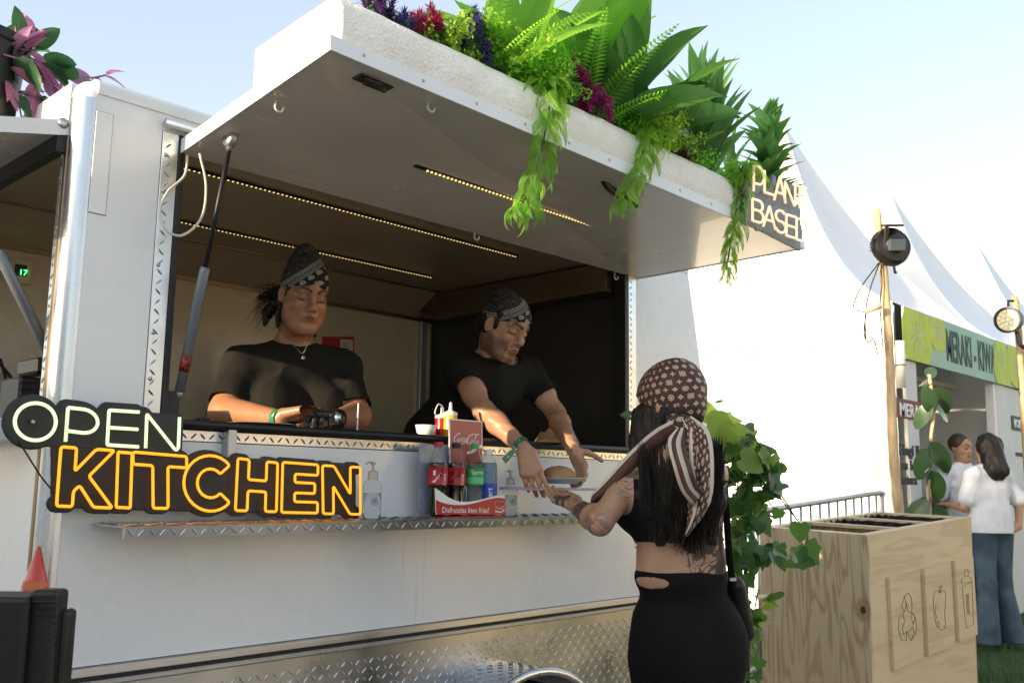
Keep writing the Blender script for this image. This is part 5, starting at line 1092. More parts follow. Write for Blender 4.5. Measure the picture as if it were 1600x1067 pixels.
# ------------------------------------------------------------ man leaning out
HANDS = {}
def staff_man():
    az, pit = -88, -27; H = hframe(az, pit, 3); s = 1.0; eye = A3(PY(812, 521, 2.40)); c = eye-H@np.array((0, .085, .010))*s
    sR, sL = A3(PY(716, 580, 2.62)), A3(PY(824, 582, 2.56)); eR = A3(PY(757, 643, 2.40)); wR = A3(PY(817, 699, 2.215)); eL = A3(PY(868, 645, 2.44)); wL = A3(PY(893, 698, 2.235))
    T = thing('person', 'man in black t-shirt and black paisley bandana leaning out to hand over a plate', 'person', (2.35, 2.95, .57)); mid = (sR+sL)/2; neck = mid+np.array((0, -.03, .04)); wa = A3(PY(694, 690, 2.84)); wa = np.array((wa[0], 2.84, 1.42)); Ht = hframe(-84, 0)
    F = Field((1.95, 2.05, 1.2), (2.98, 3.05, 2.04), .003); head(F, c, H, s, man=True)
    F.cone(c+H@np.array((0, -.03, -.05)), neck-np.array((0, -.03, .01)), .056, .062, .03)
    def torso(F, g=0., k=.05):
        F.cone(sR, sL, .055+g, .055+g, k); F.cone(mid+np.array((0, .03, -.06)), wa, .115+g, .125+g, k, flat=(1, 0, 0), fs=1.35); F.cone(neck-np.array((0, -.02, .02)), sR*.75+sL*.25, .045+g, .048+g, k); F.cone(neck-np.array((0, -.02, .02)), sL*.75+sR*.25, .045+g, .048+g, k); F.ell(wa-np.array((0, 0, .12)), (.175+g, .125+g, .18), Ht, k)
    torso(F)
    for a, e, w in ((sR, eR, wR), (sL, eL, wL)):
        F.cone(a, e, .046, .037, .03); m_ = e+(w-e)*.3; F.cone(e, m_, .037, .038, .02); F.cone(m_, w, .038, .026, .02); F.ell(e+(a-e)*.45+np.array((.0, -.012, .0)), (.040, .040, .055), None, .03)
    fR = A3(PY(833, 745, 2.165))-wR; tipsR = hand(F, wR+fR/np.linalg.norm(fR)*.008, fR, (.72, .55, -.1), .188, (.12, .18, .22, .3), side=-1, spread=.05, thumbdir=(.35, -.1, -.8))
    fL = A3(PY(909, 733, 2.19))-wL; hand(F, wL+fL/np.linalg.norm(fL)*.006, fL, (-.55, .1, -.35), .188, (.35, .45, .45, .45), side=1, spread=.10, thumbdir=A3(PY(934, 717, 2.16))-A3(PY(905, 712, 2.20)))
    F.disp(lambda P: -.0012*(np.sin(P[:, 0]*90+P[:, 2]*70)*np.sin(P[:, 2]*110))); me, V = F.mesh('body'); C = facecolors(V, c, H, s, SKM, (.30, .12, .09), stubble=.95, brow=1.25, shade=(.05, .035, .028))
    for e, w in ((eR, wR), (eL, wL)):  # arm hair darkens the forearm a little
        d = (w-e)/np.linalg.norm(w-e); q = (V-e)@d; rr = np.linalg.norm(V-e-q[:, None]*d, axis=1); mk = ((q > -.02) & (q < .24) & (rr < .07))*(.16+.14*np.sin(V[:, 0]*700+V[:, 2]*500)*np.sin(V[:, 2]*650)); C = C*(1-mk[:, None])+np.array((.12, .07, .04))*mk[:, None]
    setcol(me, C); body = obj('body', me, skinmat('olive_skin', SKM, .42), T)
    bm = B()
    for e, w in ((eR, wR), (eL, wL)):   # forearm hairs
        e_, w_ = Vector(e), Vector(w); d = (w_-e_).normalized(); o1 = d.orthogonal().normalized(); o2 = d.cross(o1)
        for k in range(420):
            f_ = rng.uniform(-.1, .92); a = rng.uniform(0, 6.28); R_ = np.interp(f_, (0, .3, 1), (.041, .041, .0265)); p = e_+(w_-e_)*f_+(o1*cos(a)+o2*sin(a))*R_*.985; q = p+(o1*cos(a)+o2*sin(a))*.006+d*rng.uniform(.004, .012)+Vector(rng.normal(0, .002, 3)); sd = d.cross(q-p).normalized()*.0003
            bm.faces.new([bm.verts.new(v) for v in (p-sd, p+sd, q)])
    obj('arm_hair', bm, MA['hair'], T, kind='stuff')
    F = Field((1.82, 2.30, 1.14), (3.0, 3.18, 1.98), .0045); torso(F, .012, .06); cR, cL = sR+(eR-sR)*.30, sL+(eL-sL)*.62
    cR = sR+(eR-sR)*.42
    for a, e in ((sR, eR), (sL, eL)): F.cone(a, a+(e-a)*.95, .060, .061, .03)
    F.disp(folds(12, .012)); 
    for a, e, cu in ((sR, eR, cR), (sL, eL, cL)):
        d = (e-a)/np.linalg.norm(e-a); F.cutarm(cu, d, .078); F.cone(cu-d*.03, e+d*.1, .0495, .0495, 0, '-')
    torso_fix = True
    F.cone(mid+np.array((0, .03, -.06)), wa, .122, .132, .02, flat=(1, 0, 0), fs=1.35)
    nb = neck+np.array((0, -.012, .03)); F.ell(nb, (.080, .074, .05), hframe(-88, -25), .004, '-'); me, V = F.mesh('t_shirt'); obj('t_shirt', me, MA['tee'], T)
    headscarf(c, H, s, MA['band2'], T, [((0, -.06, .06), (.01, -.10, .088), .05, .022, .03), ((0, 0, .075), (0, -.06, .1), .055, .04, .03)], (.054, -.035), seed=9, grow=.006)
    g = lambda x, y, z: c+H@np.array((x, y, z))*s; F = Field(c-.2, c+.2, .0035); F.ell(g(0, -.035, .005), (.078, .075, .07), H, 0); F.cone(g(0, -.08, -.02), g(0, -.07, -.07), .05, .035, .02)
    for q in (-1, 1): F.cone(g(q*.068, .02, .05), g(q*.071, .020, -.005), .014, .007, .01)
    F.cut(g(0, .045, 0), H@np.array((0, 1., -.2))); F.disp(lambda P: .0025*np.sin(P[:, 0]*300+P[:, 2]*140)); me, V = F.mesh('hair'); obj('hair', me, MA['hair'], T)
    d = (wR-eR)/np.linalg.norm(wR-eR); a_ = Vector(PY(789, 724, 2.18)); wristband(T, wR-d*.022, wR-d*.004, .0300, MA['wb'], [PY(806, 706, 2.175), PY(812, 698, 2.175), PY(800, 712, 2.172), PY(790, 724, 2.17), PY(784, 716, 2.17), PY(796, 704, 2.172)][1:])
    bm = B(); k = Vector(wL)+Vector((-.012, -.0235, .03)); 
    F = Field((1.95, 2.6, .54), (2.75, 3.2, 1.42), .012); F.ell(wa-np.array((0, 0, .16)), (.18, .13, .17), Ht, .03)
    for q in (-1, 1): F.cone(wa+np.array((q*.09, .02, -.2)), np.array((wa[0]+q*.11, 2.95, .62)), .09, .06, .03)
    me, V = F.mesh('trousers'); obj('trousers', me, clothmat('khaki_cloth', (.30, .24, .15)), T)
staff_man()

# ------------------------------------------------------------ customer seen from behind
def lv_mat(name, ground=(.075, .035, .028), ink=(.62, .52, .42), cell=.030, coord='hloc', stripes=None):
    m, t = newmat(name)
    if coord == 'hloc':
        a = t.n.new('ShaderNodeAttribute'); a.attribute_name = 'hloc'; sp = t.n.new('ShaderNodeSeparateXYZ'); t.nt.links.new(a.outputs['Vector'], sp.inputs[0]); x, y, z = [S(t.nt, o) for o in sp.outputs]; ang = x.atan2(y*-1); u = ang*.088; v = z
        w = t.noise(7, 2, vec=a.outputs['Vector']); v = v+(w-.5)*.03
    else:
        u, v, z = t.xyz('UV'); u0 = u; v0 = v; u = u*coord[0]; v = v*coord[1]
    c_ = cell; row = (v/c_).floor(); gu = u/c_+row*.5; fu = (gu.fract()-.5)*2; fv = ((v/c_).fract()-.5)*2; idx = ((gu.floor()*7+row*13)*.37).fract(); r = hyp(fu, fv); th = fv.atan2(fu)
    f4 = (r-(((th*2).cos().abs())*.30+.28)).lt(0)*r.gt(.12); star = ((fu.abs()*fv.abs()).lt(.035)*r.lt(.62))*r.gt(.1); ringc = (r-.55).abs().lt(.11)+((fu.abs()*fv.abs()).lt(.03)*r.lt(.34)); box_ = (fu.abs().max(fv.abs())-.55).abs().lt(.07)+(r.lt(.42)*r.gt(.15))
    L_ = ((fu*.9+fv*.35+.25).abs().lt(.10)*fv.abs().lt(.6))+((fv+.5).abs().lt(.1)*fu.abs().lt(.45))+(((fu-.15).abs()-(fv+.25)*.45).abs().lt(.09)*fv.gt(-.3)*fv.lt(.65))
    s1, s2, s3, s4 = idx.lt(.24), idx.gt(.24)*idx.lt(.48), idx.gt(.48)*idx.lt(.70), idx.gt(.70)*idx.lt(.86); s5 = idx.gt(.86)
    pat = ((f4.max(0)*s1)+star*s2+ringc.clamp()*s3+box_.clamp()*s4+L_.clamp()*s5).clamp(); n = t.noise(20, 3)
    c = t.mix(pat*.8, t.mix(t.ramp(n, .3, .7), dk(ground, .8), ground), ink)
    if stripes:
        k = S(t.nt, u0.k)*1.
        for lo, hi, cc in stripes: c = t.mix(k.gt(lo)*k.lt(hi), c, cc)
    t.col(c); t.put('Roughness', .55); t.put('Specular IOR Level', .3); t.bump(t.noise(9, 4, dist=1.)+t.noise(500, 2)*.1, .3, .006); return m
def customer():
    T = thing('person', 'woman customer seen from behind in black crop top and skirt with patterned brown headscarf', 'person', tuple(PD(1075, 900, 2.82).xy)+(0,)); s = 1.0
    H = hframe(88, -8, 0); c = A3(PD(1047, 637, 2.86)); tz = 62; Ht = hframe(tz, 0); rt, fw = Ht[:, 0], Ht[:, 1]
    sL, sR = A3(PD(993, 742, 2.83)), A3(PD(1108, 742, 2.72)); mid = (sL+sR)/2; eL = A3(PD(937, 816, 2.68)); wL = A3(PD(898, 789, 2.88)); neck = mid+np.array((0, 0, .06))+fw*.0
    wst = A3(PD(1064, 868, 2.80)); hip = A3(PD(1072, 985, 2.80)); x0, y0 = hip[0], hip[1]
    F = Field((1.75, 1.25, .0), (2.75, 2.45, 1.62), .0042); head(F, c, H, s)
    F.cone(c+H@np.array((0, -.02, -.06)), neck, .048, .052, .03)
    def chest(F, g=0., k=.05):
        F.cone(sL, sR, .050+g, .050+g, k); F.cone(neck-np.array((0, 0, .02)), sL*.8+sR*.2, .035+g, .042+g, k); F.cone(neck-np.array((0, 0, .02)), sR*.8+sL*.2, .035+g, .042+g, k)
        F.ell((mid+wst)/2+np.array((0, 0, .045)), (.150+g, .095+g, .13+g), Ht, k); F.ell(wst+np.array((0, 0, .02)), (.138+g, .090+g, .10), Ht, k)
        for q in (-1, 1): F.ell(mid+rt*q*.075+fw*.085-np.array((0, 0, .10)), (.062+g, .06+g, .065+g), Ht, .04)
    def hips(F, g=0., k=.05):
        F.ell(wst-np.array((0, 0, .06)), (.140+g, .095+g, .08), Ht, k); F.ell(hip+np.array((0, 0, .03)), (.160+g, .115+g, .12), Ht, k); F.ell(hip-np.array((0, 0, .06)), (.163+g, .120+g, .14), Ht, k)
        for q in (-1, 1): F.ell(hip+rt*q*.075-fw*.055-np.array((0, 0, .03)), (.080+g, .072+g, .092+g), Ht, .04)
    chest(F); hips(F)
    for q in (-1, 1): 
        kn = np.array((x0, y0, .46))+rt*q*.085+fw*.02; an = np.array((x0, y0, .07))+rt*q*.08; F.cone(hip+rt*q*.08-np.array((0, 0, .08)), kn, .082, .052, .03); F.cone(kn, an, .052, .034, .02); F.cone(an, an+fw*.12-np.array((0, 0, .035)), .035, .025, .02)
    F.cone(sL, eL, .046, .035, .03); m_ = eL+(wL-eL)*.3; F.cone(eL, m_, .034, .035, .02); F.cone(m_, wL, .035, .023, .02)
    fL = A3(PD(866, 775, 3.00))-wL; hand(F, wL+fL/np.linalg.norm(fL)*.006, fL, (.05, .25, 1), .172, (.12, .15, .18, .2), side=-1, spread=.08, thumbdir=A3(PD(876, 768, 2.96))-A3(PD(893, 783, 2.9)))
    eR = sR+rt*.04+fw*.08-np.array((0, 0, .24)); wR = eR+fw*.2-rt*.02+np.array((0, 0, .04)); F.cone(sR, eR, .044, .038, .03); F.cone(eR, wR, .038, .023, .02); hand(F, wR, fw-rt*.3, -rt, .165, (.7, .8, .8, .8), side=1)
    spn = wst-fw*.092; F.cone(mid-fw*.09-np.array((0, 0, .05)), spn-fw*.005, .010, .010, .03, '-')
    F.cone(wst-fw*.1-rt*.15+np.array((0, 0, .008)), wst-fw*.12+rt*.02+np.array((0, 0, .004)), .004, .004, .012, '-')
    me, V = F.mesh('body'); C = facecolors(V, c, H, s, SKC, (.3, .1, .09)); setcol(me, C)
    d = (wL-eL)/np.linalg.norm(wL-eL); q = (V-eL)@d; rr = np.linalg.norm(V-eL-np.clip(q, 0, .22)[:, None]*d, axis=1); d2 = (eL-sL)/np.linalg.norm(eL-sL); q2 = (V-sL)@d2; r2 = np.linalg.norm(V-sL-np.clip(q2, 0, .26)[:, None]*d2, axis=1)
    tat = np.zeros(len(V)); tat = np.maximum(tat, ((rr < .06) & (q > .06))*1.); tat = np.maximum(tat, (np.linalg.norm(V-wL, axis=1) < .10)*1.); tat = np.maximum(tat, ((r2 < .07) & (q2 > .04))*(np.sin(q2*26)*.5+.5)*1.)
    lw = (V-wst)@rt; lz = V[:, 2]-wst[2]; bk = (V-wst)@fw < 0; back = bk & (lw > -.035) & (lw < .14) & (np.abs(lz) < .09)
    tat = np.maximum(tat, back*1.); a = me.attributes.new('Tat', 'FLOAT', 'POINT'); a.data.foreach_set('value', tat.astype('f')); body = obj('body', me, skinmat('tan_skin', SKC, .45, (11, 6, .11, .56)), T)
    # crop top
    zb, zt_ = PD(1050, 849, 2.7).z, PD(1050, 765, 2.7).z; F = Field((1.95, 1.2, .95), (2.75, 2.1, 1.5), .0045); chest(F, .007, .05); F.cut((0, 0, zb), (0, 0, -1)); F.cone(sL, eL, .049, .046, .01, '-'); F.cone(sR, eR, .047, .043, .01, '-'); 
    F.cut((0, 0, zt_+.03), np.array((0, 0, 1.))+.0*fw, None, None); F.disp(folds(21, .0025, 1.5)); me, V = F.mesh('crop_top'); obj('crop_top', me, MA['blackcloth'], T)
    for q in (-1, 1): 
        P = [mid+rt*q*.10-fw*.055+np.array((0, 0, -.13)), mid+rt*q*.105-fw*.058-np.array((0, 0, .03)), mid+rt*q*.095-fw*.01+np.array((0, 0, .045)), mid+rt*q*.10+fw*.05-np.array((0, 0, .02))]; bm = B(); tube(bm, bez([Vector(p) for p in P], 6), .011, 6, sq=.4); obj('strap', bm, MA['blackcloth'], T, smooth=True)
    F = Field((x0-.45, y0-.45, .05), (x0+.45, y0+.45, 1.22), .006); hips(F, .007, .05)
    F.cone(hip-np.array((0, 0, .10)), np.array((x0, y0, .10)), .142, .16, .06, flat=rt, fs=1.12)
    zw = PD(1060, 885, 2.7).z; F.cut(tuple(A3(PD(1060, 882, 2.7))), A3((-_u.x*0+.0, 0, 1))+rt*.02); F.cut((0, 0, .07), (0, 0, -1))
    cc_ = A3(PD(1008, 911, 2.70)); F.ell(cc_-fw*.02, (.060, .09, .0150), hframeR(Ht, 0)@np.array([[1, 0, 0], [0, 1, 0], [0, 0, 1.]]), .006, '-')
    F.disp(folds(31, .003, .8)); me, V = F.mesh('skirt'); obj('skirt', me, MA['blackcloth'], T)
    for q in (-1, 1): an = np.array((x0, y0, .04))+rt*q*.08; F = Field(an-.18, an+.2, .006); F.cone(an-fw*.04, an+fw*.14, .034, .032, .02, flat=rt, fs=1.2); F.cut((0, 0, .002), (0, 0, -1)); me, V = F.mesh('shoe'); obj('shoe', me, MA['tee'], T)
    # long hair
    F = Field((2.0, 1.25, .90), (2.75, 2.05, 1.66), .004); g = lambda x, y, z: c+H@np.array((x, y, z))*s
    F.ell(g(0, -.02, -.01), (.082, .088, .085), H, 0); F.cone(g(-.05, .02, -.02), g(-.055, .02, -.10), .035, .030, .03)
    for (a, b, ra, rb) in (((1018, 690, 2.83), (1020, 775, 2.745), .050, .044), ((1020, 775, 2.745), (1032, 846, 2.715), .044, .018), ((1050, 700, 2.80), (1060, 790, 2.70), .056, .046), ((1060, 790, 2.70), (1082, 862, 2.70), .046, .008), ((1095, 700, 2.78), (1108, 780, 2.68), .050, .040), ((1108, 780, 2.68), (1112, 846, 2.70), .040, .014), ((1008, 650, 2.86), (1004, 735, 2.84), .040, .034)): F.cone(A3(PD(*a)), A3(PD(*b)), ra*.8, rb*.8, .04, flat=rt, fs=1.35)
    wv = lambda P: .0014*np.sin(((P-mid)@rt)*380+np.sin(P[:, 2]*7)*1.5)+.0014*np.sin(((P-mid)@rt)*640+P[:, 2]*9); F.disp(wv); me, V = F.mesh('hair'); hr = obj('hair', me, MA['hair'], T)
    bm = B()
    for k in range(1000):
        x = rng.uniform(1000, 1128); yb = rng.uniform(815, 848)+30*max(0, 1-abs(x-1080)/40)*rng.uniform(.3, 1); D0 = 2.775-.0006*(x-1000); P = [PD(x+rng.normal(0, 4), 700+rng.uniform(-20, 20), D0-.0), PD(x+(1060-x)*.0+rng.normal(0, 3), 770, D0-.075), PD(x+(1075-x)*.12+rng.normal(0, 5), (770+yb)/2, D0-.10), PD(x+(1078-x)*.25+rng.normal(0, 8), yb, D0-.095+rng.normal(0, .01))]
        tube(bm, bez(P, 3), .0009, 3)
    obj('hair_strands', bm, MA['hair'], hr, kind='stuff')
    # headscarf cap
    cap = headscarf(c, H, s, lv_mat('monogram_scarf', cell=.0225), T, [((0, -.05, .02), (0, -.06, -.005), .070, .055, .03), ((.0, .0, .06), (0, -.04, .07), .07, .07, .03)], (.05, -.085), 'headscarf', .016, seed=15)
    # knot and draped tails
    kn = PD(1068, 662, 2.74); F = Field(A3(kn)-.07, A3(kn)+.07, .0035); F.ell(kn, (.030, .022, .026), Ht, 0); F.cone(A3(PD(1052, 657, 2.76)), A3(kn), .022, .018, .02); F.disp(folds(5, .003, 4)); me, V = F.mesh('scarf_knot'); addhloc(me, V, c, H, s); obj('scarf_knot', me, cap.data.materials[0], T)
    CR_ = (.55, .49, .41); plain = lambda n_, st, uvs=(.10, .40): lv_mat(n_, cell=.022, coord=uvs, stripes=st)
    def tail(name, left, right, m, fold=.010, nf=3, D0=2.69, D1=2.61):
        n, k = 26, 15; L = bez([Vector((x, y, 0)) for x, y in left], 8); R_ = bez([Vector((x, y, 0)) for x, y in right], 8); P = np.zeros((k, n, 3))
        for j in range(n):
            f = j/(n-1); l = L[min(len(L)-1, int(f*(len(L)-1)))]; r_ = R_[min(len(R_)-1, int(f*(len(R_)-1)))]
            for i in range(k):
                u = i/(k-1); q = l.lerp(r_, u); P[i, j] = PD(q.x, q.y, D0+(D1-D0)*min(1, f*2)+fold*sin(u*pi*nf+f*2)*(.3+f)-.007*sin(u*pi))
        me = grid_mesh(P, name, thick=.0015); return obj(name, me, m, T, smooth=True)
    tail('scarf_tail', [(1066, 655), (1084, 700), (1086, 760), (1078, 830), (1070, 800)][:4]+[(1068, 838)], [(1080, 650), (1108, 675), (1115, 730), (1108, 790), (1070, 838)], plain('scarf_print_a', [(.0, .12, CR_), (.80, 1.1, CR_)]), .008, 2, 2.69, 2.60)
    tail('scarf_tail', [(1058, 668), (1043, 690), (1052, 730), (1064, 765), (1082, 790)], [(1072, 668), (1072, 700), (1084, 740), (1092, 760), (1102, 768)], plain('scarf_print_b', [(.0, .22, CR_), (.45, .70, CR_), (.22, .45, (.085, .036, .029)), (.70, 1.1, (.085, .036, .029))]), .010, 3, 2.68, 2.59)
    tail('scarf_tail', [(1060, 652), (1022, 672), (984, 706), (944, 750), (926, 772)], [(1068, 676), (1042, 692), (1004, 722), (958, 770), (920, 792)], plain('scarf_print_c', [(.0, .20, CR_), (.20, 1.1, (.07, .03, .024))], (.08, .30)), .004, 1.5, 2.73, 2.77)
    tail('scarf_tail', [(1075, 660), (1070, 720), (1075, 800), (1070, 838)], [(1086, 665), (1092, 720), (1100, 780), (1072, 838)], plain('scarf_print_d', [(.35, .6, CR_)]), .009, 2, 2.68, 2.615)
    # shoulder bag
    bm = B(); P = bez([PD(1120, 700, 2.72), PD(1132, 760, 2.72), PD(1138, 850, 2.74), PD(1144, 905, 2.75)], 6); tube(bm, P, .012, 6, sq=.35); bg = obj('bag_strap', bm, MA['blackcloth'], T, smooth=True)
    F = Field(A3(PD(1155, 955, 2.86))-.16, A3(PD(1155, 955, 2.86))+.16, .006); F.cone(PD(1148, 915, 2.84), PD(1158, 985, 2.88), .030, .040, .02, flat=fw, fs=1.25); F.disp(folds(6, .003, 2)); me, V = F.mesh('shoulder_bag'); obj('shoulder_bag', me, MA['blackpl'], T)
    bm = B(); tube(bm, [PD(1140, 905, 2.73), PD(1150, 905, 2.73)], .006, 6); obj('buckle', bm, MA['steel'], bg)
MA['blackcloth'] = clothmat('black_jersey', (.0045, .0045, .005), .85, .0, .25)
customer()

# ------------------------------------------------------------ people at the stall behind
def background_people():
    def fig(name_label, px, D_, face, hair_len, shirt, trs, arm=True, hairm=None, bald=False, topy=676):
        p = PD(px, 900, D_); x, y = p.x, p.y; top = PD(px, topy, D_).z; k = top/1.68; T = thing('person', name_label, 'person', (x, y, 0)); H = hframe(face, -5); rt, fw = H[:, 0], hframe(face, 0)[:, 1]; b = np.array((x, y, 0.)); c = b+np.array((0, 0, top-.125*k))
        F = Field(b-np.array((.45, .45, 0)), b+np.array((.45, .45, top+.03)), .011); head(F, c, H, k*.98); F.cone(c-np.array((0, 0, .06)), b+np.array((0, 0, 1.38*k)), .05, .055, .03)
        sh = [b+rt*q*.17*k+np.array((0, 0, 1.34*k)) for q in (-1, 1)]
        el = [sh[0]-rt*.06+fw*.04-np.array((0, 0, .26)), sh[1]+rt*.11-fw*.02-np.array((0, 0, .25))]; wr = [el[0]+fw*.22+rt*.04+np.array((0, 0, .02)), el[1]-rt*.10-fw*.08-np.array((0, 0, .16))]
        def tor(F, g=0): F.cone(sh[0], sh[1], .06+g, .06+g, .05); F.ell(b+np.array((0, 0, 1.18*k)), (.175+g, .11+g, .2), H, .05); F.ell(b+np.array((0, 0, .96*k)), (.165+g, .115+g, .16), H, .05)
        tor(F); 
        for a, e, w in zip(sh, el, wr): F.cone(a, e, .048, .038, .03); F.cone(e, w, .038, .026, .02)
        hand(F, wr[1], -rt*.9-np.array((0, 0, .25)), fw, .17, (.3, .4, .4, .5), side=1); hand(F, wr[0], fw, (0, 0, -1), .17, (.3, .3, .3, .3), side=1)
        kn = [b+rt*q*.10+fw*.02*(q)+np.array((0, 0, .48*k)) for q in (-1, 1)]; an = [b+rt*q*.13-fw*.03+np.array((0, 0, .07)) for q in (-1, 1)]
        for q in (0, 1): F.cone(b+rt*(q*2-1)*.09+np.array((0, 0, .9*k)), kn[q], .085, .055, .03); F.cone(kn[q], an[q], .055, .036, .02); F.cone(an[q], an[q]+fw*.12-np.array((0, 0, .03)), .038, .03, .02)
        me, V = F.mesh('body'); setcol(me, facecolors(V, c, H, k*.98, SKC, (.3, .1, .09))); obj('body', me, bpy.data.materials.get('pale_skin') or skinmat('pale_skin', SKC), T)
        F = Field(b+np.array((-.5, -.5, .75)), b+np.array((.5, .5, 1.6)), .008); tor(F, .014); 
        for a, e in zip(sh, el): F.cone(a, a+(e-a)*.72, .062, .075, .03); 
        F.cone(b+np.array((0, 0, 1.05)), b+np.array((0, 0, .92)), .155, .165, .05, flat=rt, fs=1.15)
        F.cone(b+np.array((0, 0, 1.25*k)), b+np.array((0, 0, 1.43*k)), .11, .065, .05, flat=rt, fs=1.5); F.disp(folds(41, .020, .8)); F.cut((0, 0, .90), (0, 0, -1)); F.cut(b+np.array((0, 0, 1.435*k)), (0, 0, 1)); me, V = F.mesh('t_shirt'); obj('t_shirt', me, shirt, T)
        F = Field(b+np.array((-.4, -.4, .0)), b+np.array((.4, .4, 1.05)), .011); F.ell(b+np.array((0, 0, .92*k)), (.178, .128, .13), H, .04)
        for q in (0, 1): F.cone(b+rt*(q*2-1)*.09+np.array((0, 0, .86*k)), kn[q], .098, .073, .03); F.cone(kn[q], an[q]+np.array((0, 0, -.02)), .073, .098, .03)
        F.disp(folds(51, .006)); F.cut((0, 0, .03), (0, 0, -1)); me, V = F.mesh('jeans'); obj('jeans', me, trs, T)
        g = lambda x_, y_, z_: c+H@np.array((x_, y_, z_))*k; F = Field(c-.34, c+.2, .009); F.ell(g(0, -.02, .042), (.086*k, .095*k, .088*k), H, 0)
        if hair_len: F.cone(g(0, -.04, 0), g(0, -.06, -hair_len), .085, .095, .05, flat=rt, fs=1.1); F.disp(lambda P: .007*np.sin(P[:, 0]*60+P[:, 2]*30)*np.sin(P[:, 1]*70))
        F.cut(g(0, .045, 0), H@np.array((0, 1., -.25))) if True else 0
        F.cut(g(0, 0, -.005), H@np.array((0, .6, -1.)), g(0, 0, 0)-.2, g(0, 0, 0)+.2) if not hair_len else 0
        me, V = F.mesh('hair'); obj('hair', me, hairm or MA['hair'], T); return T
    m, t = newmat('blue_denim'); n = t.noise(5, 4); n2 = t.noise(200, 2, stretch=(1, 1, .2)); t.col(t.mix(t.ramp(n, .35, .7), (.03, .055, .085), (.075, .12, .17))); t.put('Roughness', .85); t.bump(n2, .3, .003); den = m
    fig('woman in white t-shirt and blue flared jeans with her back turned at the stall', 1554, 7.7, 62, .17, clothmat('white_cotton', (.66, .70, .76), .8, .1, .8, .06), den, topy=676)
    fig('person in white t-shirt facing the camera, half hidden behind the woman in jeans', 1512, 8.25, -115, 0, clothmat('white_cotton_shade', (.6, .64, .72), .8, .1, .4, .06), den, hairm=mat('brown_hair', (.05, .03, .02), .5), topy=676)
background_people()
# ------------------------------------------------------------ plywood bin
def woodmat(name, grain='z', c1=(.36, .25, .12), c2=(.60, .47, .28), knot=None, k=1.):
    m, t = newmat(name); x, y, z = t.xyz('Object', warp=.02, wscale=2.2)
    st = {'z': (9, 9, .9), 'x': (.9, 9, 9)}[grain]
    n = t.noise(1.3, 2, stretch=st, dist=.3); r = (n*11*k).fract(); r2 = t.ramp((r-.5).abs(), .18, .5)
    f = t.noise(26, 3, stretch=(1, 1, .06) if grain == 'z' else (.06, 1, 1)); s = t.noise(1.5, 3)
    c = t.mix(r2*.75, c2, c1); c = t.mix(t.ramp(f, .45, .8)*.3, c, dk(c1, .8)); c = t.mix(t.ramp(s, .45, .75)*.3, c, dk(c2, .75))
    if knot:
        a = t.xyz('Object'); d = hyp(a[0 if grain == 'x' else 1]-knot[0], (a[2]-knot[1])*.7)
        c = t.mix(t.ramp(d, .05, .012), c, t.mix(((d*260).sin()*.5+.5)*.6, c1, dk(c1, .45))); c = t.mix(t.ramp(d, .014, .009), c, (.05, .025, .01))
    t.col(c); t.put('Roughness', .6); t.bump(f+r*.2, .15, .001); return m
c0 = PD(1358, 835, 4.2); eX = Vector((1.2, 0, .05)).normalized(); eY = Vector((0, .55, .015)).normalized(); eZ = eX.cross(eY); BL, BW, BH = 1.335, .53, c0.z+.03
BM = Matrix((eX, eY, eZ)).transposed().to_4x4(); BM.translation = c0
BN = thing('recycling_bin', 'plywood recycling bin with three openings and three engraved plaques', 'recycling bin', (c0.x+.6, c0.y+.27, 0))
kp = BM @ Vector((-.0, .03, -.33)); MA['ply_side'] = woodmat('plywood_side', 'z', knot=(kp.y, kp.z), c1=(.34, .23, .12), c2=(.56, .45, .29), k=.7); MA['ply_front'] = woodmat('plywood_front', 'x', (.50, .39, .22), (.62, .50, .32), k=.3)
MA['ply_edge'] = mat('plywood_edge', (.26, .17, .09), .7, var=.5, vs=60, stretch=(1, 1, .1)); MA['liner'] = mat('black_bag_liner', (.008, .008, .012), .25, bump=.8, bs=25, bd=.01); MA['greenpaint'] = mat('pale_green_paint', (.25, .36, .20), .6)
def bb(name, lo, hi, m, parent=BN, bev=.001, **k): bm = B(); box(bm, lo, hi, bev, BM); return obj(name, bm, m, parent, **k)
bb('front_panel', (0, 0, -BH), (BL, .016, 0), MA['ply_front']); bb('side_panel', (-.0165, .0, -BH), (-.0005, BW, -.001), MA['ply_side']); bb('side_panel', (BL, 0, -BH), (BL+.015, BW, -.001), MA['ply_side']); bb('rear_panel', (0, BW-.016, -BH), (BL, BW, 0), MA['ply_front'])
for x in (.43, .86): bb('divider', (x-.009, .017, -.5), (x+.009, BW-.017, -.004), MA['ply_edge'])
for y0, y1 in ((.0165, .05), (BW-.05, BW-.0165)): bb('rim', (.001, y0, -.018), (BL-.001, y1, -.0005), MA['ply_front'])
for x0, x1 in ((.001, .045), (.41, .45), (.84, .88), (BL-.045, BL-.001)): bb('rim', (x0, .051, -.018), (x1, BW-.051, -.0005), MA['ply_front'])
bb('painted_lining', (.0455, BW-.056, -.4), (.4095, BW-.0505, -.004), MA['greenpaint'])
for x0, x1 in ((.45, .84), (.88, BL-.045)):
    bm = B(); q = []
    for j in range(2):
        for k in range(41):
            a = 2*pi*k/40; sx = max(-1, min(1, 1.35*cos(a))); sy = max(-1, min(1, 1.35*sin(a))); w = .004*sin(k*5.1)
            q.append(BM @ Vector(((x0+x1)/2+sx*((x1-x0)/2-.003-j*.012+w), BW/2+sy*(BW/2-.054-j*.012+w), (-.012+.009*sin(k*3.3)) if j == 0 else -.3)))
    P = np.array([tuple(p) for p in q]).reshape(2, 41, 3); obj('bag_liner', grid_mesh(P, uv=False), MA['liner'], BN, smooth=True)
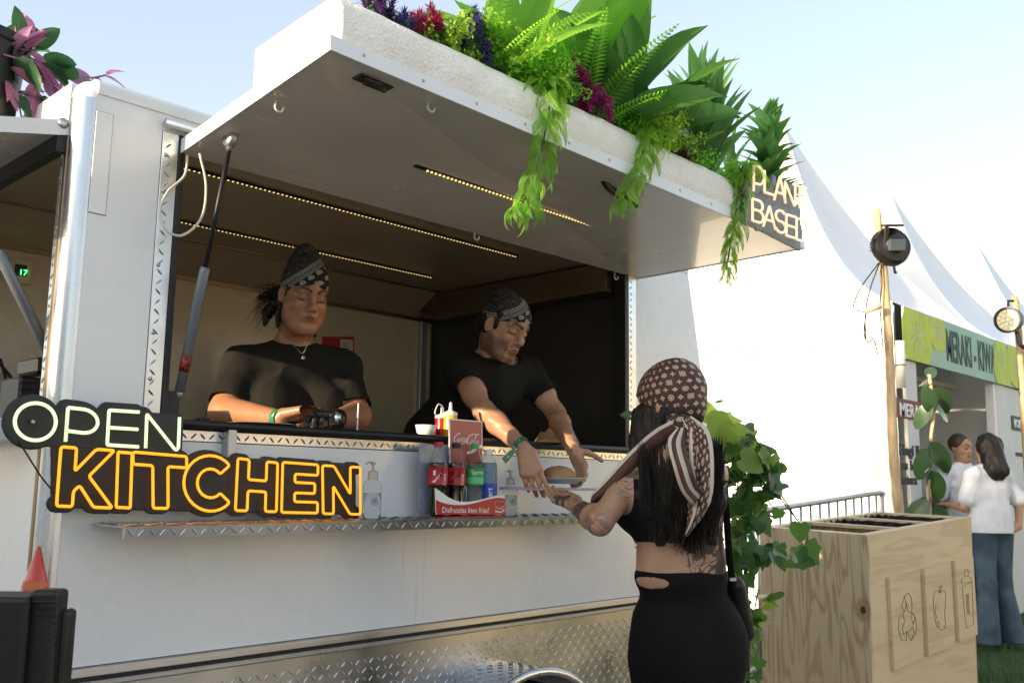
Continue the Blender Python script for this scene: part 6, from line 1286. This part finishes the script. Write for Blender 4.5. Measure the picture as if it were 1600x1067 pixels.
def front_hit(x, y, off=0.):
    n = eY; d = ray(x, y); p = O+d*((c0-O).dot(n)/d.dot(n)); return p-n*off
cc = lambda x, y: (1180+x/3.476, 760+y/3.476)
MA['burn'] = mat('burnt_line', (.10, .06, .03), .8)
def plaque(tl, tr, br, bl):
    P = [front_hit(*cc(*c)) for c in (tl, bl, br, tr)]; bm = B(); prism(bm, [p-eY*.0005 for p in P], -eY*.016); o = obj('plaque', bm, MA['ply_front'], BN)
    return o
def burn(o, strokes):
    bm = B()
    for s, cl in strokes: tube(bm, [front_hit(*cc(*p), .0178) for p in s], .0011, 5, cl)
    obj('engraving', bm, MA['burn'], o, kind='stuff')
o = plaque((710, 492), (872, 455), (893, 915), (738, 998))
burn(o, [([(775, 645), (790, 590), (810, 575), (828, 600), (832, 650)], 0), ([(775, 645), (788, 680), (800, 640), (790, 590)], 0), ([(832, 650), (828, 685), (808, 670), (800, 625)], 0), ([(760, 710), (782, 680), (790, 730), (778, 765)], 0), ([(760, 710), (757, 770), (775, 830), (800, 832), (802, 780)], 0), ([(778, 765), (785, 800), (802, 780)], 0),
         ([(835, 680), (848, 705), (856, 760), (850, 800), (826, 832)], 0), ([(835, 680), (826, 705), (838, 745), (848, 705)], 0), ([(826, 832), (808, 790), (835, 755), (842, 790), (826, 832)], 0)])
o = plaque((900, 445), (1040, 408), (1068, 855), (925, 915))
burn(o, [([(985, 575), (972, 562), (955, 568), (947, 600), (948, 660), (955, 710), (965, 755), (990, 775), (1008, 768), (1014, 740), (1008, 690), (1014, 640), (1016, 590), (1008, 560), (995, 562), (985, 575)], 0), ([(985, 575), (980, 555), (978, 545), (988, 534), (992, 545), (985, 575)], 0), ([(962, 640), (958, 680), (968, 715)], 0), ([(968, 730), (975, 755), (985, 745), (975, 728), (968, 730)], 0)])
o = plaque((1068, 402), (1167, 377), (1192, 798), (1094, 840))
burn(o, [([(1118, 485), (1118, 455), (1130, 445), (1138, 455), (1138, 482)], 0), ([(1100, 525), (1100, 500), (1118, 485), (1138, 482), (1150, 490), (1158, 512)], 0), ([(1100, 525), (1158, 512)], 0), ([(1105, 540), (1118, 690), (1130, 765), (1166, 745), (1163, 640), (1158, 515), (1105, 540)], 0)]+[([(1127+k*6, 580), (1132+k*6, 688)], 0) for k in range(3)])
# ------------------------------------------------------------ ivy
def lobed(L=.075, seed=0, three=True):
    r_ = np.random.default_rng(seed)
    if three: o = [(0, 0), (-.12, .2), (-.05, .46), (.22, .42), (.42, .50), (.50, .30), (.72, .16), (1, 0)]
    else: o = [(0, 0), (-.16, .22), (-.08, .44), (.2, .5), (.5, .40), (.78, .2), (1, 0)]
    bm = B(); mid = [bm.verts.new((x*L, 0, -.10*L*(x**2)*1.5)) for x in (0, .2, .45, .7, 1)]
    for s in (1, -1):
        e = [bm.verts.new((x*L, s*y*L*(1+r_.normal(0, .06)), abs(y)*L*.28-.15*L*max(x, 0)**2)) for x, y in o[1:-1]]; k = len(e)
        seq = [mid[0]]+e+[mid[-1]]; mi = [0, 0, 0, 1, 2, 2, 3, 4, 4][:len(seq)]; mi[-1] = 4
        mi = [min(4, int(round(4*i/(len(seq)-1)))) for i in range(len(seq))]
        for i in range(len(seq)-1):
            q = [mid[mi[i]], seq[i], seq[i+1], mid[mi[i+1]]]; u = []
            for v in q:
                if v not in u: u.append(v)
            if len(u) > 2:
                try: bm.faces.new(u if s > 0 else u[::-1])
                except ValueError: pass
    me = bpy.data.meshes.new('leaf'); bm.to_mesh(me); bm.free(); me.polygons.foreach_set('use_smooth', [True]*len(me.polygons)); return me
LM['ivy'] = leafmat('ivy_leaf', (.03, .085, .028), (.09, .20, .035), .35, .35); LM['ivyl'] = leafmat('lit_ivy_leaf', (.12, .21, .04), (.28, .38, .06), .35, .45)  # paler second leaf: light on the upper vine put into its colour
IV = [setm(lobed(.095, 1), LM['ivy']), setm(lobed(.105, 2, False), LM['ivy'])]; IL = [setm(lobed(.10, 3), LM['ivyl']), setm(lobed(.12, 4, False), LM['ivyl'])]
p0 = PD(1165, 1040, 3.7); ivy = thing('climbing_plant', 'tall green climbing ivy on a thin black post behind the customer', 'climbing plant', (p0.x, p0.y, 0))
bm = B(); a = PD(1168, 1040, 3.7); tube(bm, [(a.x, a.y, 0), (a.x, a.y, 1.45)], .008, 8); obj('post', bm, MA['black'], ivy)
R3 = np.random.default_rng(9)
vines = [[(1165, 1000), (1160, 900), (1150, 800), (1155, 720), (1140, 665)], [(1150, 800), (1180, 740), (1190, 760), (1205, 790)], [(1160, 880), (1185, 860), (1200, 870)], [(1155, 720), (1170, 690), (1190, 710), (1205, 745)], [(1150, 850), (1165, 820), (1175, 800)], [(1165, 1050), (1178, 960), (1185, 920)], [(1150, 760), (1140, 700), (1125, 670)], [(1200, 745), (1225, 780), (1245, 812)]]
for vi, v in enumerate(vines):
    P = bez([PD(x, y, 3.55+R3.uniform(-.12, .12)) for x, y in v], 8); bm = B(); tube(bm, P, .0028, 5); obj('stem', bm, LM['brown'], ivy, smooth=True)
    for k in range(0 if vi < 7 else 20, len(P), (2 if vi in (0, 3, 6) else 1) if vi < 5 else 2):
        for rep in range(1 if k % 2 else 2):
            light = P[k].z > 1.38
            o = P[k]+Vector(R3.normal(0, .036, 3)); d = Vector(R3.normal(0, .6, 3))+Vector((0, 0, -.7)); up = Vector((-.5, -.7, .5)) ; d.normalize(); z = (up-d*up.dot(d)).normalized(); M = Matrix((d, z.cross(d), z)).transposed().to_4x4() @ Matrix.Rotation(R3.normal(0, .6), 4, 'X') @ Matrix.Scale(R3.uniform(.35, .85), 4); M.translation = o
            inst('leaf', (IL if (light and R3.uniform() < .7) or R3.uniform() < .08 else IV)[int(R3.integers(2))], ivy, M)
def putleaf(x, y, D_, me, dxy, s, T=None, dz=0):
    o = PD(x, y, D_); t_ = PD(x+dxy[0], y+dxy[1], D_+dz); d = (t_-o).normalized(); up = (O-o).normalized()+UP*.35; z = (up-d*up.dot(d)).normalized(); M = Matrix((d, z.cross(d), z)).transposed().to_4x4() @ Matrix.Scale(s, 4); M.translation = o; return inst('leaf', me, T or ivy, M)
for a in ((1105, 668, 3.5, IL[1], (60, 30), 1.25), (1140, 690, 3.6, IL[1], (50, -22), 1.0), (1140, 700, 3.6, IL[0], (30, 40), .9), (1130, 660, 3.6, IL[0], (40, -5), .8), (985, 650, 3.3, IV[1], (-20, -4), .35), (1000, 705, 3.3, IL[0], (-35, 5), .5), (1112, 655, 3.6, IL[1], (-5, -22), .6)): putleaf(*a)
tr = thing('vine_sprig', 'ivy sprig with three dark leaves hanging over the corner of the bin', 'vine', PD(1245, 850, 3.95))
P = bez([PD(1200, 745, 3.6), PD(1228, 790, 3.8), PD(1246, 812, 3.93), PD(1262, 835, 3.93), PD(1258, 850, 3.93)], 6); bm = B(); tube(bm, P, .0025, 5); obj('stem', bm, LM['brown'], tr, smooth=True)
putleaf(1250, 818, 3.92, IV[1], (0, 26), .8, tr); putleaf(1258, 852, 3.9, IV[0], (22, 30), 1.15, tr); putleaf(1262, 868, 3.9, IV[0], (-38, 16), 1.2, tr)
# ------------------------------------------------------------ crowd barrier
a, b = PD(1200, 796, 5.8), PD(1374, 770, 7.4); d = (b-a); T = thing('crowd_barrier', 'galvanised crowd barrier standing against the white tent wall', 'barrier', (a.x, a.y, 0)); ext = a-d*.35
top_ = bez([ext, a, a.lerp(b, .5), b, b+d*.02-UP*.04], 6); bm = B(); tube(bm, top_+[b+d*.025-UP*.9], .019, 10); tube(bm, [ext-UP*.9, b-UP*.9], .016, 8); obj('frame', bm, MA['steel'], T, smooth=True, kind='stuff')
n_ = 17
for k in range(n_): p = ext.lerp(b, (k+.5)/n_); bm = B(); tube(bm, [p, p-UP*.9], .0085, 6); obj('bar', bm, MA['steel'], T, smooth=True)
for q in (ext, b): bm = B(); s = Vector((-d.y, d.x, 0)).normalized()*.28; tube(bm, [Vector((q.x, q.y, .0))-s, Vector((q.x, q.y, q.z-.9)), Vector((q.x, q.y, 0))+s], .014, 6); obj('foot', bm, MA['steel'], T)
# ------------------------------------------------------------ tents
m, t = newmat('white_tent_fabric'); n = t.noise(1.5, 4); t.col(t.mix(t.ramp(n, .35, .7), (.78, .79, .80), (.84, .84, .82))); t.put('Roughness', .5); t.bump(t.noise(1.2, 3)+t.noise(6, 3)*.2, .5, .03); MA['tent'] = m
MA['tentwall'] = m
def tent(cx, cy, w, eave, apex, label, walls=True):
    T = thing('marquee_tent', label, 'tent', (cx, cy, 0), 'white pointed marquee tents'); n = 14
    for s in range(4):
        P = np.zeros((n, n, 3))
        for i in range(n):
            t_ = i/(n-1); hw = w/2*(1-t_); z = eave+(apex-eave)*(t_**1.0*.35+.65*t_**2.2)
            for j in range(n):
                u = (j/(n-1))*2-1; bow = .10*(1-u*u)*hw*.25; x, y = u*hw, -hw+bow*.6
                a = s*pi/2; P[i, j] = (cx+x*cos(a)-y*sin(a), cy+x*sin(a)+y*cos(a), z-(1-u*u)*.10*sin(pi*t_))
        obj('roof_panel', grid_mesh(P, uv=False), MA['tent'], T, smooth=True)
    bm = B(); lathe(bm, [(.05, apex-.12), (.03, apex+.05), (0, apex+.08)], (cx, cy, 0), 8); obj('finial', bm, MA['tent'], T)
    if walls:
        hw = w/2
        for (x0, y0, x1, y1) in ((cx-hw, cy+hw, cx-hw, cy-hw), (cx+hw, cy-hw, cx+hw, cy+hw), (cx+hw, cy+hw, cx-hw, cy+hw)):
            P = np.zeros((40, 8, 3))
            for i in range(40):
                f = i/39
                for j in range(8): P[i, j] = (x0+(x1-x0)*f+.02*sin(f*40+j*.3)*(y1 != y0), y0+(y1-y0)*f+.02*sin(f*37)*(x1 != x0), eave*j/7)
            obj('wall_panel', grid_mesh(P, uv=False), MA['tentwall'], T, smooth=True)
        for x, y in ((-1, -1), (1, -1), (1, 1), (-1, 1)): bm = B(); box(bm, (cx+x*(hw-.05)-.03, cy+y*(hw-.05)-.03, 0), (cx+x*(hw-.05)+.03, cy+y*(hw-.05)+.03, eave-.01), .004); obj('leg', bm, MA['alu'], T)
TW = 3.9; tx = 7.97+TW/2
tent(tx, 3.1+TW/2, TW, 2.82, 5.5, 'nearest white marquee tent, its sunlit side wall behind the barrier')
tent(13.05, 3.1+TW/2, TW, 2.82, 5.4, 'second white marquee tent, its peak behind the first floodlight'); tent(16.7, 3.1+TW/2, TW, 2.82, 5.4, 'third white marquee tent along the row'); tent(20.4, 3.1+TW/2, TW, 2.82, 5.4, 'farthest white marquee tent at the right edge')
for k, lab in enumerate(('leftmost', 'middle', 'rightmost')): tent(1.5+k*4.6, -9.5-k*.6, 4.3, 2.6, 5.2, lab+' added unseen white marquee tent behind the camera for warm bounce')  # unseen row added for warm fill and reflections on the trailer
# ------------------------------------------------------------ stall front
SY = 3.02; SX0 = 7.99
ST = thing('market_stall', 'white stall front with mint fascia banner and lime slices under the tent', 'stall', (10.1, 3.1, 0))
MA['stallwhite'] = mat('white_stall_panel', (.62, .62, .60), .55, var=.08, vs=2); MA['mint'] = mat('mint_banner', (.34, .52, .40), .6, var=.1, vs=2); MA['lime'] = mat('lime_print', (.50, .60, .04), .6, var=.12, vs=4); MA['paleprint'] = mat('pale_grey_print', (.50, .60, .48), .6); MA['darkgreen'] = mat('dark_green_letters', (.035, .07, .05), .6); MA['darkgrey'] = mat('dark_grey_letters', (.03, .035, .035), .6); MA['stallin'] = mat('stall_lining', (.42, .38, .34), .7, var=.1, vs=2)
b_ = lambda x, y: PY(x, y, SY)
BZ0, BZ1 = 2.33, 2.78; bm = B(); box(bm, (SX0, SY, BZ0), (12.3, SY+.02, BZ1)); bn = obj('banner', bm, MA['mint'], ST)
def flatpoly(name, pts, m, parent, off=.002): bm = B(); prism(bm, [Vector(p)+FRONT*off for p in pts], (0, .001, 0)); return obj(name, bm, m, parent)
def slice_(cx, cz, rx, rz, seed):
    r_ = np.random.default_rng(seed); P = [(cx+rx*cos(a)*(1+r_.normal(0, .06)), SY, min(BZ1, max(BZ0, cz+rz*sin(a)*(1+r_.normal(0, .06))))) for a in np.linspace(0, 2*pi, 19)[:-1]]; s = flatpoly('lime_slice', P, MA['lime'], bn, .001+.0014*seed)
    bm = B()
    for k in range(9):
        a = k*2*pi/9+.2; c = Vector((cx, SY-.0028-.0014*seed, cz)); e = Vector((cos(a)*rx*.62, 0, sin(a)*rz*.62)); w = Vector((-sin(a), 0, cos(a)))*.012; q = [c+e*.12+w*.3, c+e+w, c+e-w, c+e*.12-w*.3]
        if all(BZ0 < v.z < BZ1 for v in q): bm.faces.new([bm.verts.new(v) for v in q])
    obj('slice_segments', bm, MA['paleprint'], s, kind='stuff')
c = b_(1432, 520); slice_(c.x, 2.56, .34, .32, 1); c = b_(1462, 522); slice_(c.x+.05, 2.66, .2, .2, 2); c = b_(1468, 510); c = b_(1563, 575); slice_(c.x+.05, 2.50, .26, .36, 3); c = b_(1588, 585); slice_(c.x, 2.6, .35, .3, 4)
a, b = b_(1480, 579), b_(1557, 600)
t = text_mesh('MERAKI - KIWA', 1, .002, bold=.02); w = max(v.co.x for v in t.vertices); hh_ = .30; xf(t, Matrix.Diagonal(((b.x-a.x)/w, hh_/.73, 1, 1))); xf(t, frame(Vector((a.x, SY-.003, 2.42)), RX, FRONT)); obj('lettering', t, MA['darkgreen'], bn, kind='stuff')
def panel(x0, x1, z0=0, z1=BZ0-.005, y=SY+.03, m='stallwhite', name='front_panel', th=.03, par=ST): bm = B(); box(bm, (x0, y, z0), (x1, y+th, z1), .002); return obj(name, bm, MA[m], par)
xa, xb, xc = b_(1443, 700).x, b_(1565, 700).x, b_(1610, 700).x
lp_ = panel(SX0+.05, xa); rp_ = panel(xb+.05, 12.25); panel(xa-.02, xb+.1, 0, 1.0, SY+.05, 'stallin', 'counter', .45)
panel(SX0+.1, 12.2, 0, 2.7, SY+1.3, 'stallin', 'back_wall', .03); panel(xa, xb, 2.28, 2.33, SY+.4, 'stallin', 'inner_header')
bm = B(); q = xb; box(bm, (xb-.02, SY+.04, .9), (xb+.06, SY+.12, BZ0-.01)); obj('curtain', bm, MA['tent'], ST)
def signtext(s, px, py, h_, m, par, y=SY+.027, bold=.01, ext=.004, mx=None):
    t = text_mesh(s, 1, ext/h_, bold=bold); p = PY(px, py, y); 
    w = max(v.co.x for v in t.vertices); 
    sx = h_ if mx is None else (PY(mx, py, y).x-p.x)/w
    xf(t, Matrix.Diagonal((sx, h_/.73, h_, 1))); xf(t, frame(p, RX, FRONT)); return obj('lettering', t, MA[m], par, kind='stuff')
MA['brownred'] = mat('brown_red_sign', (.16, .05, .035), .6)
a, b = PY(1402, 652, SY+.02), PY(1441, 652, SY+.02); bm = B(); z1 = PY(1404, 622, SY+.02).z; box(bm, (a.x, SY+.018, a.z), (b.x, SY+.028, z1)); k = obj('name_board', bm, MA['brownred'], ST); signtext('MERAKI', 1406, 649, .115, 'ink', k, SY+.014, mx=1446)
signtext('Elegí lle', 1405, 710, .09, 'darkgrey', lp_, bold=.03, mx=1442); signtext('es loni', 1408, 733, .08, 'darkgrey', lp_, bold=.03, mx=1440); signtext('natura', 1408, 756, .08, 'darkgrey', lp_, bold=.03, mx=1433)
a = PY(1582, 668, SY+.02); bm = B(); box(bm, (a.x, SY+.018, a.z-.02), (a.x+.7, SY+.028, a.z+.13)); k = obj('name_board', bm, MA['darkgreen'], ST); signtext('KINA', 1585, 667, .09, 'ink', k, SY+.014, mx=1606); signtext('natu', 1587, 712, .06, 'darkgrey', rp_, bold=.03, mx=1606)
signtext('NANZA', 1468, 613, .10, 'darkgrey', ST, SY+1.29, mx=1501); signtext('TELLA', 1464, 625, .10, 'darkgrey', ST, SY+1.29, mx=1494)
bm = B(); c = PY(1487, 672, SY+1.29); tube(bm, [c+Vector((cos(a)*.06, 0, sin(a)*.06)) for a in np.linspace(0, 6.28, 17)[:-1]], .01, 5, True); obj('round_logo', bm, MA['darkgreen'], ST)
bm = B(); a = PY(1455, 800, SY-.05); box(bm, (a.x, SY+.0, a.z-.2), (PY(1515, 800, SY-.05).x, SY+.04, a.z+.12)); obj('dark_shelf', bm, MA['blackpl'], ST)
# ------------------------------------------------------------ poles, floodlights, cables, tube light
MA['pole'] = mat('weathered_pole', (.50, .38, .24), .75, var=.4, vs=14, bump=.6, bs=30, stretch=(1, 1, .15))
def pole(label, pts, D_, r=.035): 
    P = bez([PD(x, y, D_) for x, y in pts], 6); P.append(Vector((P[-1].x, P[-1].y, 0))); bm = B(); tube(bm, P, [r*(.75+.25*i/len(P)+.06*sin(i*1.7)) for i in range(len(P))], 9); o = obj('wooden_pole', bm, MA['pole'], smooth=True); tag(o, label, 'pole')
pole('crooked wooden pole at the tent corner carrying the first floodlight', [(1369, 327), (1378, 400), (1385, 480), (1390, 560), (1393, 640), (1397, 720), (1405, 800)], 7.35, .04)
pole('short wooden pole behind the round floodlight at the right edge', [(1585, 462), (1590, 500), (1594, 560), (1597, 600)], 8.6, .035)
T = thing('floodlight', 'black round floodlight seen from behind on the crooked pole', 'floodlight', PD(1400, 385, 7.3)); c = PD(1395, 383, 7.3); ax = (PD(1420, 372, 7.0)-PD(1395, 383, 7.3)).normalized()
ax = Vector((.55, .75, -.15)).normalized(); M = frame(c, ax.orthogonal(), -ax)
bm = B(); lathe(bm, [(0, .06), (.06, .06), (.07, .05), (.09, .03), (.14, .02), (.155, -.02), (.155, -.06), (.14, -.062), (0, -.05)], (0, 0, 0), 26, M); obj('housing', bm, MA['blackpl'], T, angle=35)
bm = B(); box(bm, (-.06, -.045, .055), (.06, .045, .095), .006, frame(c, (PD(1420, 383, 7.3)-c), O-c)); obj('driver_box', bm, mat('grey_blue_plastic', (.05, .07, .09), .3), T)
bm = B(); box(bm, (-.085, -.11, .03), (-.055, .15, .05), .004, frame(c, (PD(1420, 383, 7.3)-c), O-c)); box(bm, (-.085, .14, -.06), (.06, .16, .05), .004, frame(c, (PD(1420, 383, 7.3)-c), O-c)); obj('bracket', bm, MA['blackpl'], T, kind='stuff')
for k in range(5): 
    bm = B(); box(bm, (-.17, -.05+k*.022, -.03), (-.10, -.042+k*.022, .03), .002, frame(c, (PD(1420, 383, 7.3)-c), O-c)); obj('cooling_fin', bm, MA['blackpl'], T)
bm = B(); tube(bm, [c+Vector((.0, -.0, -.15)), c+Vector((.02, 0, -.22)), c+Vector((.04, 0, -.21))], .01, 6); obj('clamp', bm, MA['blackpl'], T)
c = PD(1577, 500, 8.3); T = thing('floodlight', 'black round floodlight facing left with a bright lens of many diodes', 'floodlight', c); ax = ((O-c).normalized()*.9-_r*.45).normalized(); M = frame(c, ax.orthogonal(), ax)
bm = B(); lathe(bm, [(0, -.14), (.06, -.14), (.09, -.10), (.11, -.02), (.115, .05), (.10, .052), (.098, .03), (0, .03)], (0, 0, 0), 24, M); obj('housing', bm, MA['blackpl'], T, angle=35)
bm = B(); lathe(bm, [(0, .032), (.095, .032), (0, .033)], (0, 0, 0), 24, M); lens = obj('lens', bm, mat('frosted_lens', (.55, .55, .5), .2), T)
for k in range(19): 
    r_ = 0 if k == 0 else (.04 if k < 7 else .075); a = k*pi/3 if k < 7 else k*pi/6; bm = B(); lathe(bm, [(.014, .034), (.012, .04), (0, .043)], (r_*cos(a), r_*sin(a), 0), 8, M); obj('diode_lens', bm, mat('lens_dot', (.8, .75, .5), .1) if k == 0 else bpy.data.materials['lens_dot'], lens)
bm = B(); tube(bm, [c+UP*.12-_r*.0, c+UP*.17, c+UP*.17+_r*.05], .012, 6); tube(bm, [c+_r*.06-UP*.1, c+_r*.08-UP*.22, c+_r*.12-UP*.25], .02, 8); obj('bracket', bm, MA['blackpl'], T, kind='stuff')
for k, pts in enumerate([[(1374, 410), (1345, 450), (1334, 480), (1350, 488)], [(1374, 412), (1360, 450), (1352, 490), (1353, 530)], [(1375, 400), (1378, 440), (1375, 480), (1380, 550)], [(1353, 490), (1350, 520), (1356, 535), (1365, 530), (1372, 555)]]):
    bm = B(); tube(bm, bez([PD(x, y, 7.3) for x, y in pts], 6), .0055, 5); tag(obj('hanging_cable', bm, MA['blackpl'], smooth=True), ['outermost looping cable hanging left of the crooked pole', 'cable hanging straight down beside the crooked pole', 'cable running down along the crooked pole', 'tangled end of cable by the crooked pole'][k], 'cable')
bm = B(); a, b = PD(1352, 487, 7.25), PD(1376, 478, 7.25); tube(bm, [a, b], .022, 10); T = tag(obj('plug_connector', bm, mat('cream_plastic', (.6, .5, .4), .5), smooth=True), 'cream cable connector hanging beside the crooked pole', 'connector')
a, b = PD(1406, 532, 7.2), PD(1408, 606, 7.2); bm = B(); tube(bm, [a, a.lerp(b, .5), b], .034, 10); T = thing('tube_light', 'white tube light strapped upright to the crooked pole', 'tube light', b); obj('tube_housing', bm, MA['whitepl'], T, smooth=True)
bm = B(); tube(bm, [a.lerp(b, .52)+Vector((cos(q)*.036, sin(q)*.036, 0)) for q in np.linspace(0, 6.28, 13)[:-1]], .004, 5, True); obj('strap', bm, MA['black'], T)
for k, (y0, y1) in enumerate(((545, 522), (563, 534))): bm = B(); tube(bm, [PD(1100, y0, 5.6), PD(1385, y1, 7.3)], .003, 4); tag(obj('thin_wire', bm, MA['cable']), ['upper thin wire crossing in front of the sunlit tent wall', 'lower thin wire crossing in front of the sunlit tent wall'][k], 'wire')
# ------------------------------------------------------------ rubber plant
FD = 6.4; LM['ficus'] = leafmat('rubber_plant_leaf', (.03, .065, .035), (.10, .2, .04), .22, .15); fm = setm(leaf_mesh(.26, .13, .25, .12, .55, 0, 11, .85), LM['ficus'])
b0 = PD(1448, 840, FD); T = thing('rubber_plant', 'tall rubber plant with large dark leaves tied to a stake behind the bin', 'potted plant', (b0.x, b0.y, 0)); P = bez([PD(x, y, FD) for x, y in ((1452, 585), (1459, 640), (1455, 680), (1452, 730), (1450, 800))], 6); P.append(Vector((b0.x, b0.y, .3)))
bm = B(); tube(bm, P, .012, 8); obj('stem', bm, MA['pole'], T, smooth=True); q = PD(1449, 740, FD+.03); bm = B(); tube(bm, [(q.x, q.y, .2), (q.x+.01, q.y, q.z)], .016, 8); obj('stake', bm, MA['pole'], T)
bm = B(); lathe(bm, [(0, 0), (.17, 0), (.21, .32), (.20, .34), (0, .3)], (b0.x, b0.y, 0), 24); obj('pot', bm, MA['blackpl'], T, angle=40)
bm = B(); q = PD(1452, 733, FD-.02); tube(bm, [q+Vector((-.08, 0, -.02)), q+UP*.01, q+Vector((.02, 0, 0)), q+Vector((.1, 0, -.04))], .003, 5); obj('tie', bm, MA['whitepl'], T)
for x, y, dx, dy, s, dz in ((1455, 592, -2, -30, .75, .1), (1455, 600, -45, -14, .8, .3), (1456, 645, -10, -46, .95, -.1), (1456, 630, -25, 32, 1.0, 0), (1460, 605, 30, 40, 1.15, 0), (1461, 628, 34, 28, 1.1, .05), (1452, 690, 30, 38, 1.25, -.05), (1452, 700, -20, 45, 1.15, 0), (1455, 735, 18, 50, 1.2, 0), (1452, 690, 8, 20, .8, .1), (1460, 720, 32, 22, .8, 0), (1450, 780, -20, 22, 1.3, 0), (1452, 770, 15, 40, 1.2, .2), (1462, 790, 20, 35, 1., 0)):
    o = PD(x, y, FD-.02); t_ = PD(x+dx, y+dy, FD+dz); d = (t_-o).normalized(); up = (O-o).normalized()+UP*.6; z = (up-d*up.dot(d)).normalized(); M = Matrix((d, z.cross(d), z)).transposed().to_4x4() @ Matrix.Scale(s*.82, 4); M.translation = o; inst('leaf', fm, T, M)
# ------------------------------------------------------------ foreground left: cone and black case
cz = PD(58, 925, 2.0); T = thing('traffic_cone', 'red orange cone standing behind the black case at the left', 'traffic cone', cz); q = PD(64, 852, 2.0); H_ = q.z-cz.z; bm = B(); lathe(bm, [(.032, -.02), (.030, 0), (.004, H_*.97), (0, H_)], (q.x-.004, q.y, cz.z), 24); m, t = newmat('red_translucent_plastic'); t.col((.5, .035, .01)); t.put('Roughness', .25); t.put('Coat Weight', .5); obj('cone_body', bm, m, T, smooth=True)
bm = B(); lathe(bm, [(.0285, 0), (.0242, H_*.22)], (q.x-.004, q.y, cz.z+.004), 24); obj('cone_band', bm, mat('orange_band', (.5, .12, .03), .4), T); bm = B(); box(bm, (q.x-.05, q.y-.045, cz.z-.03), (q.x+.042, q.y+.045, cz.z-.018), .003); obj('cone_base', bm, MA['blackpl'], T)
def caseplane(x, y): return PD(x, y, 1.75)
T = thing('equipment_case', 'black ribbed equipment case in the lower left foreground', 'case', Vector((caseplane(40, 1000).x, caseplane(40, 1000).y, 0))); p = caseplane(88, 925)
def cbox(name, x0, x1, y1, dep, back=.10, m='blackpl'):
    a, b = PD(x0, y1, dep), PD(x1, y1, dep); ex = _r.copy(); ex.z = 0; ex.normalize(); ey = Vector((-ex.y, ex.x, 0)); M = Matrix((ex, ey, UP)).transposed().to_4x4(); M.translation = Vector((a.x, a.y, 0)); bm = B(); box(bm, (0, 0, 0), ((b-a).length, back, a.z), .008, M, 2); return obj(name, bm, MA[m], T)
cbox('case_body', -60, 44, 932, 1.62); cbox('case_corner', 45, 90, 922, 1.64, .05); cbox('case_lid', 91, 107, 953, 1.66, .04)
for k in range(12):
    z = PD(60, 940+k*11, 1.64); a = PD(47, 940+k*11, 1.635); b = PD(88, 940+k*11, 1.635); bm = B(); tube(bm, [a, b], .0022, 5); obj('rib', bm, MA['black'], T)
T = thing('added_bounce_stall', 'added unseen cream canvas stall with a wooden counter bouncing warm light from behind the camera', 'stall', (9.5, -5.2, 0)); q = Matrix.Translation((9.5, -5.2, 0)) @ Matrix.Rotation(radians(-38), 4, 'Z'); bm = B(); box(bm, (-.0, -3.2, 1.0), (.05, 3.2, 3.0), .01, q); obj('canvas_front', bm, mat('cream_canvas', (.72, .58, .38), .8), T); bm = B(); box(bm, (-.1, -3.2, 0), (.1, 3.2, .995), .01, q); obj('counter', bm, MA['ply_front'], T)  # unseen stall added to throw warm light at the trailer front
bm = B(); box(bm, (-.5, -3.3, 3.005), (2.5, 3.3, 3.1), .02, q); obj('roof', bm, MA['tent'], T)
# unseen blockers added on the left to shade the trailer end, shelf and customer
def boxcar(name, label, cat, x0, x1, y0, y1, z1):
    T = thing(name, label, cat, ((x0+x1)/2, (y0+y1)/2, 0)); bm = B(); box(bm, (x0, y0, .45), (x1, y1, z1), .04, None, 2); obj('body', bm, MA['white'], T)
    for y in (y0+.8, y1-.8): bm = B(); lathe(bm, [(0, -.1), (.3, -.1), (.32, 0), (.3, .1), (0, .1)], (0, 0, 0), 24, Matrix.Translation((x1-.08, y, .32)) @ Matrix.Rotation(pi/2, 4, 'Y')); obj('wheel', bm, MA['black'], T, smooth=True)
    bm = B(); box(bm, (x1+.002, y0+.5, 1.3), (x1+.012, y0+1.3, 1.9), .004); obj('window', bm, MA['blackpl'], T)
boxcar('added_shade_trailer', 'added unseen low white box trailer shading the lower end of the food trailer', 'trailer', -5.4, -3.2, 3.0, 7.6, 2.46); boxcar('added_shade_van', 'added unseen tall white van shading the customer and shelf from the left', 'van', -5.4, -3.2, -2.2, 2.96, 2.93)
T = thing('added_shade_cypress', 'added unseen slim dark cypress shading the people at the stall', 'tree', (-8, 5.15, 0)); bm = B()  # unseen tree added to keep direct sun off the stall visitors
for i in range(5200):
    z = rng.uniform(.3, 6.0); R_ = .58*min(1, (6.1-z)/1.2)*(1+.12*sin(z*5)); a = rng.uniform(0, 2*pi); r_ = R_*sqrt(rng.uniform(.2, 1)); o = Vector((-8+r_*cos(a), 5.15+r_*sin(a), z)); L = Vector((cos(a)*.05, sin(a)*.05, .10))*rng.uniform(.7, 1.4); W = L.cross(UP).normalized()*.035; bm.faces.new([bm.verts.new(v) for v in (o-W, o+L, o+W)])
obj('crown', bm, LM['fern'], T, kind='stuff'); bm = B(); tube(bm, [(-8, 5.15, 0), (-8, 5.15, 3), (-8, 5.15, 5.6)], [.12, .08, .03], 8); obj('trunk', bm, MA['pole'], T)
